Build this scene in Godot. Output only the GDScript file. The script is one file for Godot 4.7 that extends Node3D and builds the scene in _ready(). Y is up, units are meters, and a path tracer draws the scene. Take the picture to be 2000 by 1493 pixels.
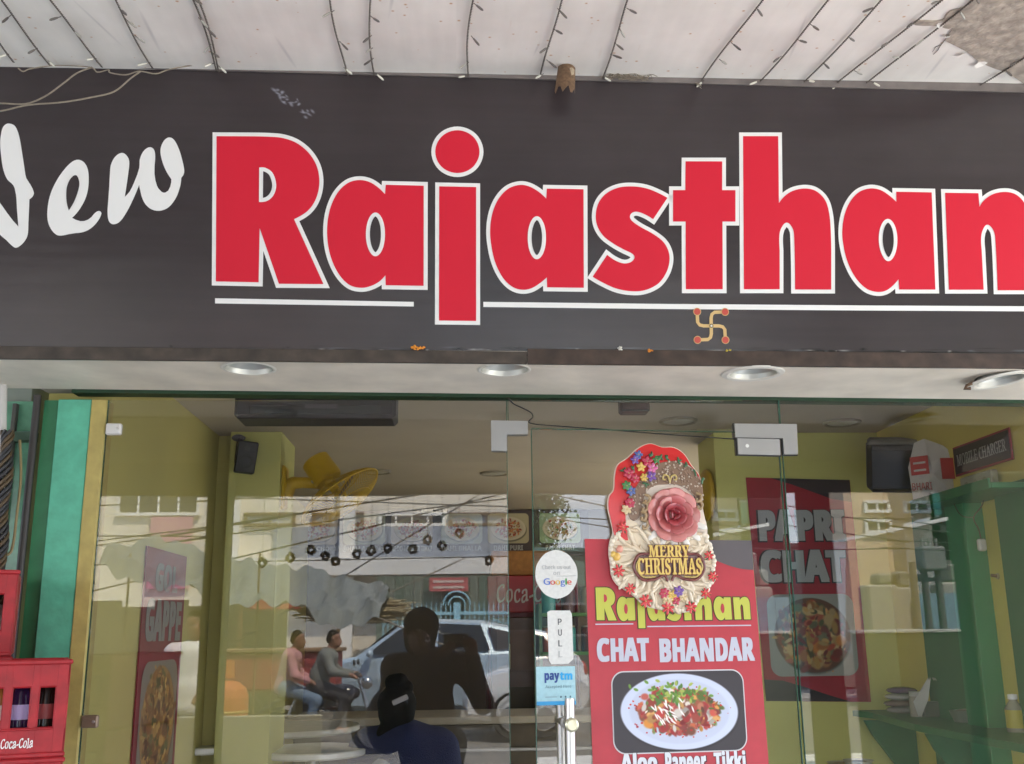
extends Node3D

# ---------------------------------------------------------------- helpers
class Shape:
	var v := PackedVector3Array()
	var n := PackedVector3Array()
	var uv := PackedVector2Array()
	var col := PackedColorArray()
	var tint := Color.WHITE
	var xf := Transform3D()

	func tri(a: Vector3, b: Vector3, c: Vector3, na: Vector3, nb: Vector3, nc: Vector3, ua := Vector2.ZERO, ub := Vector2.ZERO, uc := Vector2.ZERO) -> void:
		var g := (c - a).cross(b - a)
		if g.length_squared() < 1e-16:
			return
		var flip := g.dot(na + nb + nc) < 0.0
		for k in ([0, 2, 1] if flip else [0, 1, 2]):
			v.append(xf * [a, b, c][k])
			n.append((xf.basis * [na, nb, nc][k]).normalized())
			uv.append([ua, ub, uc][k])
			col.append(tint)

	func flat_tri(a: Vector3, b: Vector3, c: Vector3, out: Vector3) -> void:
		var g := (c - a).cross(b - a).normalized()
		if g.dot(out) < 0.0:
			g = -g
		tri(a, b, c, g, g, g)

	func quad(a: Vector3, b: Vector3, c: Vector3, d: Vector3, out: Vector3) -> void:
		var g := (c - a).cross(b - a).normalized()
		if g.dot(out) < 0.0:
			g = -g
		tri(a, b, c, g, g, g, Vector2(0, 1), Vector2(1, 1), Vector2(1, 0))
		tri(a, c, d, g, g, g, Vector2(0, 1), Vector2(1, 0), Vector2(0, 0))

	func box(c: Vector3, s: Vector3, bev := 0.0, bs := Basis()) -> Shape:
		var h := s / 2.0
		bev = minf(bev, minf(h.x, minf(h.y, h.z)) * 0.9)
		for ax in 3:
			for sg in [-1.0, 1.0]:
				var nn := Vector3.ZERO
				nn[ax] = sg
				var u := (ax + 1) % 3
				var w := (ax + 2) % 3
				var q := []
				for st in [[-1, -1], [1, -1], [1, 1], [-1, 1]]:
					var p := Vector3.ZERO
					p[ax] = sg * h[ax]
					p[u] = st[0] * (h[u] - bev)
					p[w] = st[1] * (h[w] - bev)
					q.append(c + bs * p)
				quad(q[0], q[1], q[2], q[3], bs * nn)
		if bev > 0.0:
			for ax in 3:
				var u := (ax + 1) % 3
				var w := (ax + 2) % 3
				for su in [-1.0, 1.0]:
					for sw in [-1.0, 1.0]:
						var q := []
						for st in [[-1, 0], [1, 0], [1, 1], [-1, 1]]:
							var p := Vector3.ZERO
							p[ax] = st[0] * (h[ax] - bev)
							p[u] = su * (h[u] - (bev if st[1] == 0 else 0.0))
							p[w] = sw * (h[w] - (0.0 if st[1] == 0 else bev))
							q.append(c + bs * p)
						var nn := Vector3.ZERO
						nn[u] = su
						nn[w] = sw
						quad(q[0], q[1], q[2], q[3], bs * nn)
			for sx in [-1.0, 1.0]:
				for sy in [-1.0, 1.0]:
					for sz in [-1.0, 1.0]:
						var sgn := Vector3(sx, sy, sz)
						flat_tri(c + bs * (sgn * Vector3(h.x, h.y - bev, h.z - bev)), c + bs * (sgn * Vector3(h.x - bev, h.y, h.z - bev)), c + bs * (sgn * Vector3(h.x - bev, h.y - bev, h.z)), bs * sgn)
		return self

	func tube(p: Array, r, sides := 8, caps := true) -> Shape:
		var rings := []
		var nrm := []
		var up := Vector3.UP
		for i in p.size():
			var t: Vector3 = (p[mini(i + 1, p.size() - 1)] - p[maxi(i - 1, 0)]).normalized()
			if i == 0:
				up = t.cross(Vector3.RIGHT if absf(t.x) < 0.8 else Vector3.UP).normalized()
			else:
				up = (up - t * up.dot(t)).normalized()
			var sd := t.cross(up)
			var ring := []
			var nr := []
			var rr: float = r[i] if r is Array else r
			for k in sides:
				var a := TAU * k / sides
				var d := up * cos(a) + sd * sin(a)
				ring.append(p[i] + d * rr)
				nr.append(d)
			rings.append(ring)
			nrm.append(nr)
		for i in p.size() - 1:
			for k in sides:
				var l := (k + 1) % sides
				tri(rings[i][k], rings[i + 1][k], rings[i + 1][l], nrm[i][k], nrm[i + 1][k], nrm[i + 1][l])
				tri(rings[i][k], rings[i + 1][l], rings[i][l], nrm[i][k], nrm[i + 1][l], nrm[i][l])
		if caps:
			for e in [0, p.size() - 1]:
				var o: Vector3 = (p[0] - p[1]) if e == 0 else (p[e] - p[e - 1])
				for k in range(1, sides - 1):
					flat_tri(rings[e][0], rings[e][k], rings[e][k + 1], o)
		return self

	func lathe(prof: Array, segs := 24, t := Transform3D()) -> Shape:
		# prof: Vector2(radius, height) along +y of t
		for i in prof.size() - 1:
			var a: Vector2 = prof[i]
			var b: Vector2 = prof[i + 1]
			var d := b - a
			if d.length() < 1e-6:
				continue
			var nn := Vector2(d.y, -d.x).normalized()
			for k in segs:
				var p0 := TAU * k / segs
				var p1 := TAU * (k + 1) / segs
				var q := []
				var m := []
				for e in [[a, p0], [b, p0], [b, p1], [a, p1]]:
					q.append(t * Vector3(e[0].x * cos(e[1]), e[0].y, e[0].x * sin(e[1])))
					m.append(t.basis * Vector3(nn.x * cos(e[1]), nn.y, nn.x * sin(e[1])))
				tri(q[0], q[1], q[2], m[0], m[1], m[2])
				tri(q[0], q[2], q[3], m[0], m[2], m[3])
		return self

	func flat(poly: PackedVector2Array, z := 0.0) -> Shape:
		var idx := Geometry2D.triangulate_polygon(poly)
		var lo := poly[0]
		var hi := poly[0]
		for p in poly:
			lo = lo.min(p)
			hi = hi.max(p)
		var sz := (hi - lo).max(Vector2(1e-6, 1e-6))
		for i in range(0, idx.size(), 3):
			var a := poly[idx[i]]
			var b := poly[idx[i + 1]]
			var c := poly[idx[i + 2]]
			var f := func(p): return Vector2((p.x - lo.x) / sz.x, 1.0 - (p.y - lo.y) / sz.y)
			tri(Vector3(a.x, a.y, z), Vector3(b.x, b.y, z), Vector3(c.x, c.y, z), Vector3.BACK, Vector3.BACK, Vector3.BACK, f.call(a), f.call(b), f.call(c))
		return self

	func flat_tri_fan(c: Vector3, r: float, a0: float) -> Shape:
		var p := []
		for i in 6:
			var a := a0 + TAU * i / 6
			var rr := r * (0.6 + 0.4 * absf(sin(i * 2.7 + a0)))
			p.append(c + Vector3(cos(a) * rr, -0.12 * sin(a) * rr - (0.006 if i in [1, 2] else 0.0005), sin(a) * rr))
		for i in range(1, 5):
			flat_tri(p[0], p[i], p[i + 1], Vector3.DOWN)
		return self

	func prism(poly: PackedVector2Array, z0: float, z1: float, back := false) -> Shape:
		flat(poly, z1)
		if back:
			var idx := Geometry2D.triangulate_polygon(poly)
			for i in range(0, idx.size(), 3):
				var q := []
				for k in 3:
					q.append(Vector3(poly[idx[i + k]].x, poly[idx[i + k]].y, z0))
				flat_tri(q[0], q[1], q[2], Vector3.FORWARD)
		var cw := Geometry2D.is_polygon_clockwise(poly)
		for i in poly.size():
			var a := poly[i]
			var b := poly[(i + 1) % poly.size()]
			var d := b - a
			var o := Vector3(d.y, -d.x, 0) * (-1.0 if cw else 1.0)
			quad(Vector3(a.x, a.y, z0), Vector3(b.x, b.y, z0), Vector3(b.x, b.y, z1), Vector3(a.x, a.y, z1), o)
		return self

	func blob(c: Vector3, r: Vector3, bs := Basis(), la := 8, lo := 12) -> Shape:
		for i in la:
			for k in lo:
				var q := []
				var m := []
				for e in [[i, k], [i + 1, k], [i + 1, k + 1], [i, k + 1]]:
					var th: float = PI * e[0] / la
					var ph: float = TAU * e[1] / lo
					var d := Vector3(sin(th) * cos(ph), cos(th), sin(th) * sin(ph))
					q.append(c + bs * (d * r))
					m.append((bs * (d / r)).normalized())
				tri(q[0], q[1], q[2], m[0], m[1], m[2])
				tri(q[0], q[2], q[3], m[0], m[2], m[3])
		return self

	func mesh() -> ArrayMesh:
		var arr := []
		arr.resize(Mesh.ARRAY_MAX)
		arr[Mesh.ARRAY_VERTEX] = v
		arr[Mesh.ARRAY_NORMAL] = n
		arr[Mesh.ARRAY_TEX_UV] = uv
		arr[Mesh.ARRAY_COLOR] = col
		var m := ArrayMesh.new()
		m.add_surface_from_arrays(Mesh.PRIMITIVE_TRIANGLES, arr)
		return m


var used := {}
var M := {}
var rng := RandomNumberGenerator.new()

func numbered(called: String) -> String:
	used[called] = used.get(called, -1) + 1
	return called if used[called] == 0 else "%s_%03d" % [called, used[called]]

func tag(o: Node3D, label: String, category: String, group := "") -> Node3D:
	o.set_meta("label", label)
	o.set_meta("category", category)
	if group:
		o.set_meta("group", group)
	return o

func thing(called: String, label: String, category: String, at := Vector3.ZERO, turn := 0.0, group := "") -> Node3D:
	var o := Node3D.new()
	o.name = numbered(called)
	add_child(o)
	o.position = at
	o.rotation.y = turn
	return tag(o, label, category, group)

func obj(called: String, s, m: Material, parent: Node3D = null) -> MeshInstance3D:
	var o := MeshInstance3D.new()
	o.mesh = s.mesh() if s is Shape else s
	o.material_override = m
	if parent == null:
		o.name = numbered(called)
		add_child(o)
	else:
		var k := 0
		var want := called
		while parent.has_node(NodePath(want)):
			k += 1
			want = "%s_%03d" % [called, k]
		o.name = want
		parent.add_child(o, true)
	return o

func struct(called: String, s, m: Material) -> MeshInstance3D:
	var o := obj(called, s, m)
	o.set_meta("kind", "structure")
	return o

func stuff(o: Node3D) -> Node3D:
	o.set_meta("kind", "stuff")
	return o

func lin(r: float, g: float, b: float) -> Color:
	return Color(r, g, b).linear_to_srgb()

func mat(r: float, g: float, b: float, rough := 0.6, metal := 0.0) -> StandardMaterial3D:
	var m := StandardMaterial3D.new()
	m.albedo_color = lin(r, g, b)
	m.roughness = rough
	m.metallic = metal
	return m

func noise_tex(freq: float, lo: Color, hi: Color, size := 512, seed_ := 1, oct := 4) -> NoiseTexture2D:
	var f := FastNoiseLite.new()
	f.seed = seed_
	f.noise_type = FastNoiseLite.TYPE_SIMPLEX_SMOOTH
	f.frequency = freq
	f.fractal_octaves = oct
	var t := NoiseTexture2D.new()
	t.width = size
	t.height = size
	t.seamless = true
	t.noise = f
	var g := Gradient.new()
	g.set_color(0, lo)
	g.set_color(1, hi)
	t.color_ramp = g
	return t

var noises := {}

# a material whose colour wavers a little, laid on in world space
func worn(r: float, g: float, b: float, rough := 0.7, amount := 0.15, scale := 0.5, freq := 0.01, bump := 0.0) -> StandardMaterial3D:
	var m := mat(minf(1, r * (1 + amount)), minf(1, g * (1 + amount)), minf(1, b * (1 + amount)), rough)
	var am := snappedf(amount, 0.05) if amount > 0.12 else 0.08
	var fq := 0.006 if freq < 0.008 else (0.012 if freq < 0.016 else (0.022 if freq < 0.027 else 0.045))
	var key := "%.2f %.3f" % [am, fq]
	if not noises.has(key):
		var v := (1.0 - am) / (1.0 + am)
		noises[key] = noise_tex(fq, lin(v, v, v), Color.WHITE, 512, noises.size() + 3, 5)
	m.albedo_texture = noises[key]
	m.uv1_triplanar = true
	m.uv1_world_triplanar = true
	m.uv1_scale = Vector3.ONE * scale
	if bump > 0.0:
		if not noises.has("bump"):
			noises["bump"] = noise_tex(0.06, Color.BLACK, Color.WHITE, 512, 9)
		m.heightmap_enabled = true
		m.heightmap_scale = bump
		m.heightmap_texture = noises["bump"]
	return m

# points given as x, y, corner(0/1) in tenths of a millimetre: smooth runs between the corners
func curve(a: Array, sub := 6) -> PackedVector2Array:
	var p := []
	var c := []
	for i in range(0, a.size(), 3):
		p.append(Vector2(a[i], a[i + 1]) * 1e-4)
		c.append(a[i + 2] == 1)
	var out := PackedVector2Array()
	var m := p.size()
	for i in m:
		var j := (i + 1) % m
		var h := (i + m - 1) % m
		var k := (j + 1) % m
		if c[i] and c[j]:
			out.append(p[i])
			continue
		var l: float = p[i].distance_to(p[j])
		var t0: Vector2 = Vector2.ZERO if c[i] else (p[j] - p[h]).normalized() * l
		var t1: Vector2 = Vector2.ZERO if c[j] else (p[k] - p[i]).normalized() * l
		if c[i]:
			t0 = 1.5 * (p[j] - p[i]) - 0.5 * t1
		if c[j]:
			t1 = 1.5 * (p[j] - p[i]) - 0.5 * t0
		for s in sub:
			var t := float(s) / sub
			var t2 := t * t
			var t3 := t2 * t
			out.append(p[i] * (2 * t3 - 3 * t2 + 1) + t0 * (t3 - 2 * t2 + t) + p[j] * (-2 * t3 + 3 * t2) + t1 * (t3 - t2))
	return out

func offset(poly: PackedVector2Array, d: float, join := Geometry2D.JOIN_MITER) -> PackedVector2Array:
	var s := PackedVector2Array()
	for p in poly:
		s.append(p * 100.0)
	var r := Geometry2D.offset_polygon(s, d * 100.0, join)
	var best := PackedVector2Array()
	for q in r:
		if q.size() > best.size():
			best = q
	var o := PackedVector2Array()
	for p in best:
		o.append(p / 100.0)
	return o

func scaled(poly: PackedVector2Array, s: Vector2, at: Vector2) -> PackedVector2Array:
	var o := PackedVector2Array()
	for p in poly:
		o.append(p * s + at)
	return o

func round_rect(c: Vector2, s: Vector2, r: float, k := 6) -> PackedVector2Array:
	var o := PackedVector2Array()
	for q in 4:
		var cc := c + Vector2([1, -1, -1, 1][q] * (s.x / 2 - r), [1, 1, -1, -1][q] * (s.y / 2 - r))
		for i in k + 1:
			var a := PI / 2 * (q + float(i) / k)
			o.append(cc + Vector2(cos(a), sin(a)) * r)
	return o

func ellipse(c: Vector2, r: Vector2, k := 32, rot := 0.0) -> PackedVector2Array:
	var o := PackedVector2Array()
	for i in k:
		o.append(c + Vector2(cos(TAU * i / k) * r.x, sin(TAU * i / k) * r.y).rotated(rot))
	return o

func star(c: Vector2, r0: float, r1: float, k := 6, rot := 0.0) -> PackedVector2Array:
	var o := PackedVector2Array()
	for i in k * 2:
		o.append(c + Vector2.from_angle(rot + PI * i / k) * (r0 if i % 2 == 0 else r1))
	return o

func font(bold := true, fat := 0.0, serif := false, slant := 0.0) -> Dictionary:
	var f := SystemFont.new()
	f.font_names = PackedStringArray(["Droid Serif" if serif else "Droid Sans"])
	f.font_weight = 700 if bold else 400
	var v: Font = f
	if slant != 0.0:
		v = FontVariation.new()
		v.base_font = f
		v.variation_transform = Transform2D(Vector2(1, 0), Vector2(slant, 1), Vector2.ZERO)
	return {"font": v, "fat": fat}

# lettering fitted to a box: centre, width and height of the written characters
func words(called: String, s: String, c: Vector3, w: float, h: float, m: Material, parent: Node3D, f: Dictionary, depth := 0.0006) -> MeshInstance3D:
	var t := TextMesh.new()
	t.text = s
	t.font = f.font
	t.font_size = 64
	t.pixel_size = 0.01
	t.depth = 0.01
	t.curve_step = 1.0
	var bb := t.get_aabb()
	var fat: float = f.fat * 0.034
	var st := SurfaceTool.new()
	st.begin(Mesh.PRIMITIVE_TRIANGLES)
	var shifts := [Vector3.ZERO] if fat == 0.0 else [Vector3(-fat, -fat * 0.6, 0), Vector3(fat, -fat * 0.6, 0.001), Vector3(-fat, fat * 0.6, 0.002), Vector3(fat, fat * 0.6, 0.003)]
	var sc := Vector3(w / (bb.size.x + 2 * fat), h / (bb.size.y + 1.2 * fat), depth / 0.01)
	for d in shifts:
		st.append_from(t, 0, Transform3D(Basis.from_scale(sc), (d - bb.position - bb.size / 2) * sc))
	var o := obj(called, st.commit(), m, parent)
	o.position = c
	return o

# smooth bodies: bones [from, to, radius, radius], joined by a smooth minimum, meshed as surface nets
func body(bones: Array, cell := 0.02, k := 0.04) -> Shape:
	var lo := Vector3.INF
	var hi := -Vector3.INF
	for b in bones:
		for e in 2:
			var rr: float = b[2 + e] + cell * 2
			lo = lo.min(b[e] - Vector3.ONE * rr)
			hi = hi.max(b[e] + Vector3.ONE * rr)
	var d := Vector3i(((hi - lo) / cell).ceil()) + Vector3i.ONE
	var f := PackedFloat32Array()
	f.resize(d.x * d.y * d.z)
	f.fill(1.0)
	for b in bones:
		var pa: Vector3 = b[0]
		var ba: Vector3 = b[1] - b[0]
		var bb := maxf(ba.length_squared(), 1e-9)
		var mr: float = maxf(b[2], b[3]) + k + cell * 2
		var l := Vector3i(((pa.min(b[1]) - Vector3.ONE * mr - lo) / cell).floor()).clamp(Vector3i.ZERO, d - Vector3i.ONE)
		var u := Vector3i(((pa.max(b[1]) + Vector3.ONE * mr - lo) / cell).ceil()).clamp(Vector3i.ZERO, d - Vector3i.ONE)
		for z in range(l.z, u.z + 1):
			for y in range(l.y, u.y + 1):
				var row := (z * d.y + y) * d.x
				for x in range(l.x, u.x + 1):
					var q := lo + Vector3(x, y, z) * cell - pa
					var t := clampf(q.dot(ba) / bb, 0, 1)
					var ds: float = (q - ba * t).length() - lerpf(b[2], b[3], t)
					var o := f[row + x]
					var h := maxf(k - absf(o - ds), 0.0) / k
					f[row + x] = minf(o, ds) - h * h * k * 0.25
	var id := PackedInt32Array()
	id.resize(f.size())
	id.fill(-1)
	var pts := PackedVector3Array()
	var nn := PackedVector3Array()
	var st := [1, d.x, d.x * d.y]
	for z in d.z - 1:
		for y in d.y - 1:
			for x in d.x - 1:
				var i := (z * d.y + y) * d.x + x
				var neg := 0
				var val := []
				for c in 8:
					var w := f[i + (c & 1) + (st[1] if c & 2 else 0) + (st[2] if c & 4 else 0)]
					val.append(w)
					if w < 0:
						neg += 1
				if neg == 0 or neg == 8:
					continue
				var acc := Vector3.ZERO
				var cnt := 0
				for e in [[0, 1], [2, 3], [4, 5], [6, 7], [0, 2], [1, 3], [4, 6], [5, 7], [0, 4], [1, 5], [2, 6], [3, 7]]:
					var a: float = val[e[0]]
					var c: float = val[e[1]]
					if (a < 0) != (c < 0):
						var t := a / (a - c)
						var p0 := Vector3(e[0] & 1, (e[0] >> 1) & 1, e[0] >> 2)
						var p1 := Vector3(e[1] & 1, (e[1] >> 1) & 1, e[1] >> 2)
						acc += p0.lerp(p1, t)
						cnt += 1
				id[i] = pts.size()
				pts.append(lo + (Vector3(x, y, z) + acc / cnt) * cell)
				nn.append(Vector3(val[1] + val[3] + val[5] + val[7] - val[0] - val[2] - val[4] - val[6], val[2] + val[3] + val[6] + val[7] - val[0] - val[1] - val[4] - val[5], val[4] + val[5] + val[6] + val[7] - val[0] - val[1] - val[2] - val[3]).normalized())
	var s := Shape.new()
	for z in range(1, d.z - 1):
		for y in range(1, d.y - 1):
			for x in range(1, d.x - 1):
				var i := (z * d.y + y) * d.x + x
				for ax in 3:
					if (f[i] < 0) == (f[i + st[ax]] < 0):
						continue
					var a: int = st[(ax + 1) % 3]
					var c: int = st[(ax + 2) % 3]
					var q := [id[i], id[i - a], id[i - a - c], id[i - c]]
					if q.min() < 0:
						continue
					s.tri(pts[q[0]], pts[q[1]], pts[q[2]], nn[q[0]], nn[q[1]], nn[q[2]])
					s.tri(pts[q[0]], pts[q[2]], pts[q[3]], nn[q[0]], nn[q[2]], nn[q[3]])
	return s

func grown(bones: Array, by: float) -> Array:
	var o := []
	for b in bones:
		o.append([b[0], b[1], b[2] + by, b[3] + by])
	return o

func arc(pts: Array, sub := 8) -> Array:
	var c := Curve3D.new()
	for i in pts.size():
		var t: Vector3 = (pts[mini(i + 1, pts.size() - 1)] - pts[maxi(i - 1, 0)]) / 6.0
		c.add_point(pts[i], -t, t)
	var o := []
	for i in pts.size() - 1:
		for s in sub:
			o.append(c.sample(i, float(s) / sub))
	o.append(pts[-1])
	return o

# a printed picture: paint drops of colour into an image
func paint(im: Image, c: Vector2, r: Vector2, rot: float, k: Color, soft := 0.15) -> void:
	var R := maxf(r.x, r.y)
	for y in range(maxi(0, int(c.y - R)), mini(im.get_height(), int(c.y + R) + 1)):
		for x in range(maxi(0, int(c.x - R)), mini(im.get_width(), int(c.x + R) + 1)):
			var q := (Vector2(x, y) - c).rotated(-rot) / r
			var l := q.length()
			if l < 1.0:
				var a := clampf((1.0 - l) / soft, 0, 1)
				im.set_pixel(x, y, im.get_pixel(x, y).lerp(k, a))

func picture(im: Image, rough := 0.5) -> StandardMaterial3D:
	var m := mat(1, 1, 1, rough)
	m.albedo_texture = ImageTexture.create_from_image(im)
	m.texture_repeat = false
	return m

func food(w: int, h: int, bg: Color, plate: Color, prad: Vector2, heap: Vector2, cols: Array, count: int, sd: int, bits := 0, big := 1.0) -> Image:
	var r := RandomNumberGenerator.new()
	r.seed = sd
	var im := Image.create(w, h, false, Image.FORMAT_RGB8)
	im.fill(bg)
	var c := Vector2(w, h) / 2
	paint(im, c + Vector2(2, 4), prad * 1.02, 0.03, bg.darkened(0.4), 0.06)
	paint(im, c, prad, 0.03, plate, 0.03)
	paint(im, c, prad * 0.86, 0.03, plate.darkened(0.05), 0.05)
	for i in count:
		var a := r.randf() * TAU
		var d := sqrt(r.randf()) * (1.0 if r.randf() < 0.9 else 1.15)
		var p := c + Vector2(cos(a) * heap.x, sin(a) * heap.y) * d
		var k: Color = cols[r.randi() % cols.size()]
		var sz := r.randf_range(0.012, 0.05) * w * big
		paint(im, p, Vector2(sz, sz * r.randf_range(0.3, 0.9)), r.randf() * PI, k.lightened(r.randf() * 0.25).darkened(r.randf() * 0.35), 0.4)
	for i in bits:
		var a := r.randf() * TAU
		var d := r.randf_range(0.9, 1.35)
		var sz := r.randf_range(0.003, 0.012) * w
		paint(im, c + Vector2(cos(a) * heap.x, sin(a) * heap.y) * d, Vector2(sz, sz * 0.8), 0, cols[r.randi() % 3], 0.4)
	return im


func _ready() -> void:
	rng.seed = 7
	# ---------------------------------------------------------------- camera, sky, sun, exposure
	var cam := Camera3D.new()
	cam.name = "camera"
	cam.fov = 40.88
	cam.near = 0.02
	cam.far = 400.0
	cam.position = Vector3(0, 1.55, 3.2)
	cam.rotation_degrees = Vector3(13.669, -3.219, -0.695)
	add_child(cam)
	cam.current = true
	var env := Environment.new()
	env.background_mode = Environment.BG_SKY
	env.tonemap_mode = Environment.TONE_MAPPER_LINEAR
	env.tonemap_exposure = 4.5
	env.sdfgi_enabled = true
	env.ssao_enabled = true
	env.ssil_enabled = true
	var sm := ProceduralSkyMaterial.new()
	sm.sky_top_color = lin(0.34, 0.48, 0.72)
	sm.sky_horizon_color = lin(0.78, 0.82, 0.86)
	sm.ground_horizon_color = lin(0.5, 0.48, 0.45)
	sm.ground_bottom_color = lin(0.25, 0.24, 0.22)
	sm.sky_curve = 0.2
	env.sky = Sky.new()
	env.sky.sky_material = sm
	env.background_energy_multiplier = 1.7
	var we := WorldEnvironment.new()
	we.name = "world_environment"
	we.environment = env
	add_child(we)
	var sun := DirectionalLight3D.new()
	sun.name = "sun"
	sun.light_energy = 1.6
	sun.light_color = Color(1.0, 0.95, 0.86)
	sun.light_angular_distance = 0.5
	sun.shadow_enabled = true
	add_child(sun)
	sun.look_at_from_position(Vector3.ZERO, Vector3(-0.3, -0.85, 0.43), Vector3.UP)

	make_materials()
	build_ground()
	build_shop_shell()
	build_sign()
	build_canopy_details()
	build_left_side()
	build_glass_front()
	build_door_things()
	build_interior()
	build_street()

func make_materials() -> void:
	M.white = mat(0.8, 0.79, 0.77, 0.5)
	M.red = mat(0.62, 0.012, 0.034, 0.5)
	M["red"].metallic_specular = 0.35
	M.steel = mat(0.55, 0.55, 0.55, 0.28, 1.0)
	M.brushed = mat(0.42, 0.41, 0.4, 0.42, 0.9)
	M.black = mat(0.02, 0.02, 0.022, 0.45)
	M.dark_wire = worn(0.11, 0.09, 0.075, 0.7, 0.4, 3.0, 0.05)
	M.rope = worn(0.3, 0.25, 0.19, 0.9, 0.3, 3.0, 0.05)
	M.yellow_wall = worn(0.5, 0.44, 0.14, 0.6, 0.07, 0.4, 0.006)
	M.inner_ceiling = worn(0.52, 0.45, 0.36, 0.8, 0.06, 0.4, 0.006)
	M.green_dark = worn(0.022, 0.14, 0.05, 0.5, 0.12, 0.6, 0.01)
	M.teal = worn(0.1, 0.44, 0.29, 0.55, 0.15, 1.3, 0.022, 0.05)
	M.mustard = worn(0.42, 0.33, 0.1, 0.6, 0.2, 1.3, 0.022, 0.05)
	var g := StandardMaterial3D.new()
	g.albedo_color = Color(0.12, 0.13, 0.11, 0.07)
	g.transparency = BaseMaterial3D.TRANSPARENCY_ALPHA
	g.roughness = 0.0
	M.glass = g
	M.glass_edge = mat(0.03, 0.1, 0.07, 0.15)
	M.asphalt = worn(0.075, 0.073, 0.07, 0.9, 0.25, 0.25, 0.02, 0.4)
	M.paving = worn(0.38, 0.36, 0.33, 0.85, 0.15, 0.3, 0.02, 0.2)
	M.skin = mat(0.25, 0.12, 0.075, 0.5)
	M.hair = mat(0.008, 0.007, 0.006, 0.7)
	M["hair"].metallic_specular = 0.2
	M.tyre = mat(0.02, 0.02, 0.02, 0.8)

func build_ground() -> void:
	struct("ground", Shape.new().box(Vector3(0, -0.15, 40), Vector3(400, 0.1, 400)), M.asphalt)
	struct("pavement", Shape.new().box(Vector3(0, -0.05, 2.6), Vector3(60, 0.1, 5.2), 0.01), M.paving)
	struct("forecourt", Shape.new().box(Vector3(5.4, -0.043, 5.2), Vector3(7.0, 0.1, 10.0), 0.01), worn(0.8, 0.77, 0.72, 0.5, 0.1, 0.4, 0.02))
	struct("road", Shape.new().box(Vector3(0, -0.096, 13.0), Vector3(200, 0.012, 15.0)), worn(0.2, 0.185, 0.165, 0.9, 0.2, 0.2, 0.02, 0.3))
	struct("pavement_far", Shape.new().box(Vector3(0, -0.04, 22.0), Vector3(200, 0.12, 3.0), 0.01), M.paving)

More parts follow.
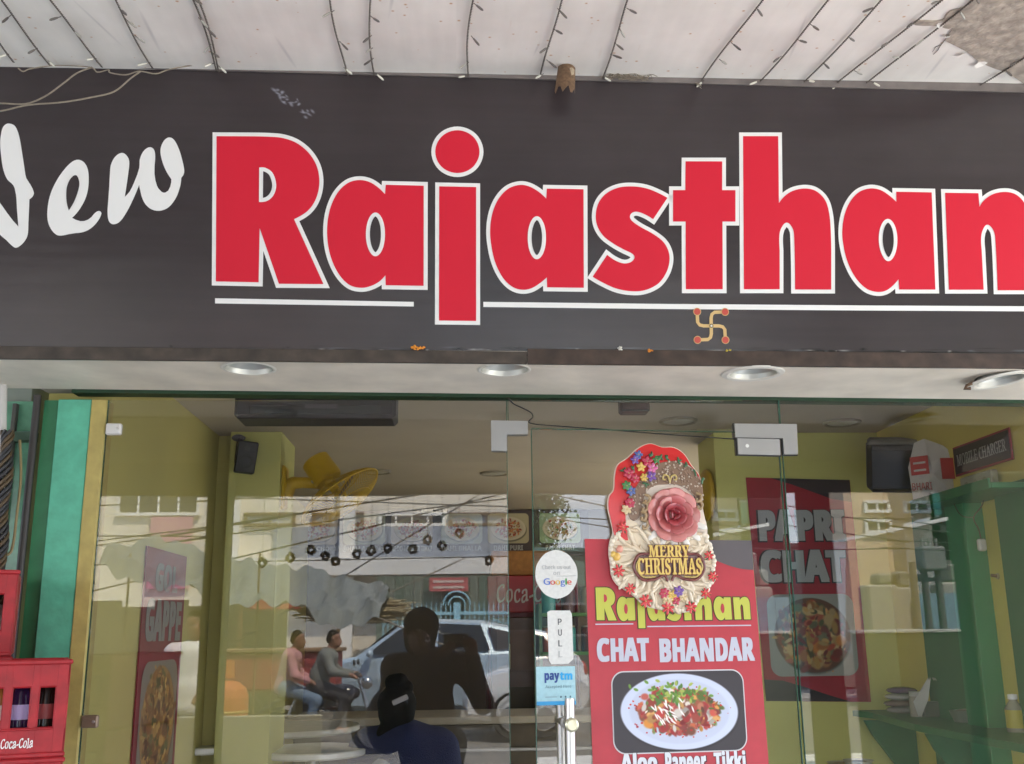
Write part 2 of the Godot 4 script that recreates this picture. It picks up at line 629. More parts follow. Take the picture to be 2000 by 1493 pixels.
func build_shop_shell() -> void:
	# floor, walls and ceiling with thickness; glass front at z = 0
	var wall_out := worn(0.4, 0.36, 0.3, 0.9, 0.15, 0.4, 0.01)
	struct("shop_floor", Shape.new().box(Vector3(0.3, 0.02, -2.4), Vector3(4.4, 0.06, 4.76)), worn(0.42, 0.39, 0.33, 0.35, 0.1, 0.5, 0.01))
	struct("shop_ceiling", Shape.new().box(Vector3(0.3, 2.55, -2.4), Vector3(4.4, 0.2, 4.72)), M.inner_ceiling)
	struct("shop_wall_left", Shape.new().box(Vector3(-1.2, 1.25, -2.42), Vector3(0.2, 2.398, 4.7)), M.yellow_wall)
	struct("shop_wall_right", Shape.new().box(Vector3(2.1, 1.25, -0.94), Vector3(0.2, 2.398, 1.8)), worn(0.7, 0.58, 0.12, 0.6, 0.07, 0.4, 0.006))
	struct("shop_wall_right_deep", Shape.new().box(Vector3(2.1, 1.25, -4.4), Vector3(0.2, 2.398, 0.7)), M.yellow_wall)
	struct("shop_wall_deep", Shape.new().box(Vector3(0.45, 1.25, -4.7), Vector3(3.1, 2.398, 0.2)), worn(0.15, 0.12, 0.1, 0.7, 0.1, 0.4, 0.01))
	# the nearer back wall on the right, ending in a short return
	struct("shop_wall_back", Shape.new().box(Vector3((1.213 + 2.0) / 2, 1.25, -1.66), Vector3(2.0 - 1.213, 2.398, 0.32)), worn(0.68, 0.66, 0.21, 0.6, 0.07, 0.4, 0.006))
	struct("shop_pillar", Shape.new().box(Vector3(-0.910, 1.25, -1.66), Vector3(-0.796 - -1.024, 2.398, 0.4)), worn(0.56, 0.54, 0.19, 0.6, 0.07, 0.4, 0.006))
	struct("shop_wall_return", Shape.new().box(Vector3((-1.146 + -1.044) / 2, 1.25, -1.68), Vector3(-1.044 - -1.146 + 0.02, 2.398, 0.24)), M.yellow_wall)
	# header over the glass: the green strip
	struct("glass_header", Shape.new().box(Vector3(0.4, 2.2895, -0.02), Vector3(3.2, 0.03, 0.06), 0.0, Basis(Vector3(0, 0, 1), -0.011)), worn(0.008, 0.04, 0.014, 0.6, 0.2, 0.6, 0.02))
	struct("front_wall_above_glass", Shape.new().box(Vector3(0.4, 2.376, -0.02), Vector3(3.4, 0.14, 0.09)), wall_out)
	# neighbours' fronts to both sides and the house above
	struct("front_wall_left", Shape.new().box(Vector3(-4.1, 1.6, -0.16), Vector3(5.5, 3.3, 0.2)), worn(0.3, 0.33, 0.28, 0.85, 0.2, 0.5, 0.01))
	struct("front_wall_right", Shape.new().box(Vector3(5.0, 1.6, -0.16), Vector3(5.6, 3.3, 0.2)), wall_out)
	struct("house_above", Shape.new().box(Vector3(0, 3.7, -0.35), Vector3(14.0, 1.1, 0.4)), wall_out)
	struct("yard_wall_right", Shape.new().box(Vector3(4.4, 1.6, -3.5), Vector3(0.2, 3.2, 4.0)), M.white)
	struct("yard_paving", Shape.new().box(Vector3(0.4, -0.05, -4.0), Vector3(9.0, 0.098, 7.0)), M.paving)
	# soffit between glass and sign, with holes for four lamps
	var so := CSGBox3D.new()
	so.name = "soffit"
	so.size = Vector3(4.1, 0.09, 0.385)
	so.position = Vector3(0.4, 2.331 - 0.0022, 0.2075)
	so.rotation.z = -0.011
	so.material = worn(0.72, 0.65, 0.56, 0.6, 0.15, 0.7, 0.012)
	so.set_meta("kind", "structure")
	var k := 0
	for p in [Vector3(Vector3(-0.595, 2.290, 0.363).x, 2.2937, 0.31), Vector3(0.140, 2.287, 0.249) + Vector3(0, 0, 0.078), Vector3(0.871, 2.279, 0.236) + Vector3(0, 0, 0.086), Vector3(1.627, 2.270, 0.215) + Vector3(0, 0, 0.086)]:
		var cy := CSGCylinder3D.new()
		cy.name = "lamp_hole_%03d" % k
		cy.radius = 0.0705
		cy.height = 0.12
		cy.sides = 40
		cy.operation = CSGShape3D.OPERATION_SUBTRACTION
		cy.position = so.basis.inverse() * (p - so.position)
		so.add_child(cy, true)
		var d := thing("soffit_downlight", ["round recessed lamp in the soffit under the R of the sign, mostly hidden", "round recessed lamp in the soffit above the folding door seam", "round recessed lamp with wide white rim above the Christmas cutout", "crooked recessed lamp hanging loose from the soffit at its far right"][k], "lamp", p, 0, "recessed lamps in the soffit")
		if k == 3:
			d.rotation_degrees = Vector3(-3, 0, 7)
			d.position += Vector3(0, -0.006, 0)
		var rim := Shape.new().lathe([Vector2(0.068, 0.002), Vector2(0.069, -0.004), Vector2(0.076, -0.006), Vector2(0.089, -0.004), Vector2(0.093, -0.0005)] if k > 1 else [Vector2(0.068, 0.002), Vector2(0.069, -0.002), Vector2(0.074, -0.003), Vector2(0.079, -0.0005)], 40)
		obj("rim", rim, mat(0.66, 0.63, 0.57, 0.45), d)
		obj("reflector", Shape.new().lathe([Vector2(0.068, -0.001), Vector2(0.064, 0.012), Vector2(0.05, 0.03), Vector2(0.034, 0.045), Vector2(0.014, 0.054), Vector2(0.0, 0.055)], 40), mat(0.5, 0.5, 0.46, 0.4, 0.75), d)
		obj("bulb_socket", Shape.new().lathe([Vector2(0.0, 0.03), Vector2(0.009, 0.031), Vector2(0.011, 0.055)], 16), M.black if k == 3 else mat(0.5, 0.5, 0.48, 0.5), d)
		if k == 3:
			obj("spring_clip", Shape.new().tube([Vector3(-0.088, 0.0, 0.0), Vector3(-0.11, -0.006, 0.008), Vector3(-0.122, -0.016, 0.012), Vector3(-0.105, -0.018, 0.014)], 0.005, 6), worn(0.12, 0.07, 0.04, 0.8, 0.3, 2.0, 0.05), d)
		k += 1
	add_child(so)
	# brown trim under the sign, in two lengths
	struct("soffit_trim", Shape.new().box(Vector3(-0.85, 2.3085, 0.405), Vector3(2.1, 0.036, 0.01), 0.001, Basis(Vector3(0, 0, 1), -0.0075)), worn(0.06, 0.045, 0.035, 0.5, 0.5, 1.2, 0.02))
	struct("soffit_trim_right", Shape.new().box(Vector3(1.35, 2.296, 0.405), Vector3(2.297, 0.044, 0.012), 0.001, Basis(Vector3(0, 0, 1), -0.0075)), worn(0.055, 0.035, 0.026, 0.45, 0.5, 1.2, 0.02))
	# the canopy slab, sloping down towards the street, with its hanging edge board
	var cm := mat(1, 1, 1, 0.6)
	var im := Image.create(1024, 1024, false, Image.FORMAT_RGB8)
	var nz := FastNoiseLite.new()
	nz.frequency = 0.006
	nz.fractal_octaves = 5
	for y in 1024:
		for x in 1024:
			var a := nz.get_noise_2d(x, y) * 0.05 + nz.get_noise_2d(x * 6, y * 0.6) * 0.02
			im.set_pixel(x, y, Color(0.915 + a, 0.893 + a, 0.86 + a))
	var r := RandomNumberGenerator.new()
	r.seed = 3
	for i in 260:
		paint(im, Vector2(r.randf() * 1024, r.randf() * 1024), Vector2.ONE * r.randf_range(1.0, 3.2), 0, Color(0.72, 0.5, 0.3), 0.9)
	for i in 26:
		paint(im, Vector2(r.randf() * 1024, r.randf() * 1024), Vector2(r.randf_range(2, 4), r.randf_range(20, 90)), r.randf_range(-0.2, 0.2), Color(0.8, 0.78, 0.76), 1.0)
	cm.albedo_texture = ImageTexture.create_from_image(im)
	cm.uv1_triplanar = true
	cm.uv1_world_triplanar = true
	cm.uv1_scale = Vector3.ONE * 0.55
	M.canopy = cm
	var slab := struct("canopy_slab", Shape.new().box(Vector3.ZERO, Vector3(10.2, 0.16, 1.9)), cm)
	slab.position = Vector3(-1.4, 3.105 - 0.57 * 0.12, 1.1) + Vector3(0, 0.0806, 0.01)
	slab.rotation.x = atan(0.12)
	var outer := struct("canopy_outer_sheet", Shape.new().box(Vector3.ZERO, Vector3(10.2, 0.1, 2.0)), worn(0.055, 0.042, 0.032, 0.8, 0.3, 0.8, 0.02))
	outer.position = Vector3(-1.4, 3.105 - 2.55 * 0.12, 3.08) + Vector3(0, 0.0806, 0.01)
	outer.rotation.x = atan(0.12)
	struct("canopy_edge_board", Shape.new().box(Vector3(-1.15, 2.62, 4.03), Vector3(10.7, 0.25, 0.05)), worn(0.08, 0.065, 0.05, 0.8, 0.2, 0.5, 0.01))
	# strip of wall behind the sign, up to the slab
	struct("wall_behind_sign", Shape.new().box(Vector3(0, 2.79, -0.1), Vector3(13.0, 0.62, 0.12)), wall_out)

func sign_board_poly(l: float, r: float, v0: float, dv: float) -> PackedVector2Array:
	var top := func(u): return 0.7865 - 0.0102 * (u - 0.2) + dv
	return PackedVector2Array([Vector2(l, v0 + 0.003 - 0.003 * l), Vector2(r, v0 + 0.003 - 0.003 * r), Vector2(r, top.call(r)), Vector2(l, top.call(l))])

func build_sign() -> void:
	var s := thing("shop_sign", "long dark shop sign leaning forward with big red letters edged in white", "sign", Vector3(0, 2.32, 0.4))
	s.rotation_degrees.x = 10.5
	# flex face, dusty and scuffed
	var im := Image.create(1400, 400, false, Image.FORMAT_RGB8)
	var nz := FastNoiseLite.new()
	nz.frequency = 0.008
	nz.fractal_octaves = 5
	for y in 400:
		for x in 1400:
			var a := nz.get_noise_2d(x, y) * 0.018 + nz.get_noise_2d(x * 0.4 + 900, y * 9.0) * 0.008
			im.set_pixel(x, y, Color(0.214 + a, 0.186 + a, 0.192 + a))
	var r := RandomNumberGenerator.new()
	r.seed = 11
	# white scuffs near the top
	for i in 26:
		var t := r.randf()
		var p := Vector2(lerpf(473, 516, t) + r.randfn(0, 4), lerpf(30, 66, t) + r.randfn(0, 4))
		paint(im, p, Vector2(r.randf_range(1.5, 6), r.randf_range(0.8, 2.5)), r.randf() * 1.5, Color(0.56, 0.57, 0.62), 1.0)
	for i in 240:
		paint(im, Vector2(r.randf() * 1400, 398 - absf(r.randfn(0, 3.0))), Vector2(r.randf_range(2, 22), r.randf_range(0.8, 2.6)), 0, [Color(0.1, 0.085, 0.085), Color(0.33, 0.34, 0.36), Color(0.16, 0.13, 0.13)][r.randi() % 3], 1.0)
	for i in 26:
		paint(im, Vector2(r.randf_range(300, 1390), 396 - absf(r.randfn(0, 1.5))), Vector2(r.randf_range(1, 9), r.randf_range(0.6, 1.6)), 0, Color(0.72, 0.71, 0.69), 1.0)
	var fm := picture(im, 0.25)
	fm.heightmap_enabled = true
	fm.heightmap_scale = 0.13
	fm.heightmap_texture = noise_tex(0.009, Color.BLACK, Color.WHITE, 512, 44, 3)
	M.sign_face = fm
	var base := sign_board_poly(-1.95, 2.25, 0.0, 0.0)
	obj("face_panel", Shape.new().prism(base, -0.04, 0.0, true), fm, s)
	# top frame rail and lower lip
	var top := PackedVector2Array([base[3] + Vector2(0, 0.0005), base[2] + Vector2(0, 0.0005), base[2] + Vector2(0, 0.026), base[3] + Vector2(0, 0.026)])
	obj("frame_rail", Shape.new().prism(top, -0.05, 0.008, true), worn(0.17, 0.145, 0.135, 0.5, 0.3, 1.0, 0.02), s)
	obj("frame_lip", Shape.new().box(Vector3(0.2, -0.006, -0.016), Vector3(4.2, 0.012, 0.05), 0.001), worn(0.05, 0.045, 0.045, 0.5, 0.5, 1.0, 0.03), s)
	var L := sign_letters()
	var hole := mat(0.038, 0.029, 0.031, 0.25)
	for k in L.size():
		var d: Dictionary = L[k]
		var edge: Node3D = null
		for poly in d.solid:
			if edge == null:
				edge = obj("letter", Shape.new().flat(offset(poly, 0.0113), 0.0012), M.white, s)
			else:
				obj("letter_dot", Shape.new().flat(offset(poly, 0.0113), 0.0012), M.white, edge)
			obj("letter_face", Shape.new().flat(poly, 0.0024), M.red, edge)
		for poly in d.hole:
			obj("counter_edge", Shape.new().flat(poly, 0.0036), M.white, edge)
			obj("counter", Shape.new().flat(offset(poly, -0.0113), 0.0048), hole, edge)
	for d in script_letters():
		var o := obj("script_letter", Shape.new().flat(d[0], 0.0012), M.white, s)
		if d.size() > 1:
			obj("counter", Shape.new().flat(d[1], 0.0024), hole, o)
	for u in [[-6735, 1481, 1, -1196, 1410, 1, -1196, 1279, 1, -6733, 1337, 1], [773, 1421, 1, 5996, 1390, 1, 11987, 1377, 1, 18114, 1379, 1, 18109, 1228, 1, 11984, 1228, 1, 5994, 1242, 1, 773, 1275, 1]]:
		obj("underline", Shape.new().flat(curve(u), 0.0012), M.white, s)

# the sign's heavy letters in its own plane, tenths of a millimetre
func sign_letters() -> Array:
	return [
		{"solid": [curve([-6756, 6082, 1, -5852, 6091, 1, -5274, 6087, 0, -4902, 6054, 0, -4529, 5924, 0, -4195, 5661, 0, -3964, 5304, 0, -3874, 4924, 0, -3896, 4544, 0, -4017, 4205, 0, -4221, 3950, 0, -4569, 3736, 1, -3729, 1898, 1, -4970, 1899, 1, -5524, 3475, 1, -5535, 1937, 1, -6719, 1954, 1])], "hole": [curve([-5553, 5199, 1, -5388, 5193, 0, -5201, 5077, 0, -5096, 4846, 0, -5077, 4615, 0, -5165, 4382, 0, -5336, 4241, 0, -5549, 4214, 1])]},
		{"solid": [curve([-2019, 4481, 1, -2000, 4748, 1, -923, 4735, 1, -918, 1866, 1, -1986, 1876, 1, -1995, 2161, 1, -2181, 1971, 0, -2429, 1844, 0, -2676, 1800, 0, -2966, 1861, 0, -3215, 2069, 0, -3424, 2403, 0, -3572, 2821, 0, -3637, 3283, 0, -3620, 3746, 0, -3520, 4168, 0, -3337, 4529, 0, -3069, 4786, 0, -2779, 4874, 0, -2488, 4835, 0, -2237, 4690, 0])], "hole": [curve([-2283, 3949, 0, -2091, 3765, 0, -2014, 3327, 0, -2086, 2888, 0, -2276, 2697, 0, -2468, 2885, 0, -2549, 3322, 0, -2473, 3761, 0])]},
		{"solid": [curve([-483, 4723, 1, 567, 4714, 1, 567, 874, 1, -483, 882, 1]), curve([31, 6352, 0, 478, 6178, 0, 664, 5740, 0, 478, 5297, 0, 33, 5113, 0, -413, 5286, 0, -598, 5723, 0, -414, 6165, 0])], "hole": []},
		{"solid": [curve([2574, 4404, 1, 2592, 4691, 1, 3649, 4686, 1, 3641, 1839, 1, 2590, 1846, 1, 2582, 2129, 1, 2375, 1958, 0, 2122, 1809, 0, 1848, 1773, 0, 1576, 1869, 0, 1324, 2121, 0, 1115, 2542, 0, 1002, 3028, 0, 968, 3494, 0, 1032, 3962, 0, 1201, 4368, 0, 1475, 4669, 0, 1813, 4789, 0, 2088, 4749, 0, 2363, 4594, 0])], "hole": [curve([2301, 3889, 0, 2487, 3708, 0, 2561, 3270, 0, 2484, 2832, 0, 2297, 2648, 0, 2112, 2829, 0, 2038, 3266, 0, 2115, 3704, 0])]},
		{"solid": [curve([6079, 4464, 1, 5657, 3837, 1, 5445, 3964, 0, 5210, 4047, 0, 5060, 4024, 0, 4983, 3916, 0, 5037, 3789, 0, 5270, 3620, 0, 5653, 3409, 0, 5950, 3176, 0, 6097, 2900, 0, 6116, 2601, 0, 6005, 2259, 0, 5767, 1959, 0, 5382, 1778, 0, 4998, 1750, 0, 4574, 1824, 0, 4151, 2012, 0, 3897, 2159, 1, 4318, 2792, 1, 4538, 2640, 0, 4792, 2548, 0, 5006, 2592, 0, 5109, 2721, 0, 5050, 2827, 0, 4796, 2953, 0, 4499, 3121, 0, 4203, 3353, 0, 4034, 3651, 0, 4003, 3992, 0, 4103, 4335, 0, 4339, 4595, 0, 4682, 4749, 0, 5067, 4784, 0, 5452, 4737, 0, 5793, 4612, 0])], "hole": []},
		{"solid": [curve([6620, 5536, 1, 7691, 5550, 1, 7680, 4706, 1, 8069, 4711, 1, 8056, 3792, 1, 7676, 3789, 1, 7658, 1822, 1, 6586, 1815, 1, 6600, 3778, 1, 6235, 3775, 1, 6245, 4690, 1, 6602, 4694, 1])], "hole": []},
		{"solid": [curve([8316, 6300, 1, 9352, 6315, 1, 9341, 4349, 1, 9531, 4568, 0, 9795, 4722, 0, 10145, 4782, 0, 10449, 4708, 0, 10706, 4451, 0, 10820, 4062, 0, 10855, 3586, 0, 10860, 2982, 1, 10838, 1832, 1, 9775, 1826, 1, 9772, 3404, 0, 9724, 3627, 0, 9561, 3777, 0, 9403, 3624, 0, 9338, 3400, 0, 9340, 2969, 1, 9321, 1832, 1, 8277, 1825, 1])], "hole": []},
		{"solid": [curve([12822, 4421, 1, 12828, 4718, 1, 13887, 4712, 1, 13925, 1851, 1, 12849, 1845, 1, 12835, 2146, 1, 12664, 1960, 0, 12442, 1808, 0, 12179, 1772, 0, 11875, 1869, 0, 11576, 2168, 0, 11346, 2619, 0, 11225, 3114, 0, 11199, 3546, 0, 11264, 3980, 0, 11425, 4372, 0, 11694, 4679, 0, 12026, 4804, 0, 12333, 4773, 0, 12593, 4624, 0])], "hole": [curve([12551, 3914, 0, 12749, 3734, 0, 12822, 3297, 0, 12737, 2867, 0, 12540, 2671, 0, 12352, 2864, 0, 12269, 3292, 0, 12353, 3730, 0])]},
		{"solid": [curve([14289, 4704, 1, 15291, 4702, 1, 15311, 4304, 1, 15463, 4503, 0, 15735, 4681, 0, 16093, 4750, 0, 16403, 4688, 0, 16642, 4472, 0, 16787, 4123, 0, 16826, 3642, 0, 16825, 3031, 1, 16850, 1847, 1, 15786, 1841, 1, 15759, 3370, 0, 15704, 3623, 0, 15531, 3774, 0, 15394, 3620, 0, 15334, 3388, 0, 15341, 3019, 1, 15370, 1856, 1, 14329, 1849, 1])], "hole": []},
	]

func script_letters() -> Array:
	return [
		[curve([-14443, 5948, 1, -14284, 6212, 0, -14036, 6303, 0, -13836, 6131, 0, -13391, 5149, 0, -12985, 4517, 0, -12668, 4115, 0, -12379, 3713, 0, -12155, 3455, 1, -12202, 3917, 0, -12241, 4351, 0, -12317, 4611, 0, -12489, 4783, 0, -12608, 5072, 0, -12673, 5449, 0, -12710, 5798, 0, -12694, 6031, 0, -12651, 6236, 0, -12556, 6348, 0, -12416, 6350, 0, -12302, 6270, 0, -12197, 6009, 0, -12101, 5515, 0, -12036, 5138, 0, -11972, 4819, 0, -11842, 4617, 0, -11758, 4415, 0, -11784, 4313, 0, -11874, 4225, 1, -11886, 3544, 0, -11898, 3226, 0, -11972, 3053, 0, -12108, 2907, 0, -12219, 2863, 0, -12332, 2934, 0, -12475, 3077, 0, -12645, 3220, 0, -12989, 3620, 0, -13396, 4280, 0, -13750, 5029, 1, -13787, 4334, 0, -13823, 3612, 0, -13951, 3237, 0, -14142, 3120, 0, -14311, 3233, 0, -14347, 3521, 0, -14322, 4617, 0])],
		[curve([-9901, 3839, 0, -9959, 3917, 0, -10070, 3867, 0, -10194, 3720, 0, -10333, 3638, 0, -10501, 3630, 0, -10700, 3715, 1, -10535, 3906, 0, -10373, 4198, 0, -10288, 4490, 0, -10268, 4839, 0, -10307, 5116, 0, -10409, 5290, 0, -10566, 5361, 0, -10734, 5300, 0, -10954, 5064, 0, -11171, 4712, 0, -11317, 4333, 0, -11377, 3926, 0, -11356, 3607, 0, -11253, 3377, 0, -11110, 3234, 0, -10969, 3215, 0, -10690, 3275, 0, -10410, 3312, 0, -10215, 3401, 0, -10022, 3591, 0]), curve([-10627, 4922, 0, -10549, 4836, 0, -10517, 4662, 0, -10560, 4428, 0, -10653, 4166, 0, -10788, 3917, 1, -10849, 4134, 0, -10869, 4396, 0, -10846, 4629, 0, -10752, 4833, 0])],
		[curve([-9369, 5572, 0, -9226, 5481, 0, -9164, 5320, 0, -9188, 4969, 0, -9237, 4560, 0, -9270, 4326, 1, -9137, 4474, 0, -8974, 4855, 0, -8885, 5148, 0, -8870, 5412, 0, -8761, 5648, 0, -8607, 5744, 0, -8492, 5681, 0, -8451, 5476, 0, -8467, 5095, 0, -8434, 4803, 0, -8345, 4570, 0, -8201, 4455, 0, -8074, 4515, 0, -8006, 4691, 0, -7994, 4838, 1, -8155, 5099, 0, -8274, 5420, 0, -8307, 5684, 0, -8226, 5920, 0, -8085, 6030, 0, -7942, 5968, 0, -7795, 5691, 0, -7689, 5340, 0, -7643, 5106, 0, -7655, 4988, 0, -7719, 4885, 1, -7749, 4636, 0, -7858, 4313, 0, -8052, 4048, 0, -8278, 3943, 0, -8505, 3970, 0, -8677, 4100, 0, -8779, 4273, 0, -8839, 4477, 0, -8880, 4666, 1, -9020, 4300, 0, -9211, 3890, 0, -9403, 3612, 0, -9571, 3546, 0, -9685, 3624, 0, -9732, 3856, 0, -9724, 4147, 0, -9703, 4555, 0, -9689, 4963, 0, -9666, 5226, 0, -9551, 5462, 0])],
	]


func twisted(a: Vector3, b: Vector3, r: float, turns: float, wob := 0.0) -> Shape:
	var s := Shape.new()
	var nrm := Vector3(0, -1, -0.12).normalized()
	var t := (b - a).normalized()
	var sd := t.cross(nrm).normalized()
	var ph := rng.randf() * TAU
	var n := int(turns * 6)
	for w in 2:
		var p := []
		for i in n + 1:
			var f := float(i) / n
			var an := TAU * turns * f + PI * w
			var d := sd * (sin(f * 7.0 + ph) * wob + cos(an) * r) + nrm * (sin(an) * r + r)
			p.append(a.lerp(b, f) + d)
		s.tube(p, r * 0.8, 5, false)
	return s

func build_canopy_details() -> void:
	var names := ["first", "second", "third", "fourth", "fifth", "sixth", "seventh", "eighth", "ninth", "tenth", "eleventh", "twelfth", "thirteenth", "fourteenth", "fifteenth", "sixteenth"]
	# each string of lights: outer end and inner end on the sloping slab, 6 mm below it
	var ends := [
		[Vector3(-1.187, 3.061, 0.866), Vector3(-1.214, 3.094, 0.590)], [Vector3(-1.105, 3.052, 0.942), Vector3(-1.122, 3.095, 0.578)], [Vector3(-0.988, 3.051, 0.948), Vector3(-0.982, 3.096, 0.570)], [Vector3(-0.828, 3.050, 0.955), Vector3(-0.846, 3.097, 0.566)],
		[Vector3(-0.640, 3.049, 0.963), Vector3(-0.673, 3.098, 0.556)], [Vector3(-0.629, 3.049, 0.963), Vector3(-0.666, 3.098, 0.553)], [Vector3(-0.300, 3.047, 0.978), Vector3(-0.317, 3.099, 0.544)], [Vector3(-0.211, 3.047, 0.982), Vector3(-0.233, 3.101, 0.533)],
		[Vector3(0.042, 3.045, 0.993), Vector3(0.032, 3.101, 0.526)], [Vector3(0.249, 3.044, 1.002), Vector3(0.248, 3.101, 0.532)], [Vector3(0.421, 3.044, 1.009), Vector3(0.417, 3.103, 0.517)], [Vector3(0.741, 3.042, 1.023), Vector3(0.715, 3.102, 0.519)],
		[Vector3(0.913, 3.041, 1.031), Vector3(0.876, 3.103, 0.514)], [Vector3(1.039, 3.040, 1.036), Vector3(1.010, 3.104, 0.509)], [Vector3(1.183, 3.040, 1.042), Vector3(1.111, 3.104, 0.509)], [Vector3(1.256, 3.039, 1.046), Vector3(1.201, 3.104, 0.509)], [Vector3(1.577, 3.063, 0.844), Vector3(1.532, 3.105, 0.496)]]
	names.append("seventeenth")
	for k in ends.size():
		var a: Vector3 = ends[k][1]
		var b: Vector3 = ends[k][0]
		b = a + (b - a) * (1.0 + 0.5 / (b - a).length())
		var o := thing("light_string", "dark twisted string of tiny lights along the white ceiling, %s counted from the left" % names[k], "light string", Vector3.ZERO, 0, "strings of tiny lights under the canopy")
		obj("wire", twisted(a, b, 0.0016, (b - a).length() * 60, rng.randf_range(0.004, 0.009)), M.dark_wire, o)
		var t := (b - a).normalized()
		var nrm := Vector3(0, -1, -0.12).normalized()
		var sd := t.cross(nrm).normalized()
		var d := 0.03 + rng.randf() * 0.03
		var first := true
		while d < (b - a).length() - 0.02:
			var p := a + t * d + nrm * 0.003
			var dir := (sd * (1.0 if rng.randf() < 0.6 else -1.0) * rng.randf_range(0.6, 1.0) + nrm * rng.randf_range(0.2, 0.7) - t * rng.randf_range(-0.4, 0.8)).normalized()
			var e := p + dir * 0.014 * rng.randf_range(0.8, 1.6)
			var bl := obj("bulb", Shape.new().tube([p + dir * 0.009, e, e + dir * 0.01, e + dir * 0.014], [0.0022, 0.0032, 0.003, 0.0012], 6), mat(0.75, 0.72, 0.62, 0.25) if first else [mat(0.16, 0.14, 0.12, 0.4), mat(0.4, 0.38, 0.33, 0.3), mat(0.12, 0.1, 0.09, 0.4)][rng.randi() % 3], o)
			obj("stem", Shape.new().tube([p, p + dir * 0.01], 0.0011, 5), M.dark_wire, bl)
			d += rng.randf_range(0.06, 0.2)
			first = false
	# the bare patch where the plaster came off
	var patch := curve([12576, 10737, 1, 12623, 10342, 0, 12604, 10023, 0, 12403, 9875, 0, 12357, 9686, 0, 12380, 9352, 0, 11758, 9277, 0, 11823, 9084, 0, 12426, 9061, 0, 12824, 8928, 0, 12843, 9177, 1, 13013, 8248, 1, 13608, 7845, 0, 14006, 7554, 0, 14592, 7012, 0, 15211, 6627, 0, 15731, 6348, 0, 16278, 5939, 0, 16914, 5391, 1, 17449, 5413, 1, 14255, 10811, 1])
	var ps := Shape.new()
	var loop := PackedVector2Array()
	for p in patch:
		loop.append(Vector2(p.x, -p.y))
	ps.prism(loop, -0.001, 0.003)
	var slope := atan(0.12)
	var pm := worn(0.4, 0.34, 0.28, 0.95, 0.4, 1.6, 0.02, 0.25)
	var po := obj("bare_plaster_patch", ps, pm)
	# local x, -z (towards the wall) lie in the ceiling; its face looks down
	po.transform = Transform3D(Basis(Vector3.RIGHT, Vector3(0, 0.12, -1), Vector3(0, -1, -0.12).normalized()), Vector3(0, 3.105 + 0.53 * 0.12, 0.0))
	po.set_meta("kind", "structure")
	# hairline crack and loose flakes by the bare patch
	var crack := Shape.new()
	crack.tube([Vector3(1.301, 3.069, 0.823), Vector3(1.307, 3.074, 0.783), Vector3(1.311, 3.076, 0.765), Vector3(1.311, 3.079, 0.739)], 0.0012, 4)
	crack.tube([Vector3(1.304, 3.072, 0.796), Vector3(1.296, 3.074, 0.783), Vector3(1.301, 3.077, 0.755)], 0.0009, 4)
	struct("ceiling_crack", crack, mat(0.2, 0.16, 0.13, 0.9))
	var kf := 0
	for q in [Vector3(1.293, 3.063, 0.853), Vector3(1.391, 3.077, 0.740), Vector3(1.471, 3.083, 0.691), Vector3(1.244, 3.056, 0.915), Vector3(1.567, 3.091, 0.620)]:
		var fl := Shape.new().flat_tri_fan(q, 0.012 + 0.004 * (kf % 3), 0.4 + kf)
		tag(obj("paint_flake", fl, M.canopy), "curled white paint flake at the bare plaster patch, %s along its edge" % ["first", "third", "fourth", "second", "last"][kf], "paint flake", "paint flakes at the bare plaster")
		kf += 1
	# brown broken stub
	var st := thing("broken_stub", "brown broken stub hanging from the ceiling just above the sign", "pipe stub", Vector3(0.311, 3.094, 0.623))
	var sp := Shape.new()
	var pts := []
	for i in 11:
		var a := PI * (0.1 + 0.8 * i / 10.0)
		pts.append(Vector2(-cos(a), sin(a)))
	for i in 10:
		var p: Vector2 = pts[i]
		var q: Vector2 = pts[i + 1]
		var h0 := -0.085 - 0.012 * sin(i * 1.9)
		var h1 := -0.085 - 0.012 * sin((i + 1) * 1.9)
		sp.quad(Vector3(p.x * 0.026, 0.0, p.y * 0.03 - 0.02), Vector3(q.x * 0.026, 0.0, q.y * 0.03 - 0.02), Vector3(q.x * 0.03, h1, q.y * 0.034 - 0.01), Vector3(p.x * 0.03, h0, p.y * 0.034 - 0.01), Vector3(p.x, 0, p.y))
	obj("shell", sp, worn(0.17, 0.1, 0.055, 0.75, 0.5, 3.0, 0.03), st)
	obj("pale_core", Shape.new().box(Vector3(0.004, -0.03, -0.004), Vector3(0.036, 0.05, 0.03), 0.008), worn(0.45, 0.36, 0.25, 0.9, 0.3, 3.0, 0.03), st)
	st.rotation_degrees.z = -6
	# wisps of dried wire on top of the sign
	var ws := Shape.new()
	for i in 26:
		var c: Vector3 = Vector3(0.502, 3.090, 0.556)
		var p := []
		var y0 := rng.randf_range(-0.05, 0.05)
		for j in 5:
			p.append(c + Vector3(y0 + (j - 2) * rng.randf_range(0.008, 0.024), rng.randf_range(-0.004, 0.022) * (1.0 - absf(j - 2) * 0.4), rng.randf_range(0.0, 0.02)))
		ws.tube(arc(p, 4), 0.0009, 4, false)
	tag(obj("wire_tangle", ws, M.rope), "small tangle of dry brown wire wisps lying on the sign's top edge", "wire tangle")
	var w2 := Shape.new()
	for i in 7:
		var c: Vector3 = Vector3(0.678, 3.094, 0.524)
		w2.tube(arc([c + Vector3(-0.05 + 0.01 * i, rng.randf() * 0.012, 0.01), c + Vector3(-0.01 + rng.randf() * 0.01, 0.01, 0.02), c + Vector3(0.03, -0.012 - rng.randf() * 0.014, 0.03)], 5), 0.0009, 4, false)
	tag(obj("wire_tangle", w2, M.rope), "few loose wire ends drooping over the sign beside the tangle", "wire tangle")
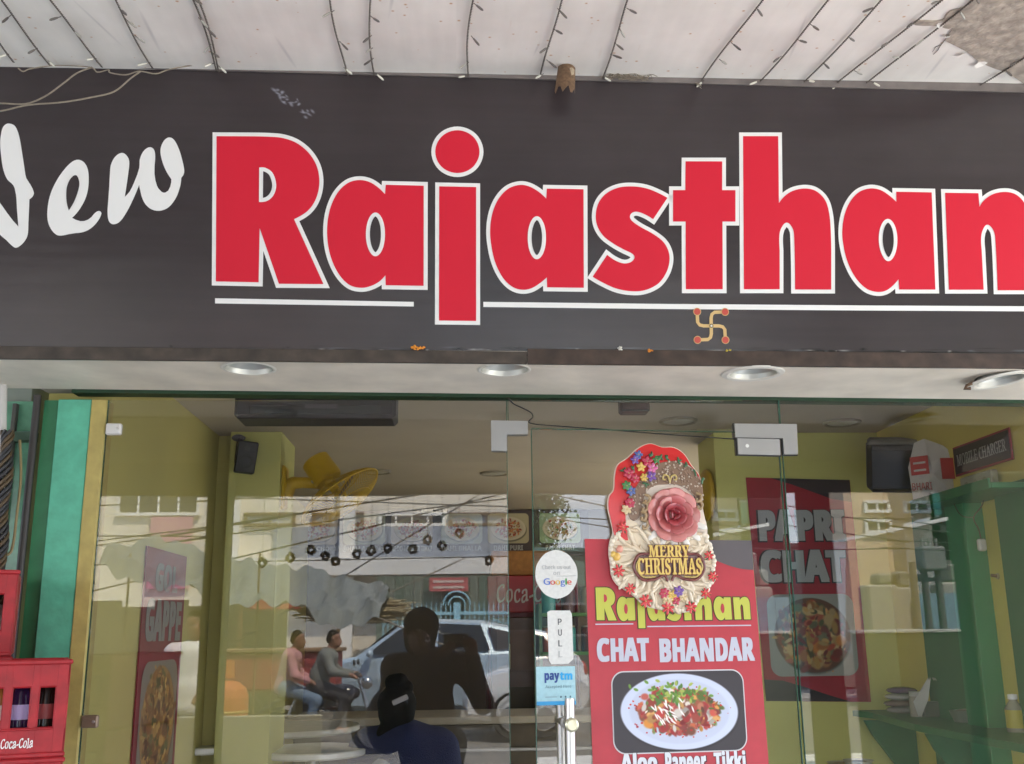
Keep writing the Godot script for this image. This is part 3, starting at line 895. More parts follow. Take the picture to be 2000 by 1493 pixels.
	# two slack cords across the sign's upper left corner
	var c1 := arc([Vector3(-1.320, 2.959, 0.600), Vector3(-1.239, 2.962, 0.600), Vector3(-1.169, 2.959, 0.605), Vector3(-1.119, 2.983, 0.605), Vector3(-1.076, 3.021, 0.605), Vector3(-1.043, 3.057, 0.600), Vector3(-1.007, 3.082, 0.590)], 6)
	tag(obj("slack_cord", Shape.new().tube(c1, 0.0022, 6), M.rope), "upper pale slack cord hanging across the sign's corner by the script lettering", "cord")
	var c2 := arc([Vector3(-1.317, 2.930, 0.600), Vector3(-1.236, 2.939, 0.600), Vector3(-1.161, 2.955, 0.606), Vector3(-1.071, 2.965, 0.606), Vector3(-1.000, 2.980, 0.606), Vector3(-0.937, 2.999, 0.606), Vector3(-0.895, 3.042, 0.604), Vector3(-0.873, 3.069, 0.595)], 6)
	tag(obj("slack_cord", Shape.new().tube(c2, 0.0022, 6), M.rope), "lower pale slack cord swooping across the sign's corner above the script lettering", "cord")
	var c3 := arc([Vector3(-1.209, 3.078, 0.585), Vector3(-1.192, 3.065, 0.590), Vector3(-1.174, 3.077, 0.585), Vector3(-1.108, 3.091, 0.580), Vector3(-1.016, 3.085, 0.585), Vector3(-0.992, 3.067, 0.590), Vector3(-0.962, 3.075, 0.590), Vector3(-0.957, 3.065, 0.592), Vector3(-0.914, 3.059, 0.592), Vector3(-0.878, 3.072, 0.590), Vector3(-0.832, 3.064, 0.592), Vector3(-0.796, 3.083, 0.585), Vector3(-0.713, 3.111, 0.570)], 5)
	tag(obj("slack_cord", Shape.new().tube(c3, 0.0018, 6), M.rope), "thin brown cord wandering along the sign's top rail above the script lettering", "cord")
	# dried flower bits stuck on the lower edge
	var bits := [[Vector3(-0.113, 2.326, 0.418), 0.011, "orange marigold scrap stuck under the tail of the red j", [0.75, 0.28, 0.03]], [Vector3(-0.094, 2.324, 0.418), 0.007, "smaller orange scrap beside the marigold scrap under the red j", [0.7, 0.25, 0.03]], [Vector3(0.551, 2.320, 0.418), 0.007, "round orange flower scrap on the sign's lower edge left of the gold symbol", [0.7, 0.25, 0.03]], [Vector3(0.776, 2.321, 0.418), 0.006, "dull yellow flower scrap on the sign's lower edge below the gold symbol", [0.55, 0.42, 0.05]], [Vector3(0.467, 2.326, 0.418), 0.008, "torn white paper scrap on the sign's lower edge", [0.7, 0.68, 0.6]]]
	for b in bits:
		var s := Shape.new()
		for i in 7:
			s.blob(b[0] + Vector3(rng.randf_range(-1, 1), rng.randf_range(-0.6, 0.6), rng.randf_range(-0.3, 0.3)) * b[1], Vector3(0.5, 0.3, 0.25) * b[1], Basis(Vector3(0, 0, 1), rng.randf() * 3), 4, 6)
		tag(obj("flower_scrap", s, mat(b[3][0], b[3][1], b[3][2], 0.8)), b[2], "flower scrap")
	# gold auspicious sticker
	var sy := thing("gold_symbol", "small gold symbol sticker with four red round ends under the white line", "sticker", Vector3(0, 2.32, 0.4))
	sy.rotation_degrees.x = 10.5
	var gold := mat(0.62, 0.42, 0.17, 0.4)
	var c: Vector2 = Vector2(0.7309, 0.0762)
	var a := 0.0405
	for q in 4:
		var p := []
		for e in [[0, 0], [0, 0.55], [0.06, 0.82], [0.25, 0.97], [1.0, 1.0]]:
			var d := Vector2(e[0], e[1]).rotated(-PI / 2 * q) * a
			p.append(Vector3(c.x + d.x, c.y + d.y, 0.0005))
		var sh := Shape.new()
		var l := PackedVector2Array()
		var back := []
		for i in p.size():
			var t: Vector3 = (p[mini(i + 1, p.size() - 1)] - p[maxi(i - 1, 0)]).normalized()
			var nn := Vector2(-t.y, t.x) * 0.0048
			l.append(Vector2(p[i].x, p[i].y) + nn)
			back.append(Vector2(p[i].x, p[i].y) - nn)
		back.reverse()
		for e in back:
			l.append(e)
		obj("arm", sh.flat(l, 0.002 + 0.0002 * q), gold, sy)
		var ep := Vector2(p[4].x, p[4].y)
		obj("round_end", Shape.new().flat(ellipse(ep, Vector2.ONE * 0.0115, 20), 0.0032), gold, sy)
		obj("red_dot", Shape.new().flat(ellipse(ep, Vector2.ONE * 0.0095, 20), 0.0042), mat(0.5, 0.06, 0.04, 0.4), sy)
	obj("hub", Shape.new().flat(ellipse(c, Vector2.ONE * 0.0062, 16), 0.0042), mat(0.2, 0.14, 0.05, 0.4), sy)
	obj("pearl", Shape.new().blob(Vector3(c.x, c.y, 0.0045), Vector3(0.003, 0.003, 0.002), Basis(), 5, 8), M.white, sy)

func build_left_side() -> void:
	# frame post, painted pilaster and the side panel left of the glass
	var z := 0.0
	struct("frame_post", Shape.new().box(Vector3(-1.1115, 1.15, -0.02), Vector3(0.047, 2.24, 0.07), 0.003), M.mustard)
	struct("pilaster", Shape.new().box(Vector3(-1.187, 1.15, -0.02), Vector3(0.102, 2.24, 0.06), 0.002), M.teal)
	struct("pilaster_recess", Shape.new().box(Vector3(-1.262, 1.15, -0.035), Vector3(0.048, 2.24, 0.06)), worn(0.03, 0.19, 0.08, 0.5, 0.2, 0.8, 0.02))
	var pipe := obj("conduit_pipe", Shape.new().tube([Vector3(-1.298, 0.0, 0.02), Vector3(-1.298, 2.28, 0.02)], 0.0115, 10), mat(0.035, 0.03, 0.028, 0.5))
	tag(pipe, "thin dark upright conduit beside the teal pilaster", "pipe")
	var pn := thing("side_panel", "green glazed side panel with a dark cross rail behind the cable bundle", "panel", Vector3(-1.42, 0, 0.0))
	obj("sheet", Shape.new().box(Vector3(0, 1.15, -0.03), Vector3(0.22, 2.24, 0.02)), worn(0.12, 0.3, 0.19, 0.25, 0.35, 1.5, 0.012), pn)
	obj("cross_rail", Shape.new().box(Vector3(0.02, 2.154, -0.01), Vector3(0.2, 0.032, 0.03), 0.003), worn(0.05, 0.1, 0.06, 0.5, 0.3, 1.5, 0.02), pn)
	obj("stile", Shape.new().box(Vector3(0.045, 1.15, -0.012), Vector3(0.014, 2.22, 0.02), 0.002), worn(0.06, 0.06, 0.05, 0.5, 0.3, 1.5, 0.02), pn)
	var wp := obj("white_pipe", Shape.new().tube([Vector3(-1.290, 1.207, 0.060), Vector3(-1.342, 1.764, 0.060), Vector3(-1.390, 2.315, 0.060)], 0.012, 10), mat(0.55, 0.53, 0.5, 0.5))
	tag(wp, "pale grey plastic pipe at the far left edge by the cables", "pipe")
	# bundle of twisted cables
	var s := Shape.new()
	var s2 := Shape.new()
	for k in 7:
		var p := []
		for i in 60:
			var t := i / 59.0
			var b: Vector3 = Vector3(-1.348, 2.154, 0.090).lerp(Vector3(-1.328, 1.645, 0.090), t)
			var an := t * 26.0 + k * TAU / 7
			p.append(b + Vector3(cos(an) * 0.016 + sin(t * 9 + k) * 0.004, 0, sin(an) * 0.014))
		(s2 if k % 3 == 0 else s).tube(p, 0.0052, 6, false)
	var cb := thing("cable_bundle", "thick bundle of twisted black and yellow cables at the far left edge", "cable bundle")
	obj("black_cable", s, mat(0.03, 0.028, 0.03, 0.5), cb)
	obj("yellow_cable", s2, mat(0.085, 0.055, 0.025, 0.5), cb)
	var lc := Shape.new().tube(arc([Vector3(-1.322, 2.132, 0.060), Vector3(-1.308, 2.022, 0.060), Vector3(-1.308, 1.914, 0.060), Vector3(-1.313, 1.801, 0.060), Vector3(-1.337, 1.785, 0.070)], 8), 0.004, 6)
	tag(obj("loose_cable", lc, mat(0.25, 0.19, 0.08, 0.5)), "single loose yellowish cable hanging beside the twisted bundle", "cable")
	# red drink crates
	crate(Vector3(-0.948, 1.494, 0.520) * Vector3(1, 0, 1), [1.494 - 0.225, 0.0], "red plastic bottle crate with open slots, topmost of the near stack", "red plastic bottle crate under the slotted one, cut off by the bottom edge")
	crate(Vector3(-1.187, 1.726, 0.300) * Vector3(1, 0, 1), [1.726 - 0.225, 0.0], "taller standing red crate behind the near stack, at the left edge", "lower red crate of the rear stack by the left edge")

var crate_bottles := 0

func crate(at: Vector3, ys: Array, la: String, lb: String) -> void:
	var red := worn(0.36, 0.012, 0.018, 0.5, 0.3, 1.6, 0.022)
	var W := 0.27
	var D := 0.36
	var TURN := 0.36
	for k in 2:
		var h := 0.225
		var y: float = ys[0] - (0.0 if k == 0 else h + 0.003)
		var o := thing("bottle_crate", la if k == 0 else lb, "crate", Vector3(at.x, y, at.z) - Basis(Vector3.UP, TURN) * Vector3(W / 2, 0, D / 2), TURN, "red drink crates stacked by the pilaster")
		var s := Shape.new()
		for sg in [-1.0, 1.0]:
			# front and back: rails and uprights
			s.box(Vector3(0, h - 0.032, sg * (D / 2 - 0.008)), Vector3(W, 0.064, 0.016), 0.004)
			s.box(Vector3(0, 0.032, sg * (D / 2 - 0.008)), Vector3(W, 0.075, 0.016), 0.004)
			for i in 5:
				var x: float = lerpf(-W / 2 + 0.016, W / 2 - 0.016, i / 4.0)
				s.box(Vector3(x, h / 2, sg * (D / 2 - 0.009)), Vector3(0.03 if i in [0, 4] else 0.022, h - 0.01, 0.02), 0.004)
			s.box(Vector3(sg * (W / 2 - 0.008), h / 2, 0), Vector3(0.016, h - 0.004, D - 0.01), 0.004)
		s.box(Vector3(0, 0.008, 0), Vector3(W - 0.02, 0.012, D - 0.02))
		obj("shell", s, red, o)
		obj("rim_bar", Shape.new().box(Vector3(0, h - 0.004, D / 2), Vector3(W + 0.008, 0.012, 0.014), 0.003), red, o)
		obj("rim_bar", Shape.new().box(Vector3(0, 0.006, D / 2), Vector3(W + 0.004, 0.012, 0.012), 0.003), red, o)
		obj("rim_bar", Shape.new().box(Vector3(0, 0.066, D / 2 + 0.002), Vector3(W - 0.06, 0.006, 0.006), 0.002), red, o)
		for i in 3:
			obj("divider", Shape.new().box(Vector3(lerpf(-0.06, 0.06, i / 2.0), 0.07, -0.06), Vector3(0.006, 0.12, D - 0.16)), red, o)
		words("logo", "Coca-Cola", Vector3(0.03, 0.034, D / 2 + 0.0012), 0.07, 0.024, M.white, o, font(false, 0.3, true, 0.25))
		if k == 0 and at.z > 0.4:
			for i in 4:
				var lx: float = lerpf(-W / 2 + 0.02, W / 2 - 0.02, (i + 0.5) / 4.0)
				var b := thing("drink_bottle", ["amber drink bottle in the crate, hidden end slot", "orange drink bottle with a pale label in the slotted crate", "dark drink bottle with a purple and white label in the slotted crate", "dark cola bottle nearest the teal pilaster in the slotted crate"][i], "bottle", o.position + Basis(Vector3.UP, TURN) * Vector3(lx, 0.016, D / 2 - 0.055), TURN, "bottles in the slotted crate")
				var gc: Array = [[0.25, 0.1, 0.02], [0.35, 0.13, 0.03], [0.03, 0.01, 0.05], [0.02, 0.012, 0.01]][i]
				obj("glass_body", Shape.new().lathe([Vector2(0, 0), Vector2(0.022, 0.001), Vector2(0.0245, 0.02), Vector2(0.023, 0.07), Vector2(0.0245, 0.105), Vector2(0.018, 0.14), Vector2(0.013, 0.175), Vector2(0.0125, 0.2)], 18), mat(gc[0], gc[1], gc[2], 0.12), b)
				obj("label_band", Shape.new().lathe([Vector2(0.0238, 0.07), Vector2(0.0252, 0.105)], 18), mat([0.5, 0.6, 0.5, 0.3][i], [0.4, 0.5, 0.4, 0.05][i], [0.3, 0.4, 0.7, 0.05][i], 0.5), b)
				obj("cap", Shape.new().lathe([Vector2(0.0145, 0.196), Vector2(0.0145, 0.206), Vector2(0, 0.209)], 14), mat(0.5, 0.05, 0.05, 0.35), b)


func pane(called: String, label: String, a: Vector3, b: Vector3) -> Node3D:
	# a sheet of 10 mm glass between two corners, with its green edges
	var o := thing(called, label, "glass pane", Vector3((a.x + b.x) / 2, a.y, a.z))
	var w := b.x - a.x
	var h := b.y - a.y
	obj("glass_sheet", Shape.new().box(Vector3(0, h / 2, 0), Vector3(w, h, 0.01)), M.glass, o)
	for sg in [-1.0, 1.0]:
		obj("glass_edge", Shape.new().box(Vector3(sg * (w / 2 + 0.0012), h / 2, 0), Vector3(0.002, h, 0.0096)), M.glass_edge, o)
	return o

func build_glass_front() -> void:
	pane("fixed_glass_pane", "large fixed glass pane left of the glass door, mirroring the street", Vector3(-1.086, 0.05, 0), Vector3(0.160, 2.268, 0))
	pane("fixed_glass_pane", "large fixed glass pane at the right of the glass door, over the second red poster", Vector3(1.0475, 0.05, 0), Vector3(1.985, 2.268, 0))
	pane("transom_pane", "narrow glass strip above the glass door", Vector3(0.167, 2.172, 0), Vector3(1.0425, 2.268, 0))
	# patch fittings
	var pf := thing("patch_fitting", "L-shaped metal patch fitting at the folding seam above the open door gap", "glass fitting")
	var l := PackedVector2Array([Vector2(0.1111, 2.2003), Vector2(0.2283, 2.1985), Vector2(0.2276, 2.1555), Vector2(0.1610, 2.1540), Vector2(0.1605, 2.1015), Vector2(0.1120, 2.1033)])
	obj("cover_plate", Shape.new().prism(l, 0.006, 0.016, true), M.brushed, pf)
	obj("cover_plate", Shape.new().prism(l, -0.016, -0.006, true), M.brushed, pf)
	var pg := thing("patch_fitting", "large L-shaped metal patch fitting over the door's pivot corner", "glass fitting")
	var l2 := PackedVector2Array([Vector2(0.8910, 2.1887), Vector2(1.0946, 2.1868), Vector2(1.0902, 2.0885), Vector2(1.0453, 2.0886), Vector2(1.0459, 2.1401), Vector2(0.8915, 2.1437)])
	obj("cover_plate", Shape.new().prism(l2, 0.006, 0.02, true), M.brushed, pg)
	obj("dark_gasket", Shape.new().prism(offset(l2, 0.003), 0.0052, 0.008), M.black, pg)
	obj("cover_plate", Shape.new().prism(l2, -0.02, -0.006, true), M.brushed, pg)
	for c in [[Vector3(-1.060, 2.174, 0.010), "white glass clamp on the mustard frame post near the top", [0.62, 0.6, 0.58]], [Vector3(-1.060, 1.310, 0.010), "brown glass clamp on the mustard frame post near the bottom", [0.22, 0.15, 0.1]]]:
		var k := thing("glass_clamp", c[1], "glass clamp", c[0], 0, "clamps that hold the left glass pane")
		obj("jaw", Shape.new().box(Vector3(0, 0, 0.002), Vector3(0.047, 0.036, 0.02), 0.004), mat(c[2][0], c[2][1], c[2][2], 0.4, 0.2), k)
		obj("screw", Shape.new().lathe([Vector2(0, 0.003), Vector2(0.004, 0.002), Vector2(0.005, 0)], 10, Transform3D(Basis(Vector3.RIGHT, PI / 2), Vector3(0.012, 0, 0.012))), M.steel, k)
	var w := Shape.new()
	w.tube(arc([Vector3(0.166, 2.275, 0.012), Vector3(0.183, 2.255, 0.014), Vector3(0.214, 2.239, 0.016), Vector3(0.238, 2.225, 0.018), Vector3(0.244, 2.211, 0.018), Vector3(0.236, 2.191, 0.016), Vector3(0.340, 2.181, 0.014), Vector3(0.471, 2.171, 0.014), Vector3(0.618, 2.159, 0.014), Vector3(0.750, 2.149, 0.014), Vector3(0.892, 2.139, 0.014)], 6), 0.0022, 6)
	tag(obj("thin_cable", w, M.black), "thin black cable strung across the transom to the pivot fitting", "cable")

func build_door_things() -> void:
	var turn := deg_to_rad(5.5)
	var hinge := Vector3(1.035, 0, 0)
	var d := thing("glass_door", "frameless glass door standing slightly ajar, with stickers and a poster", "door", hinge, turn)
	obj("leaf", Shape.new().box(Vector3(-0.402, 1.11, 0), Vector3(0.804, 2.1, 0.01)), M.glass, d)
	for x in [-0.8052, 0.0012]:
		obj("leaf_edge", Shape.new().box(Vector3(x, 1.11, 0), Vector3(0.002, 2.1, 0.0096)), M.glass_edge, d)
	obj("leaf_edge", Shape.new().box(Vector3(-0.402, 2.1612, 0), Vector3(0.804, 0.002, 0.0096)), M.glass_edge, d)
	var piv := PackedVector2Array([Vector2(-0.1422, 2.1391), Vector2(-0.0010, 2.1380), Vector2(-0.0016, 2.0863), Vector2(-0.1422, 2.0878)])
	var pv := obj("pivot_patch", Shape.new().prism(piv, 0.0055, 0.016, true), M.brushed, d)
	obj("gasket", Shape.new().prism(offset(piv, 0.004), 0.0054, 0.009), M.black, pv)
	var sc: Vector2 = Vector2(-0.1113, 2.1147)
	obj("screw_hole", Shape.new().flat(ellipse(sc, Vector2.ONE * 0.006, 14), 0.0168), mat(0.75, 0.76, 0.72, 0.3), pv)
	obj("pivot_patch", Shape.new().prism(piv, -0.016, -0.0055, true), M.brushed, d)
	# pull handle: two bars on through-bolts
	var hb: Vector2 = Vector2(-0.7019, 1.2898)
	var hi: Vector2 = Vector2(-0.7331, 1.2804)
	var top: Vector2 = Vector2(-0.7000, 1.3613)
	var hx := (hb.x + hi.x) / 2
	var h := thing("door_handle", "double steel bar pull handle through the glass door", "door handle", hinge, turn)
	obj("bar", Shape.new().tube([Vector3(hx, top.y - 0.9, 0.065), Vector3(hx, top.y - 0.002, 0.065), Vector3(hx, top.y, 0.065)], [0.0145, 0.0145, 0.0125], 20), M.steel, h)
	obj("bar", Shape.new().tube([Vector3(hx, top.y - 0.9, -0.062), Vector3(hx, top.y - 0.002, -0.062), Vector3(hx, top.y, -0.062)], [0.0145, 0.0145, 0.0125], 20), M.steel, h)
	for dy in [0.0, -0.62]:
		obj("bolt", Shape.new().tube([Vector3(hx, hb.y + dy, -0.095), Vector3(hx, hb.y + dy, 0.083), Vector3(hx, hb.y + dy, 0.085)], [0.0135, 0.0135, 0.012], 18), M.steel, h)
		obj("collar", Shape.new().tube([Vector3(hx, hb.y + dy, 0.0055), Vector3(hx, hb.y + dy, 0.0185)], 0.019, 18), M.brushed, h)
		obj("end_cap", Shape.new().lathe([Vector2(0, 0.014), Vector2(0.014, 0.013), Vector2(0.0195, 0.009), Vector2(0.0195, 0.0)], 22, Transform3D(Basis(Vector3.RIGHT, PI / 2), Vector3(hx, hb.y + dy, 0.082))), mat(0.62, 0.58, 0.42, 0.3, 0.7), h)
	# round map sticker
	var z := 0.0062
	var paper := worn(0.66, 0.65, 0.62, 0.6, 0.1, 6.0, 0.02)
	var ck: Vector2 = Vector2(-0.7361, 1.7156)
	var sa := thing("round_sticker", "round white sticker with colourful lettering on the glass door", "sticker", hinge, turn)
	var rp := PackedVector2Array()
	for i in 48:
		var a := TAU * i / 48
		rp.append(ck + Vector2(cos(a) * 0.0645, sin(a) * 0.0715) * (1.0 + 0.012 * sin(a * 7.0) * sin(a * 3.0)))
	obj("disc", Shape.new().prism(rp, z - 0.0008, z), paper, sa)
	var grey := mat(0.42, 0.43, 0.44, 0.6)
	words("print", "Check us out", Vector3(ck.x, ck.y + 0.021, z + 0.001), 0.088, 0.0125, grey, sa, font(false), 0.0003)
	words("print", "on", Vector3(ck.x, ck.y + 0.002, z + 0.001), 0.02, 0.009, grey, sa, font(false), 0.0003)
	var gx := ck.x - 0.04
	var cols := [[0.05, 0.16, 0.6], [0.6, 0.05, 0.03], [0.75, 0.45, 0.02], [0.05, 0.16, 0.6], [0.05, 0.35, 0.08], [0.6, 0.05, 0.03]]
	var wd := [0.019, 0.0145, 0.0145, 0.0135, 0.0045, 0.0135]
	var ht := [0.0185, 0.0125, 0.0125, 0.0185, 0.0185, 0.0125]
	var dn := [0.0, -0.003, -0.003, -0.0062, 0.0, -0.003]
	for i in 6:
		words("letter", "Google"[i], Vector3(gx + wd[i] / 2, ck.y - 0.022 + dn[i], z + 0.0012), wd[i], ht[i], mat(cols[i][0], cols[i][1], cols[i][2], 0.5), sa, font(false, 0.15), 0.0003)
		gx += wd[i] + 0.0012
	obj("crease", Shape.new().tube([Vector3(ck.x - 0.0, ck.y - 0.006, z + 0.0008), Vector3(ck.x + 0.03, ck.y - 0.006, z + 0.001), Vector3(ck.x + 0.06, ck.y - 0.005, z + 0.0008)], 0.0006, 4), grey, sa)
	# PULL label
	var p0: Vector2 = Vector2(-0.7665, 1.6061)
	var p1: Vector2 = Vector2(-0.6927, 1.4548)
	var sb := thing("pull_sticker", "tall white worn sticker reading PULL down the glass door", "sticker", hinge, turn)
	obj("plate", Shape.new().prism(PackedVector2Array([Vector2(-0.7666, 1.6046), Vector2(-0.7572, 1.6090), Vector2(-0.6980, 1.6084), Vector2(-0.6920, 1.5979), Vector2(-0.6908, 1.4679), Vector2(-0.7066, 1.4550), Vector2(-0.7573, 1.4544), Vector2(-0.7648, 1.4661)]), z - 0.0008, z), paper, sb)
	for i in 4:
		words("letter", "PULL"[i], Vector3(lerpf(p0.x, p1.x, 0.5), lerpf(p0.y, p1.y, 0.2 + 0.205 * i), z + 0.001), 0.0115, 0.018, mat(0.1, 0.1, 0.11, 0.6) if i < 3 else mat(0.4, 0.4, 0.4, 0.6), sb, font(false, 0.2), 0.0003)
	# payment sticker
	var se := thing("payment_sticker", "pale blue square payment sticker just above the door handle", "sticker", hinge, turn)
	var q0: Vector2 = Vector2(-0.8034, 1.4478)
	var q1: Vector2 = Vector2(-0.6866, 1.3389)
	var qc := (q0 + q1) / 2
	var qs := Vector2(q1.x - q0.x, q0.y - q1.y)
	obj("plate", Shape.new().prism(round_rect(qc, qs, 0.003), z - 0.0008, z), worn(0.36, 0.58, 0.64, 0.45, 0.06, 5.0, 0.02), se)
	obj("foot_band", Shape.new().flat(round_rect(Vector2(qc.x, q1.y + qs.y * 0.05), Vector2(qs.x, qs.y * 0.1), 0.002), z + 0.0006), mat(0.03, 0.3, 0.6, 0.45), se)
	words("print", "pay", Vector3(qc.x - qs.x * 0.1, qc.y + qs.y * 0.205, z + 0.0008), qs.x * 0.38, qs.y * 0.26, mat(0.02, 0.06, 0.25, 0.5), se, font(true, 0.5), 0.0003)
	words("print", "tm", Vector3(qc.x + qs.x * 0.265, qc.y + qs.y * 0.245, z + 0.0008), qs.x * 0.32, qs.y * 0.2, mat(0.02, 0.35, 0.7, 0.5), se, font(true, 0.5), 0.0003)
	words("print", "Accepted Here", Vector3(qc.x + qs.x * 0.06, qc.y - qs.y * 0.03, z + 0.0008), qs.x * 0.66, qs.y * 0.1, mat(0.12, 0.2, 0.26, 0.5), se, font(false), 0.0003)
	for i in 3:
		obj("print", Shape.new().flat(ellipse(qc + Vector2(qs.x * (0.12 + 0.12 * i), -qs.y * 0.29), Vector2(0.0024, 0.003), 8), z + 0.0008), mat(0.06, 0.1, 0.14, 0.5), se)
	obj("print", Shape.new().box(Vector3(qc.x - qs.x * 0.13, qc.y - qs.y * 0.29, z + 0.0008), Vector3(qs.x * 0.3, 0.0022, 0.0003)), mat(0.25, 0.36, 0.42, 0.5), se)
	door_poster(hinge, turn)
	cutout(hinge, turn)

func door_poster(hinge: Vector3, turn: float) -> void:
	var o := thing("menu_poster", "bright red poster on the glass door with yellow lettering and a plate of food", "poster", hinge, turn)
	var z := 0.0066
	var a: Vector2 = Vector2(-0.6466, 1.8211)
	var b: Vector2 = Vector2(-0.1144, 1.8170)
	var c: Vector2 = Vector2(-0.1065, 1.1578)
	var e: Vector2 = Vector2(-0.6413, 1.1735)
	var sheet := PackedVector2Array([a, b, c + (c - b) * 0.35, e + (e - a) * 0.35])
	var rm := worn(0.43, 0.03, 0.045, 0.42, 0.12, 2.2, 0.012)
	obj("sheet", Shape.new().prism(sheet, z - 0.001, z), rm, o)
	obj("grey_wave", Shape.new().flat(curve([-3429, 18183, 1, -1144, 18170, 1, -1141, 17257, 1, -1668, 17321, 0, -2315, 17541, 0, -2874, 17823, 0]), z + 0.001), mat(0.1, 0.085, 0.09, 0.5), o)
	# the sign's letters again, small and yellow
	var L := sign_letters()
	var p0: Vector2 = Vector2(-0.6209, 1.5778)
	var p1: Vector2 = Vector2(-0.1351, 1.5683)
	var sc := Vector2((p1.x - p0.x) / 2.37, 0.0)
	sc.y = 0.232
	var ol := mat(0.06, 0.05, 0.015, 0.5)
	var ye := mat(0.5, 0.5, 0.07, 0.45)
	for d in L:
		var first: Node3D = null
		for poly in d.solid:
			var sp := scaled(poly, sc, Vector2(p0.x + 0.69 * sc.x, p0.y - 0.188 * sc.y))
			var ed := obj("letter_edge", Shape.new().flat(offset(sp, 0.0028), z + 0.0012), ol, o)
			obj("letter_face", Shape.new().flat(sp, z + 0.0024), ye, ed)
			first = ed if first == null else first
		for poly in d.hole:
			var hp := scaled(poly, sc, Vector2(p0.x + 0.69 * sc.x, p0.y - 0.188 * sc.y))
			obj("counter", Shape.new().flat(hp, z + 0.0034), rm, first)
	var grey := mat(0.5, 0.5, 0.58, 0.5)
	var u0: Vector2 = Vector2(-0.6212, 1.5674)
	var u1: Vector2 = Vector2(-0.5047, 1.5646)
	var u2: Vector2 = Vector2(-0.4618, 1.5642)
	var u3: Vector2 = Vector2(-0.1341, 1.5591)
	obj("rule", Shape.new().box(Vector3((u0.x + u1.x) / 2, u0.y, z + 0.0012), Vector3(u1.x - u0.x, 0.0034, 0.0004)), grey, o)
	obj("rule", Shape.new().box(Vector3((u2.x + u3.x) / 2, u3.y, z + 0.0012), Vector3(u3.x - u2.x, 0.0034, 0.0004)), grey, o)
	var t0: Vector2 = Vector2(-0.6193, 1.5273)
	var t1: Vector2 = Vector2(-0.4586, 1.4584)
	var t2: Vector2 = Vector2(-0.4270, 1.5248)
	var t3: Vector2 = Vector2(-0.1284, 1.4547)
	words("heading", "CHAT", Vector3((t0.x + t1.x) / 2, (t0.y + t1.y) / 2, z + 0.0012), t1.x - t0.x, t0.y - t1.y, grey, o, font(true, 0.75), 0.0004)
	words("heading", "BHANDAR", Vector3((t2.x + t3.x) / 2, (t2.y + t3.y) / 2, z + 0.0012), t3.x - t2.x, t2.y - t3.y, grey, o, font(true, 0.75), 0.0004)
	var f0: Vector2 = Vector2(-0.5789, 1.4310)
	var f1: Vector2 = Vector2(-0.1690, 1.1970)
	var fc := (f0 + f1) / 2
	var fs := Vector2(f1.x - f0.x, f0.y - f1.y)
	obj("picture_edge", Shape.new().flat(round_rect(fc, fs, 0.038, 8), z + 0.0012), mat(0.6, 0.58, 0.6, 0.5), o)
	var cols := [Color(0.72, 0.12, 0.1), Color(0.8, 0.22, 0.14), Color(0.62, 0.1, 0.1), Color(0.45, 0.55, 0.2), Color(0.24, 0.42, 0.14), Color(0.85, 0.55, 0.2), Color(0.9, 0.85, 0.8), Color(0.5, 0.22, 0.12), Color(0.75, 0.35, 0.2)]
	var im := food(400, 232, Color(0.2, 0.18, 0.2), Color(0.78, 0.8, 0.88), Vector2(182, 112), Vector2(118, 62), cols, 700, 21, 60)
	var r := RandomNumberGenerator.new()
	r.seed = 5
	for i in 70:
		paint(im, Vector2(200 + r.randfn(0, 50) - 20, 62 + r.randfn(0, 14)), Vector2(9, 5), r.randf() * 3, [Color(0.4, 0.55, 0.2), Color(0.3, 0.45, 0.15), Color(0.62, 0.68, 0.3)][i % 3], 0.4)
	for i in 26:
		paint(im, Vector2(160 + r.randfn(0, 36), 120 + r.randfn(0, 20)), Vector2(13, 3), 1.0 + r.randfn(0, 0.4), Color(0.92, 0.9, 0.88), 0.4)
	obj("picture", Shape.new().flat(round_rect(fc, fs - Vector2(0.007, 0.007), 0.035, 8), z + 0.0022), picture(im, 0.4), o)
	var w0: Vector2 = Vector2(-0.5595, 1.2007)
	var w1: Vector2 = Vector2(-0.4494, 1.1482)
	var w2: Vector2 = Vector2(-0.4253, 1.1998)
	var w3: Vector2 = Vector2(-0.3008, 1.1366)
	var w4: Vector2 = Vector2(-0.2767, 1.1985)
	var w5: Vector2 = Vector2(-0.1789, 1.1457)
	var ws := [["Aloo", w0, w1], ["Paneer", w2, w3], ["Tikki", w4, w5]]
	for q in ws:
		var cc := Vector3((q[1].x + q[2].x) / 2, (q[1].y + q[2].y) / 2, z + 0.0024)
		words("caption", q[0], cc, q[2].x - q[1].x, q[1].y - q[2].y, mat(0.66, 0.66, 0.7, 0.5), o, font(true, 0.6), 0.0004)
		words("caption_edge", q[0], cc - Vector3(-0.0015, 0.0015, 0.001), (q[2].x - q[1].x) * 1.04, (q[1].y - q[2].y) * 1.06, mat(0.1, 0.02, 0.03, 0.5), o, font(true, 1.2), 0.0004)

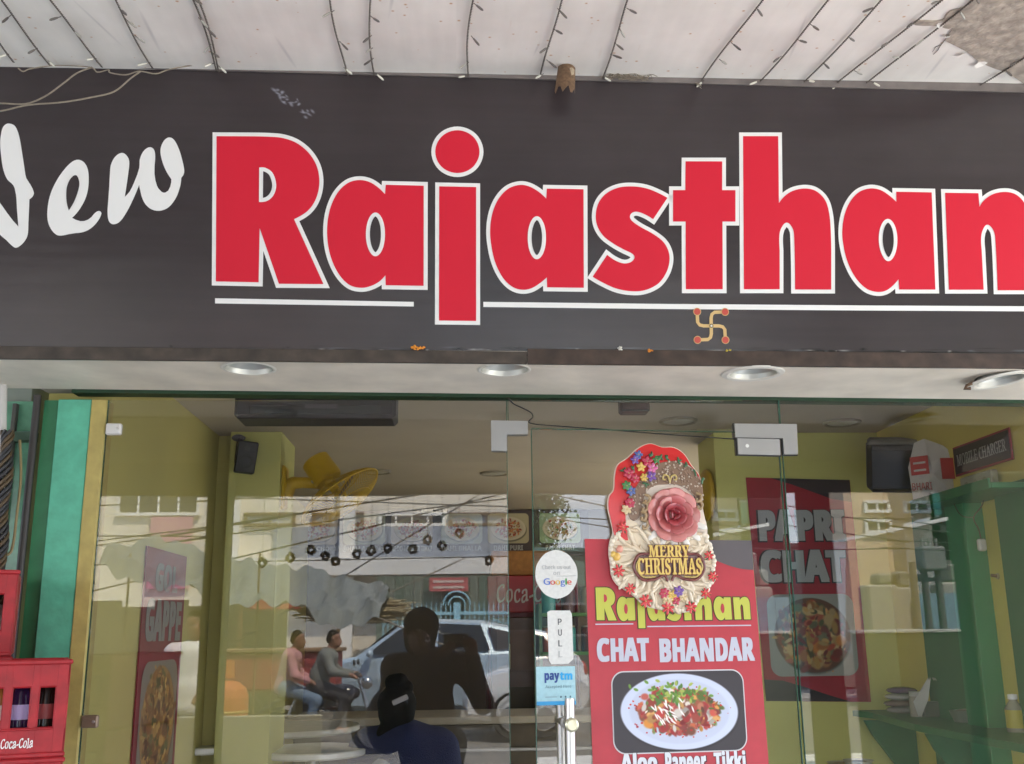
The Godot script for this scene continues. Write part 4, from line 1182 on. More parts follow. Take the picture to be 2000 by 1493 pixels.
# die-cut Christmas decoration hung over the poster: a plain arrangement of cap, flowers, rose and ruffles
func cutout(hinge: Vector3, turn: float) -> void:
	var o := thing("christmas_cutout", "glossy embossed Christmas cutout with red top, flowers, rose and cream ruffles over the poster", "decoration", hinge, turn)
	var z := 0.02
	var sil := curve([-4317, 21175, 0, -3943, 21068, 0, -3562, 21066, 0, -3233, 20871, 0, -2998, 20503, 0, -2762, 20176, 0, -2680, 19767, 0, -2719, 19319, 0, -2685, 18955, 0, -2604, 18553, 0, -2606, 18153, 0, -2482, 18065, 0, -2479, 17834, 0, -2387, 17557, 0, -2448, 17241, 0, -2432, 16966, 0, -2628, 16732, 0, -2693, 16479, 0, -2937, 16403, 0, -3071, 16210, 0, -3245, 16038, 0, -3534, 15995, 0, -4021, 16034, 0, -4423, 16118, 0, -4743, 16205, 0, -4976, 16437, 0, -5251, 16631, 0, -5547, 16825, 0, -5710, 17096, 0, -5736, 17407, 0, -5773, 17836, 0, -5722, 18150, 0, -5624, 18386, 0, -5680, 18742, 0, -5756, 19140, 0, -5715, 19500, 0, -5564, 19702, 0, -5515, 20147, 0, -5412, 20474, 0, -5091, 20702, 0, -4702, 21037, 0])
	var pl := func(r: float, g: float, b: float, rough := 0.3) -> StandardMaterial3D:
		var m := mat(r, g, b, rough)
		m.clearcoat_enabled = true
		m.clearcoat = 0.6
		m.clearcoat_roughness = 0.12
		return m
	var cream: StandardMaterial3D = pl.call(0.74, 0.62, 0.46)
	obj("backing", Shape.new().prism(sil, z - 0.003, z, true), pl.call(0.8, 0.7, 0.6), o)
	var red: StandardMaterial3D = pl.call(0.62, 0.02, 0.02)
	var cap := curve([-4319, 21146, 0, -3944, 21039, 0, -3564, 21033, 0, -3256, 20842, 0, -3029, 20482, 0, -2797, 20167, 0, -2733, 19808, 1, -2963, 20379, 0, -3376, 20580, 0, -3882, 20574, 0, -4354, 20364, 0, -4664, 19953, 0, -4892, 19466, 0, -5153, 19143, 0, -5209, 18744, 0, -5151, 18150, 1, -5498, 18150, 1, -5591, 18386, 0, -5652, 18742, 0, -5724, 19140, 0, -5683, 19480, 0, -5535, 19694, 0, -5482, 20139, 0, -5384, 20454, 0, -5072, 20674, 0, -4682, 21008, 0])
	obj("red_cap", Shape.new().prism(cap, z, z + 0.005), red, o)
	# speckled band
	var band := curve([-3797, 20596, 0, -3293, 20540, 0, -2927, 20256, 0, -2715, 19889, 0, -2735, 19319, 0, -2818, 19197, 0, -3008, 19561, 0, -3414, 19842, 0, -3832, 19879, 0, -4338, 19794, 0, -4602, 19468, 0, -4705, 18985, 0, -4963, 18745, 0, -5118, 18983, 0, -5143, 19384, 0, -4925, 19667, 0, -4661, 20034, 0, -4310, 20405, 0])
	obj("speckled_band", Shape.new().prism(band, z, z + 0.007), pl.call(0.24, 0.15, 0.1), o)
	var beads := Shape.new()
	var bead2 := Shape.new()
	var r := RandomNumberGenerator.new()
	r.seed = 4
	var lo := band[0]
	var hi := band[0]
	for p in band:
		lo = lo.min(p)
		hi = hi.max(p)
	for i in 420:
		var p := Vector2(r.randf_range(lo.x, hi.x), r.randf_range(lo.y, hi.y))
		if Geometry2D.is_point_in_polygon(p, band):
			(beads if i % 2 else bead2).blob(Vector3(p.x, p.y, z + 0.008), Vector3(0.0034, 0.0034, 0.0026), Basis(), 4, 6)
	stuff(obj("pale_beads", beads, pl.call(0.55, 0.45, 0.36), o))
	stuff(obj("brown_beads", bead2, pl.call(0.3, 0.19, 0.13), o))
	# gold scroll on the band
	var gold: StandardMaterial3D = pl.call(0.55, 0.4, 0.13)
	var gc: Vector2 = Vector2(-0.3766, 2.0055)
	for sg in [-1.0, 1.0]:
		obj("gold_scroll", Shape.new().tube(arc([Vector3(gc.x, gc.y - 0.014, z + 0.011), Vector3(gc.x + sg * 0.005, gc.y + 0.006, z + 0.012), Vector3(gc.x + sg * 0.018, gc.y + 0.01, z + 0.012), Vector3(gc.x + sg * 0.022, gc.y - 0.002, z + 0.011), Vector3(gc.x + sg * 0.014, gc.y - 0.004, z + 0.011)], 6), [0.002] + range(24).map(func(i): return 0.003) , 6), gold, o)
	# rose in the middle, over a rosy oval
	var rc: Vector2 = Vector2(-0.3707, 1.8961)
	obj("rosy_oval", Shape.new().blob(Vector3(rc.x + 0.002, rc.y - 0.004, z), Vector3(0.088, 0.086, 0.013), Basis(), 10, 24), pl.call(0.5, 0.2, 0.16), o)
	var tones := [[0.66, 0.24, 0.22], [0.55, 0.13, 0.13], [0.42, 0.06, 0.07], [0.3, 0.03, 0.04]]
	var rings := [[0.062, 9, 0.031, 0.010, 0.3], [0.042, 7, 0.027, 0.018, 0.5], [0.023, 5, 0.021, 0.025, 0.75], [0.008, 3, 0.013, 0.03, 1.0]]
	for ri in 4:
		var ring: Array = rings[ri]
		for i in ring[1]:
			var a: float = TAU * i / ring[1] + ri * 0.37
			var p := Vector3(rc.x + cos(a) * ring[0], rc.y - 0.004 + sin(a) * ring[0], z + ring[3] + 0.0006 * i)
			var rad := Vector3(cos(a), sin(a), 0)
			var tan := Vector3(-sin(a), cos(a), 0)
			var up := (Vector3.BACK * cos(ring[4]) - rad * sin(ring[4])).normalized()
			var sh: float = 0.8 + 0.2 * r.randf()
			obj("rose_petal", Shape.new().blob(p, Vector3(ring[2] * 0.8, ring[2], 0.0035), Basis(tan.cross(up), tan, up), 7, 14), pl.call(tones[ri][0] * sh, tones[ri][1] * sh, tones[ri][2] * sh), o)
	# ruffles: curled lobes below, over a cream field
	var field := curve([-5126, 18784, 0, -4643, 18507, 0, -4079, 18231, 0, -3501, 18192, 0, -2867, 18352, 0, -2636, 18352, 0, -2621, 18113, 0, -2517, 18033, 0, -2512, 17834, 0, -2420, 17557, 0, -2481, 17241, 0, -2473, 16974, 0, -2661, 16748, 0, -2725, 16506, 0, -2964, 16430, 0, -3103, 16238, 0, -3268, 16069, 0, -3532, 16025, 0, -4012, 16064, 0, -4402, 16148, 0, -4714, 16235, 0, -4947, 16463, 0, -5222, 16662, 0, -5513, 16848, 0, -5673, 17112, 0, -5703, 17407, 0, -5741, 17828, 0, -5689, 18142, 0, -5554, 18268, 0])
	obj("cream_field", Shape.new().prism(field, z, z + 0.004), cream, o)
	var fc: Vector2 = Vector2(-0.4123, 1.7474)
	for ring in [[0.142, 34, 0.03], [0.118, 29, 0.03], [0.092, 23, 0.03], [0.066, 16, 0.028], [0.04, 10, 0.02]]:
		for i in ring[1]:
			var a: float = TAU * i / ring[1] + r.randf() * 0.1
			var q := Vector2(cos(a) * ring[0] * 0.97, sin(a) * ring[0] * 0.98)
			var p := fc + q
			if not Geometry2D.is_point_in_polygon(p + q.normalized() * 0.01, field):
				continue
			var cu := sin(i * 2.3) * 0.012
			var dr := Vector3(q.x, q.y, 0).normalized().rotated(Vector3.BACK, sin(i * 1.7 + ring[0] * 90) * 0.5)
			var sd := Vector3(-dr.y, dr.x, 0)
			var b := Vector3(p.x, p.y, z + 0.006)
			obj("ruffle", Shape.new().tube(arc([b - dr * ring[2], b - dr * ring[2] * 0.3 + sd * cu * 0.6, b + dr * ring[2] * 0.4 + sd * cu, b + dr * ring[2] * 0.7 + sd * cu * 0.2], 3), [0.002, 0.004, 0.0055, 0.0065, 0.007, 0.0068, 0.006, 0.005, 0.0035, 0.002], 7), cream if i % 3 else pl.call(0.66, 0.52, 0.36), o)
	# pale leaves under the rose
	for i in 7:
		var a: float = -PI * (0.12 + 0.76 * i / 6.0)
		obj("pale_leaf", Shape.new().blob(Vector3(rc.x + cos(a) * 0.092, rc.y - 0.004 + sin(a) * 0.088, z + 0.009), Vector3(0.024, 0.0105, 0.004), Basis(Vector3(0, 0, 1), a), 6, 12), pl.call(0.74, 0.7, 0.64), o)
	var edge := Shape.new()
	var run := offset(field, -0.004)
	var acc := 0.0
	for i in run.size():
		var p0 := run[i]
		var p1 := run[(i + 1) % run.size()]
		var L := p0.distance_to(p1)
		while acc < L:
			var p := p0.lerp(p1, acc / L)
			if p.y < fc.y + 0.1:
				edge.blob(Vector3(p.x, p.y, z + 0.005), Vector3(0.0085, 0.0085, 0.005), Basis(), 5, 9)
			acc += 0.0135
		acc -= L
	stuff(obj("scalloped_edge", edge, pl.call(0.76, 0.66, 0.52), o))
	# bronze curls at both sides of the rose
	for q in [[-0.088, 0.02], [-0.094, -0.008], [-0.09, -0.034], [-0.08, 0.044], [0.086, 0.026], [0.084, 0.05]]:
		var b := Vector3(rc.x + q[0], rc.y + q[1], z + 0.011)
		obj("bronze_curl", Shape.new().tube(arc([b + Vector3(-0.008, 0.014, 0), b + Vector3(0.006, 0.008, 0.003), b + Vector3(0.004, -0.008, 0.003), b + Vector3(-0.008, -0.012, 0.001), b + Vector3(-0.006, -0.002, 0)], 4), 0.0052, 6), pl.call(0.36, 0.24, 0.12), o)
	# lettering plaque
	var tc: Vector2 = Vector2(-0.3929, 1.7474)
	var plum: StandardMaterial3D = pl.call(0.16, 0.035, 0.03)
	for sg in [-1.0, 1.0]:
		var b := Vector3(tc.x, tc.y, z + 0.016)
		obj("scroll", Shape.new().tube(arc([b + Vector3(sg * 0.0420, 0.0232, 0), b + Vector3(sg * 0.0930, 0.0232, 0), b + Vector3(sg * 0.1110, -0.0145, 0), b + Vector3(sg * 0.0870, -0.0493, 0), b + Vector3(sg * 0.0450, -0.0493, 0), b + Vector3(sg * 0.0180, -0.0377, 0), b + Vector3(sg * 0.0060, -0.0551, 0)], 6), 0.0048, 7), plum, o)
		obj("scroll_trim", Shape.new().tube(arc([b + Vector3(sg * 0.0930, 0.0145, 0.003), b + Vector3(sg * 0.1035, -0.0145, 0.003), b + Vector3(sg * 0.0840, -0.0421, 0.003), b + Vector3(sg * 0.0450, -0.0421, 0.003)], 6), 0.0028, 6), gold, o)
	obj("plaque", Shape.new().prism(round_rect(Vector2(tc.x, tc.y - 0.006), Vector2(0.2, 0.064), 0.02), z + 0.004, z + 0.012), pl.call(0.3, 0.2, 0.2), o)
	for q in [["MERRY", 0.034, 0.128, 0.036], ["CHRISTMAS", -0.012, 0.2, 0.05]]:
		words("lettering_edge", q[0], Vector3(tc.x, tc.y + q[1], z + 0.0185), q[2] * 1.03, q[3] * 1.1, plum, o, font(true, 1.4, true), 0.003)
		words("lettering", q[0], Vector3(tc.x, tc.y + q[1], z + 0.0205), q[2], q[3], pl.call(0.72, 0.5, 0.13), o, font(true, 0.3, true), 0.003)
	# poinsettias round the edge
	for q in [Vector2(-0.2647, 1.7689), Vector2(-0.2554, 1.7053), Vector2(-0.2812, 1.6547), Vector2(-0.3304, 1.6140), Vector2(-0.4027, 1.6131), Vector2(-0.4704, 1.6333), Vector2(-0.5166, 1.6699), Vector2(-0.5511, 1.7233), Vector2(-0.5318, 1.8527)]:
		var big := 0.019 * r.randf_range(0.8, 1.15)
		var leaf := obj("poinsettia_leaves", Shape.new().flat(star(q, big * 1.05, big * 0.4, 5, r.randf()), z + 0.0125), pl.call(0.03, 0.1, 0.03), o)
		var s := Shape.new()
		for i in 7:
			var a := TAU * i / 7 + r.randf() * 0.3
			s.blob(Vector3(q.x + cos(a) * big * 0.5, q.y + sin(a) * big * 0.5, z + 0.014), Vector3(big * 0.5, big * 0.2, 0.002), Basis(Vector3(0, 0, 1), a), 5, 8)
		obj("poinsettia", s, pl.call(0.6, 0.03, 0.03), o)
		obj("flower_eye", Shape.new().blob(Vector3(q.x, q.y, z + 0.0165), Vector3(0.0026, 0.0026, 0.002), Basis(), 4, 6), gold, o)
	# fruit, and two posies of mixed flowers
	for q in [[Vector2(-0.5543, 1.7661), 0.013, [0.7, 0.42, 0.08]], [Vector2(-0.5636, 1.7723), 0.01, [0.75, 0.5, 0.12]], [Vector2(-0.5439, 1.7892), 0.0115, [0.7, 0.3, 0.22]]]:
		obj("fruit", Shape.new().blob(Vector3(q[0].x, q[0].y, z + 0.008), Vector3(q[1], q[1], q[1] * 0.7), Basis(), 7, 12), pl.call(q[2][0], q[2][1], q[2][2]), o)
	var petals := [[0.45, 0.02, 0.06], [0.16, 0.06, 0.3], [0.6, 0.12, 0.3], [0.66, 0.42, 0.08], [0.06, 0.1, 0.3], [0.05, 0.2, 0.05], [0.6, 0.45, 0.25]]
	for q in [[Vector2(-0.4469, 2.0577), 0], [Vector2(-0.4674, 2.0397), 3], [Vector2(-0.4314, 2.0369), 2], [Vector2(-0.4862, 2.0620), 1], [Vector2(-0.5075, 2.0201), 0], [Vector2(-0.4885, 2.0043), 0], [Vector2(-0.4358, 2.0112), 1], [Vector2(-0.4590, 2.0078), 3], [Vector2(-0.4170, 2.0629), 5], [Vector2(-0.5155, 1.9817), 5], [Vector2(-0.5031, 1.9660), 4], [Vector2(-0.4740, 2.0783), 4], [Vector2(-0.4103, 1.6556), 0], [Vector2(-0.3881, 1.6494), 3], [Vector2(-0.3666, 1.6614), 1], [Vector2(-0.3530, 1.6430), 6], [Vector2(-0.4017, 1.6343), 6], [Vector2(-0.3759, 1.6356), 0], [Vector2(-0.5079, 1.9280), 0], [Vector2(-0.5184, 1.9091), 6]]:
		var k: Array = petals[q[1]]
		var s := Shape.new()
		var n := 5 + r.randi() % 3
		var big := r.randf_range(0.0125, 0.0175)
		var t0 := r.randf() * TAU
		for i in n:
			var a := t0 + TAU * i / n
			s.blob(Vector3(q[0].x + cos(a) * big * 0.55, q[0].y + sin(a) * big * 0.55, z + 0.0125 + r.randf() * 0.002), Vector3(big * 0.55, big * 0.36, 0.0025), Basis(Vector3(0, 0, 1), a), 5, 8)
		obj("flower", s, pl.call(k[0], k[1], k[2]), o)
		obj("flower_eye", Shape.new().blob(Vector3(q[0].x, q[0].y, z + 0.0155), Vector3(0.0022, 0.0022, 0.002), Basis(), 4, 6), gold, o)
	var sl := Shape.new()
	for q in [Vector2(-0.4295, 2.0789), Vector2(-0.4034, 2.0711), Vector2(-0.5234, 2.0295), Vector2(-0.3837, 2.0682), Vector2(-0.3458, 2.0622), Vector2(-0.3183, 2.0479), Vector2(-0.2929, 2.0256), Vector2(-0.2727, 2.0000), Vector2(-0.4923, 2.0330), Vector2(-0.4532, 1.9887)]:
		for i in 3:
			var a := r.randf() * TAU
			sl.blob(Vector3(q.x + cos(a) * 0.004, q.y + sin(a) * 0.004, z + 0.011), Vector3(0.0085, 0.0036, 0.0018), Basis(Vector3(0, 0, 1), a), 4, 7)
	obj("green_leaves", sl, pl.call(0.025, 0.11, 0.035), o)


func poster_food(seed_: int) -> Image:
	return food(300, 260, Color(0.62, 0.63, 0.6), Color(0.4, 0.27, 0.2), Vector2(132, 120), Vector2(112, 98), [Color(0.72, 0.26, 0.14), Color(0.82, 0.5, 0.2), Color(0.8, 0.62, 0.3), Color(0.55, 0.14, 0.1), Color(0.34, 0.36, 0.2), Color(0.86, 0.72, 0.45)], 420, seed_, 10, 1.8)

func build_interior() -> void:
	var dark := worn(0.025, 0.02, 0.025, 0.5, 0.2, 1.0, 0.02)
	# air curtain and small box above the glass, inside
	var ac := thing("air_curtain", "long dark air curtain box inside above the left glass pane", "air curtain", Vector3(-0.477, 2.299, -0.250))
	obj("housing", Shape.new().box(Vector3(0, 0.02, -0.06), Vector3(0.545, 0.118, 0.16), 0.012), dark, ac)
	obj("outlet_slot", Shape.new().box(Vector3(0.0, -0.012, 0.0215), Vector3(0.44, 0.03, 0.006), 0.002), M.black, ac)
	obj("maker_plate", Shape.new().box(Vector3(0.02, 0.0, 0.0225), Vector3(0.11, 0.016, 0.006), 0.001), mat(0.06, 0.05, 0.06, 0.4), ac)
	var db := thing("junction_box", "small dark brown box hanging at the ceiling behind the transom", "junction box", Vector3(0.604, 2.286, -0.150))
	obj("housing", Shape.new().box(Vector3(0, 0.012, -0.03), Vector3(0.1, 0.072, 0.06), 0.008), mat(0.07, 0.035, 0.03, 0.5), db)
	obj("lid", Shape.new().box(Vector3(0, -0.018, 0.001), Vector3(0.092, 0.006, 0.008), 0.001), M.black, db)
	# flat lamps on the inner ceiling
	var k := 0
	for p in [Vector3(0.984, 2.446, -1.208), Vector3(1.738, 2.446, -1.246), Vector3(0.222, 2.446, -2.729), Vector3(0.264, 2.446, -3.887), Vector3(-0.454, 2.446, -2.654)]:
		var o := thing("ceiling_lamp", "flat round unlit ceiling lamp inside, " + ["right above the Christmas cutout", "above the second red poster", "nearer one behind the folding seam", "farther one behind the folding seam", "beside the yellow wall fan"][k], "ceiling lamp", p, 0, "unlit round lamps on the shop ceiling")
		obj("rim", Shape.new().lathe([Vector2(0.066, 0.002), Vector2(0.068, -0.004), Vector2(0.078, -0.008), Vector2(0.084, -0.002), Vector2(0.084, 0.003)], 32), mat(0.3, 0.26, 0.2, 0.5), o)
		obj("lens", Shape.new().lathe([Vector2(0.066, -0.002), Vector2(0.03, -0.006), Vector2(0, -0.007)], 28), mat(0.5, 0.48, 0.42, 0.4), o)
		k += 1
	# loudspeaker on the pillar
	var sp := thing("loudspeaker", "small black loudspeaker mounted on the yellow pillar", "loudspeaker", Vector3(-0.940, 2.319, -1.400))
	sp.rotation_degrees = Vector3(6, 14, -6)
	obj("cabinet", Shape.new().box(Vector3(0, 0, 0.02), Vector3(0.088, 0.142, 0.09), 0.006), M.black, sp)
	obj("cone", Shape.new().lathe([Vector2(0.03, 0.006), Vector2(0.012, 0.0), Vector2(0, 0.003)], 18, Transform3D(Basis(Vector3.RIGHT, PI / 2), Vector3(0, -0.02, 0.062))), mat(0.035, 0.035, 0.035, 0.6), sp)
	obj("tweeter", Shape.new().lathe([Vector2(0.014, 0.003), Vector2(0, 0.006)], 14, Transform3D(Basis(Vector3.RIGHT, PI / 2), Vector3(0, 0.04, 0.063))), mat(0.035, 0.035, 0.035, 0.4), sp)
	obj("bracket", Shape.new().tube([Vector3(-0.04, 0.07, -0.05), Vector3(-0.045, 0.085, 0.0), Vector3(-0.02, 0.085, 0.02)], 0.008, 6), mat(0.08, 0.07, 0.1, 0.5), sp)
	var knob := thing("speaker_bracket", "dark round bracket knob on the pillar above the loudspeaker", "bracket", Vector3(-0.978, 2.410, -1.400))
	obj("knob", Shape.new().blob(Vector3.ZERO, Vector3(0.03, 0.016, 0.03), Basis(), 6, 12), mat(0.09, 0.08, 0.12, 0.5), knob)
	obj("rod", Shape.new().tube([Vector3(-0.005, -0.01, -0.01), Vector3(-0.012, -0.11, -0.01)], 0.004, 6), mat(0.1, 0.07, 0.05, 0.5), knob)
	wall_fan()
	# edge-on yellow fan on the short wall return
	var f2 := thing("wall_fan", "yellow fan seen edge-on beside the Christmas cutout", "fan", Vector3(1.213, 2.169, -1.620), 0, "yellow wall fans")
	var yl := worn(0.56, 0.36, 0.02, 0.45, 0.1, 2.0, 0.02)
	obj("cage", Shape.new().blob(Vector3(-0.02, 0, 0), Vector3(0.032, 0.125, 0.125), Basis(), 10, 16), yl, f2)
	obj("motor", Shape.new().blob(Vector3(0.03, 0.02, 0), Vector3(0.05, 0.045, 0.045), Basis(), 8, 12), yl, f2)
	# red posters inside
	var pz := -1.494
	var po := thing("food_poster", "dark red poster with big grey lettering on the shop's back wall", "poster")
	var q := [Vector2(1.3530, 2.2357), Vector2(1.8468, 2.2216), Vector2(1.8534, 1.2239), Vector2(1.3786, 1.2355)]
	var sheet := PackedVector2Array(q)
	var dr := worn(0.36, 0.012, 0.03, 0.5, 0.1, 1.5, 0.01)
	var dk := mat(0.03, 0.018, 0.024, 0.5)
	var gy := mat(0.42, 0.43, 0.43, 0.5)
	obj("sheet", Shape.new().prism(sheet, pz - 0.004, pz), dr, po)
	obj("dark_wedge", Shape.new().flat(PackedVector2Array([Vector2(1.4681, 2.2322), Vector2(1.8452, 2.2210), Vector2(1.8455, 2.1177), Vector2(1.7519, 2.1326), Vector2(1.6694, 2.1641), Vector2(1.5631, 2.2030)]), pz + 0.002), dk, po)
	obj("dark_wedge", Shape.new().flat(PackedVector2Array([Vector2(1.3747, 1.3275), Vector2(1.4601, 1.3219), Vector2(1.5735, 1.2874), Vector2(1.6752, 1.2530), Vector2(1.7590, 1.2278), Vector2(1.3774, 1.2357)]), pz + 0.002), dk, po)
	var rows := [["PAPRI", Vector2(1.3972, 2.0845), Vector2(1.8026, 1.9403)], ["CHAT", Vector2(1.3938, 1.8990), Vector2(1.7928, 1.7520)]]
	for w in rows:
		words("heading", w[0], Vector3((w[1].x + w[2].x) / 2, (w[1].y + w[2].y) / 2, pz + 0.004), w[2].x - w[1].x, w[1].y - w[2].y, gy, po, font(true, 0.9), 0.0006)
		words("heading_edge", w[0], Vector3((w[1].x + w[2].x) / 2 - 0.002, (w[1].y + w[2].y) / 2 - 0.002, pz + 0.002), (w[2].x - w[1].x) * 1.03, (w[1].y - w[2].y) * 1.06, dk, po, font(true, 1.5), 0.0006)
	var a0: Vector2 = Vector2(1.4058, 1.6985)
	var a1: Vector2 = Vector2(1.8137, 1.3390)
	obj("picture", Shape.new().flat(round_rect((a0 + a1) / 2, Vector2(a1.x - a0.x - 0.008, a0.y - a1.y), 0.05, 8), pz + 0.002), picture(poster_food(31), 0.4), po)
	# the one on the left side wall
	var lp := thing("food_poster", "narrow looking red poster with stretched white lettering on the left inner wall", "poster", Vector3(-1.094, 0, 0), PI / 2)
	# local x runs towards -z
	var lz0 := --0.531
	var lz1 := --1.084
	var lt := 1.86
	obj("sheet", Shape.new().prism(PackedVector2Array([Vector2(lz0, lt), Vector2(lz1, lt), Vector2(lz1, lt - 0.9), Vector2(lz0, lt - 0.9)]), -0.003, 0.002), worn(0.2, 0.008, 0.02, 0.5, 0.1, 1.5, 0.01), lp)
	words("heading", "GOL", Vector3((lz0 + lz1) / 2, lt - 0.1, 0.004), (lz1 - lz0) * 0.55, 0.1, mat(0.16, 0.12, 0.12, 0.6), lp, font(true, 0.9), 0.0006)
	words("heading", "GAPPE", Vector3((lz0 + lz1) / 2, lt - 0.255, 0.004), (lz1 - lz0) * 0.86, 0.15, mat(0.24, 0.22, 0.21, 0.6), lp, font(true, 0.9), 0.0006)
	obj("picture", Shape.new().flat(round_rect(Vector2((lz0 + lz1) / 2, lt - 0.62), Vector2((lz1 - lz0) * 0.86, 0.44), 0.08, 8), 0.004), picture(food(240, 300, Color(0.5, 0.5, 0.47), Color(0.62, 0.5, 0.3), Vector2(112, 140), Vector2(98, 126), [Color(0.62, 0.42, 0.14), Color(0.75, 0.55, 0.22), Color(0.5, 0.3, 0.1), Color(0.82, 0.66, 0.34), Color(0.35, 0.2, 0.08), Color(0.3, 0.34, 0.12)], 360, 8, 0, 1.9), 0.4), lp)
	# menu strip on the deep wall, one panel per dish
	var mz := -4.57
	var mb := thing("menu_board", "long dark strip of dish pictures high on the deep wall", "menu board")
	obj("board", Shape.new().box(Vector3((-1.258 + 1.005) / 2, 2.271, mz - 0.01), Vector3(1.005 - -1.258, 0.34, 0.02)), mat(0.07, 0.05, 0.055, 0.5), mb)
	var dishes := ["RAJ KACHORI", "BHALLA PAPRI", "ALOO PANEER TIKKI", "DAHI BHALLA", "DAHI PURI", "PAPRI CHAT"]
	for i in 6:
		var cx: float = [-1.037, -0.684, -0.330, 0.045, 0.395, 0.786][i]
		var cy: float = 2.305
		var bgc: Color = [Color(0.75, 0.7, 0.66), Color(0.7, 0.72, 0.66), Color(0.72, 0.66, 0.62), Color(0.68, 0.72, 0.7), Color(0.72, 0.68, 0.55), Color(0.6, 0.7, 0.58)][i]
		var im := food(120, 90, bgc, Color(0.8, 0.76, 0.66), Vector2(52, 36), Vector2(38, 26), [Color(0.7, 0.16, 0.08), Color(0.82, 0.4, 0.16), Color(0.85, 0.7, 0.4), Color(0.6, 0.2, 0.1)] if i != 5 else [Color(0.3, 0.45, 0.2), Color(0.75, 0.6, 0.3), Color(0.7, 0.25, 0.15), Color(0.8, 0.75, 0.6)], 150, 40 + i, 0)
		obj("dish_picture", Shape.new().flat(round_rect(Vector2(cx, cy), Vector2(0.31, 0.225), 0.03), mz + 0.004), picture(im, 0.4), mb)
		words("dish_name", dishes[i], Vector3(cx, cy - 0.145, mz + 0.004), 0.3 if dishes[i].length() > 10 else 0.22, 0.038, mat(0.4, 0.4, 0.4, 0.5), mb, font(true, 0.4), 0.0006)
	var pl := thing("price_plate", "little white notice with black print above the menu strip", "notice", Vector3(-0.162, 2.441, -4.530))
	obj("plate", Shape.new().box(Vector3.ZERO, Vector3(0.19, 0.045, 0.008), 0.002), M.white, pl)
	obj("print", Shape.new().box(Vector3(0.03, -0.006, 0.0045), Vector3(0.08, 0.022, 0.002)), M.black, pl)
	# drink fridge behind the seam
	var fr := thing("drink_fridge", "tall dark red drink fridge with white script on its header, behind the door gap", "fridge", Vector3(0.511, 0.05, -3.75))
	obj("cabinet", Shape.new().box(Vector3(0, 0.93, -0.25), Vector3(0.6, 1.86, 0.5), 0.01), worn(0.13, 0.012, 0.016, 0.4, 0.1, 1.0, 0.02), fr)
	obj("header", Shape.new().box(Vector3(0, 1.74, 0.01), Vector3(0.6, 0.24, 0.03), 0.006), mat(0.3, 0.012, 0.02, 0.35), fr)
	words("header_logo", "Coca-Cola", Vector3(-0.02, 1.74, 0.028), 0.44, 0.13, mat(0.55, 0.5, 0.5, 0.5), fr, font(false, 0.2, true, 0.28), 0.001)
	var dd := obj("door", Shape.new().box(Vector3(0, 0.83, 0.012), Vector3(0.56, 1.52, 0.03), 0.006), mat(0.1, 0.055, 0.04, 0.3), fr)
	for i in 4:
		obj("shelf_row", Shape.new().box(Vector3(0, 0.3 + 0.36 * i, 0.03), Vector3(0.48, 0.26, 0.006)), mat([0.05, 0.12, 0.07, 0.16][i], [0.07, 0.08, 0.06, 0.1][i], [0.07, 0.05, 0.04, 0.08][i], 0.4), dd)
	obj("grip", Shape.new().box(Vector3(-0.16, 1.34, 0.04), Vector3(0.014, 0.16, 0.02), 0.004), mat(0.5, 0.48, 0.42, 0.4), dd)
	var ob := thing("carton", "orange-brown carton lying on top of the drink fridge", "carton", Vector3(0.490, 1.918, -3.98))
	obj("box_body", Shape.new().box(Vector3(0, 0.08, 0), Vector3(0.5, 0.16, 0.3), 0.004), worn(0.38, 0.17, 0.05, 0.7, 0.2, 1.0, 0.03), ob)
	obj("flap", Shape.new().box(Vector3(0, 0.163, 0.03), Vector3(0.48, 0.004, 0.2)), worn(0.42, 0.2, 0.07, 0.7, 0.2, 1.0, 0.03), ob)
	# shelf of things right of the fridge
	var rk := thing("goods_rack", "dim shelf rack with green boards between fridge and poster", "shelf", Vector3(0.786, 0.05, -3.6))
	for y in [0.5, 0.95, 1.36, 1.6]:
		obj("board", Shape.new().box(Vector3(0, y, 0), Vector3(0.5, 0.02, 0.3)), worn(0.08, 0.22, 0.07, 0.5, 0.1, 1.0, 0.02), rk)
	for x in [-0.25, 0.25]:
		obj("upright", Shape.new().box(Vector3(x, 0.84, 0), Vector3(0.02, 1.66, 0.3)), worn(0.1, 0.2, 0.12, 0.5, 0.1, 1.0, 0.02), rk)
	var cs := [[0.06, 0.3, 0.32], [0.12, 0.05, 0.06], [0.35, 0.33, 0.3], [0.1, 0.2, 0.3], [0.4, 0.1, 0.05]]
	for i in 8:
		var tn := thing("goods_tin", "small tin on the rack by the fridge, %s" % ["teal at the top board", "dark at the top board", "pale at the top board", "blue at the top board", "red on the second board", "teal on the second board", "brown on the second board", "grey on the second board"][i], "tin", Vector3(rk.position.x - 0.19 + 0.125 * (i % 4), 0.05 + (1.61 if i < 4 else 1.37), -3.52), 0, "tins on the rack")
		var cc: Array = cs[i % 5]
		obj("can", Shape.new().lathe([Vector2(0, 0), Vector2(0.045, 0.0), Vector2(0.046, 0.14), Vector2(0.04, 0.15), Vector2(0, 0.15)], 16), mat(cc[0], cc[1], cc[2], 0.4), tn)
		obj("lid", Shape.new().lathe([Vector2(0.041, 0.151), Vector2(0.04, 0.16), Vector2(0, 0.161)], 14), mat(0.4, 0.38, 0.33, 0.4), tn)
	# serving counter
	var ct := thing("serving_counter", "long pale serving counter deep in the shop", "counter", Vector3(0.05, 0.05, -3.1))
	obj("front_panel", Shape.new().box(Vector3(0, 0.5, 0), Vector3(1.9, 1.0, 0.5), 0.01), worn(0.1, 0.08, 0.06, 0.5, 0.15, 1.0, 0.02), ct)
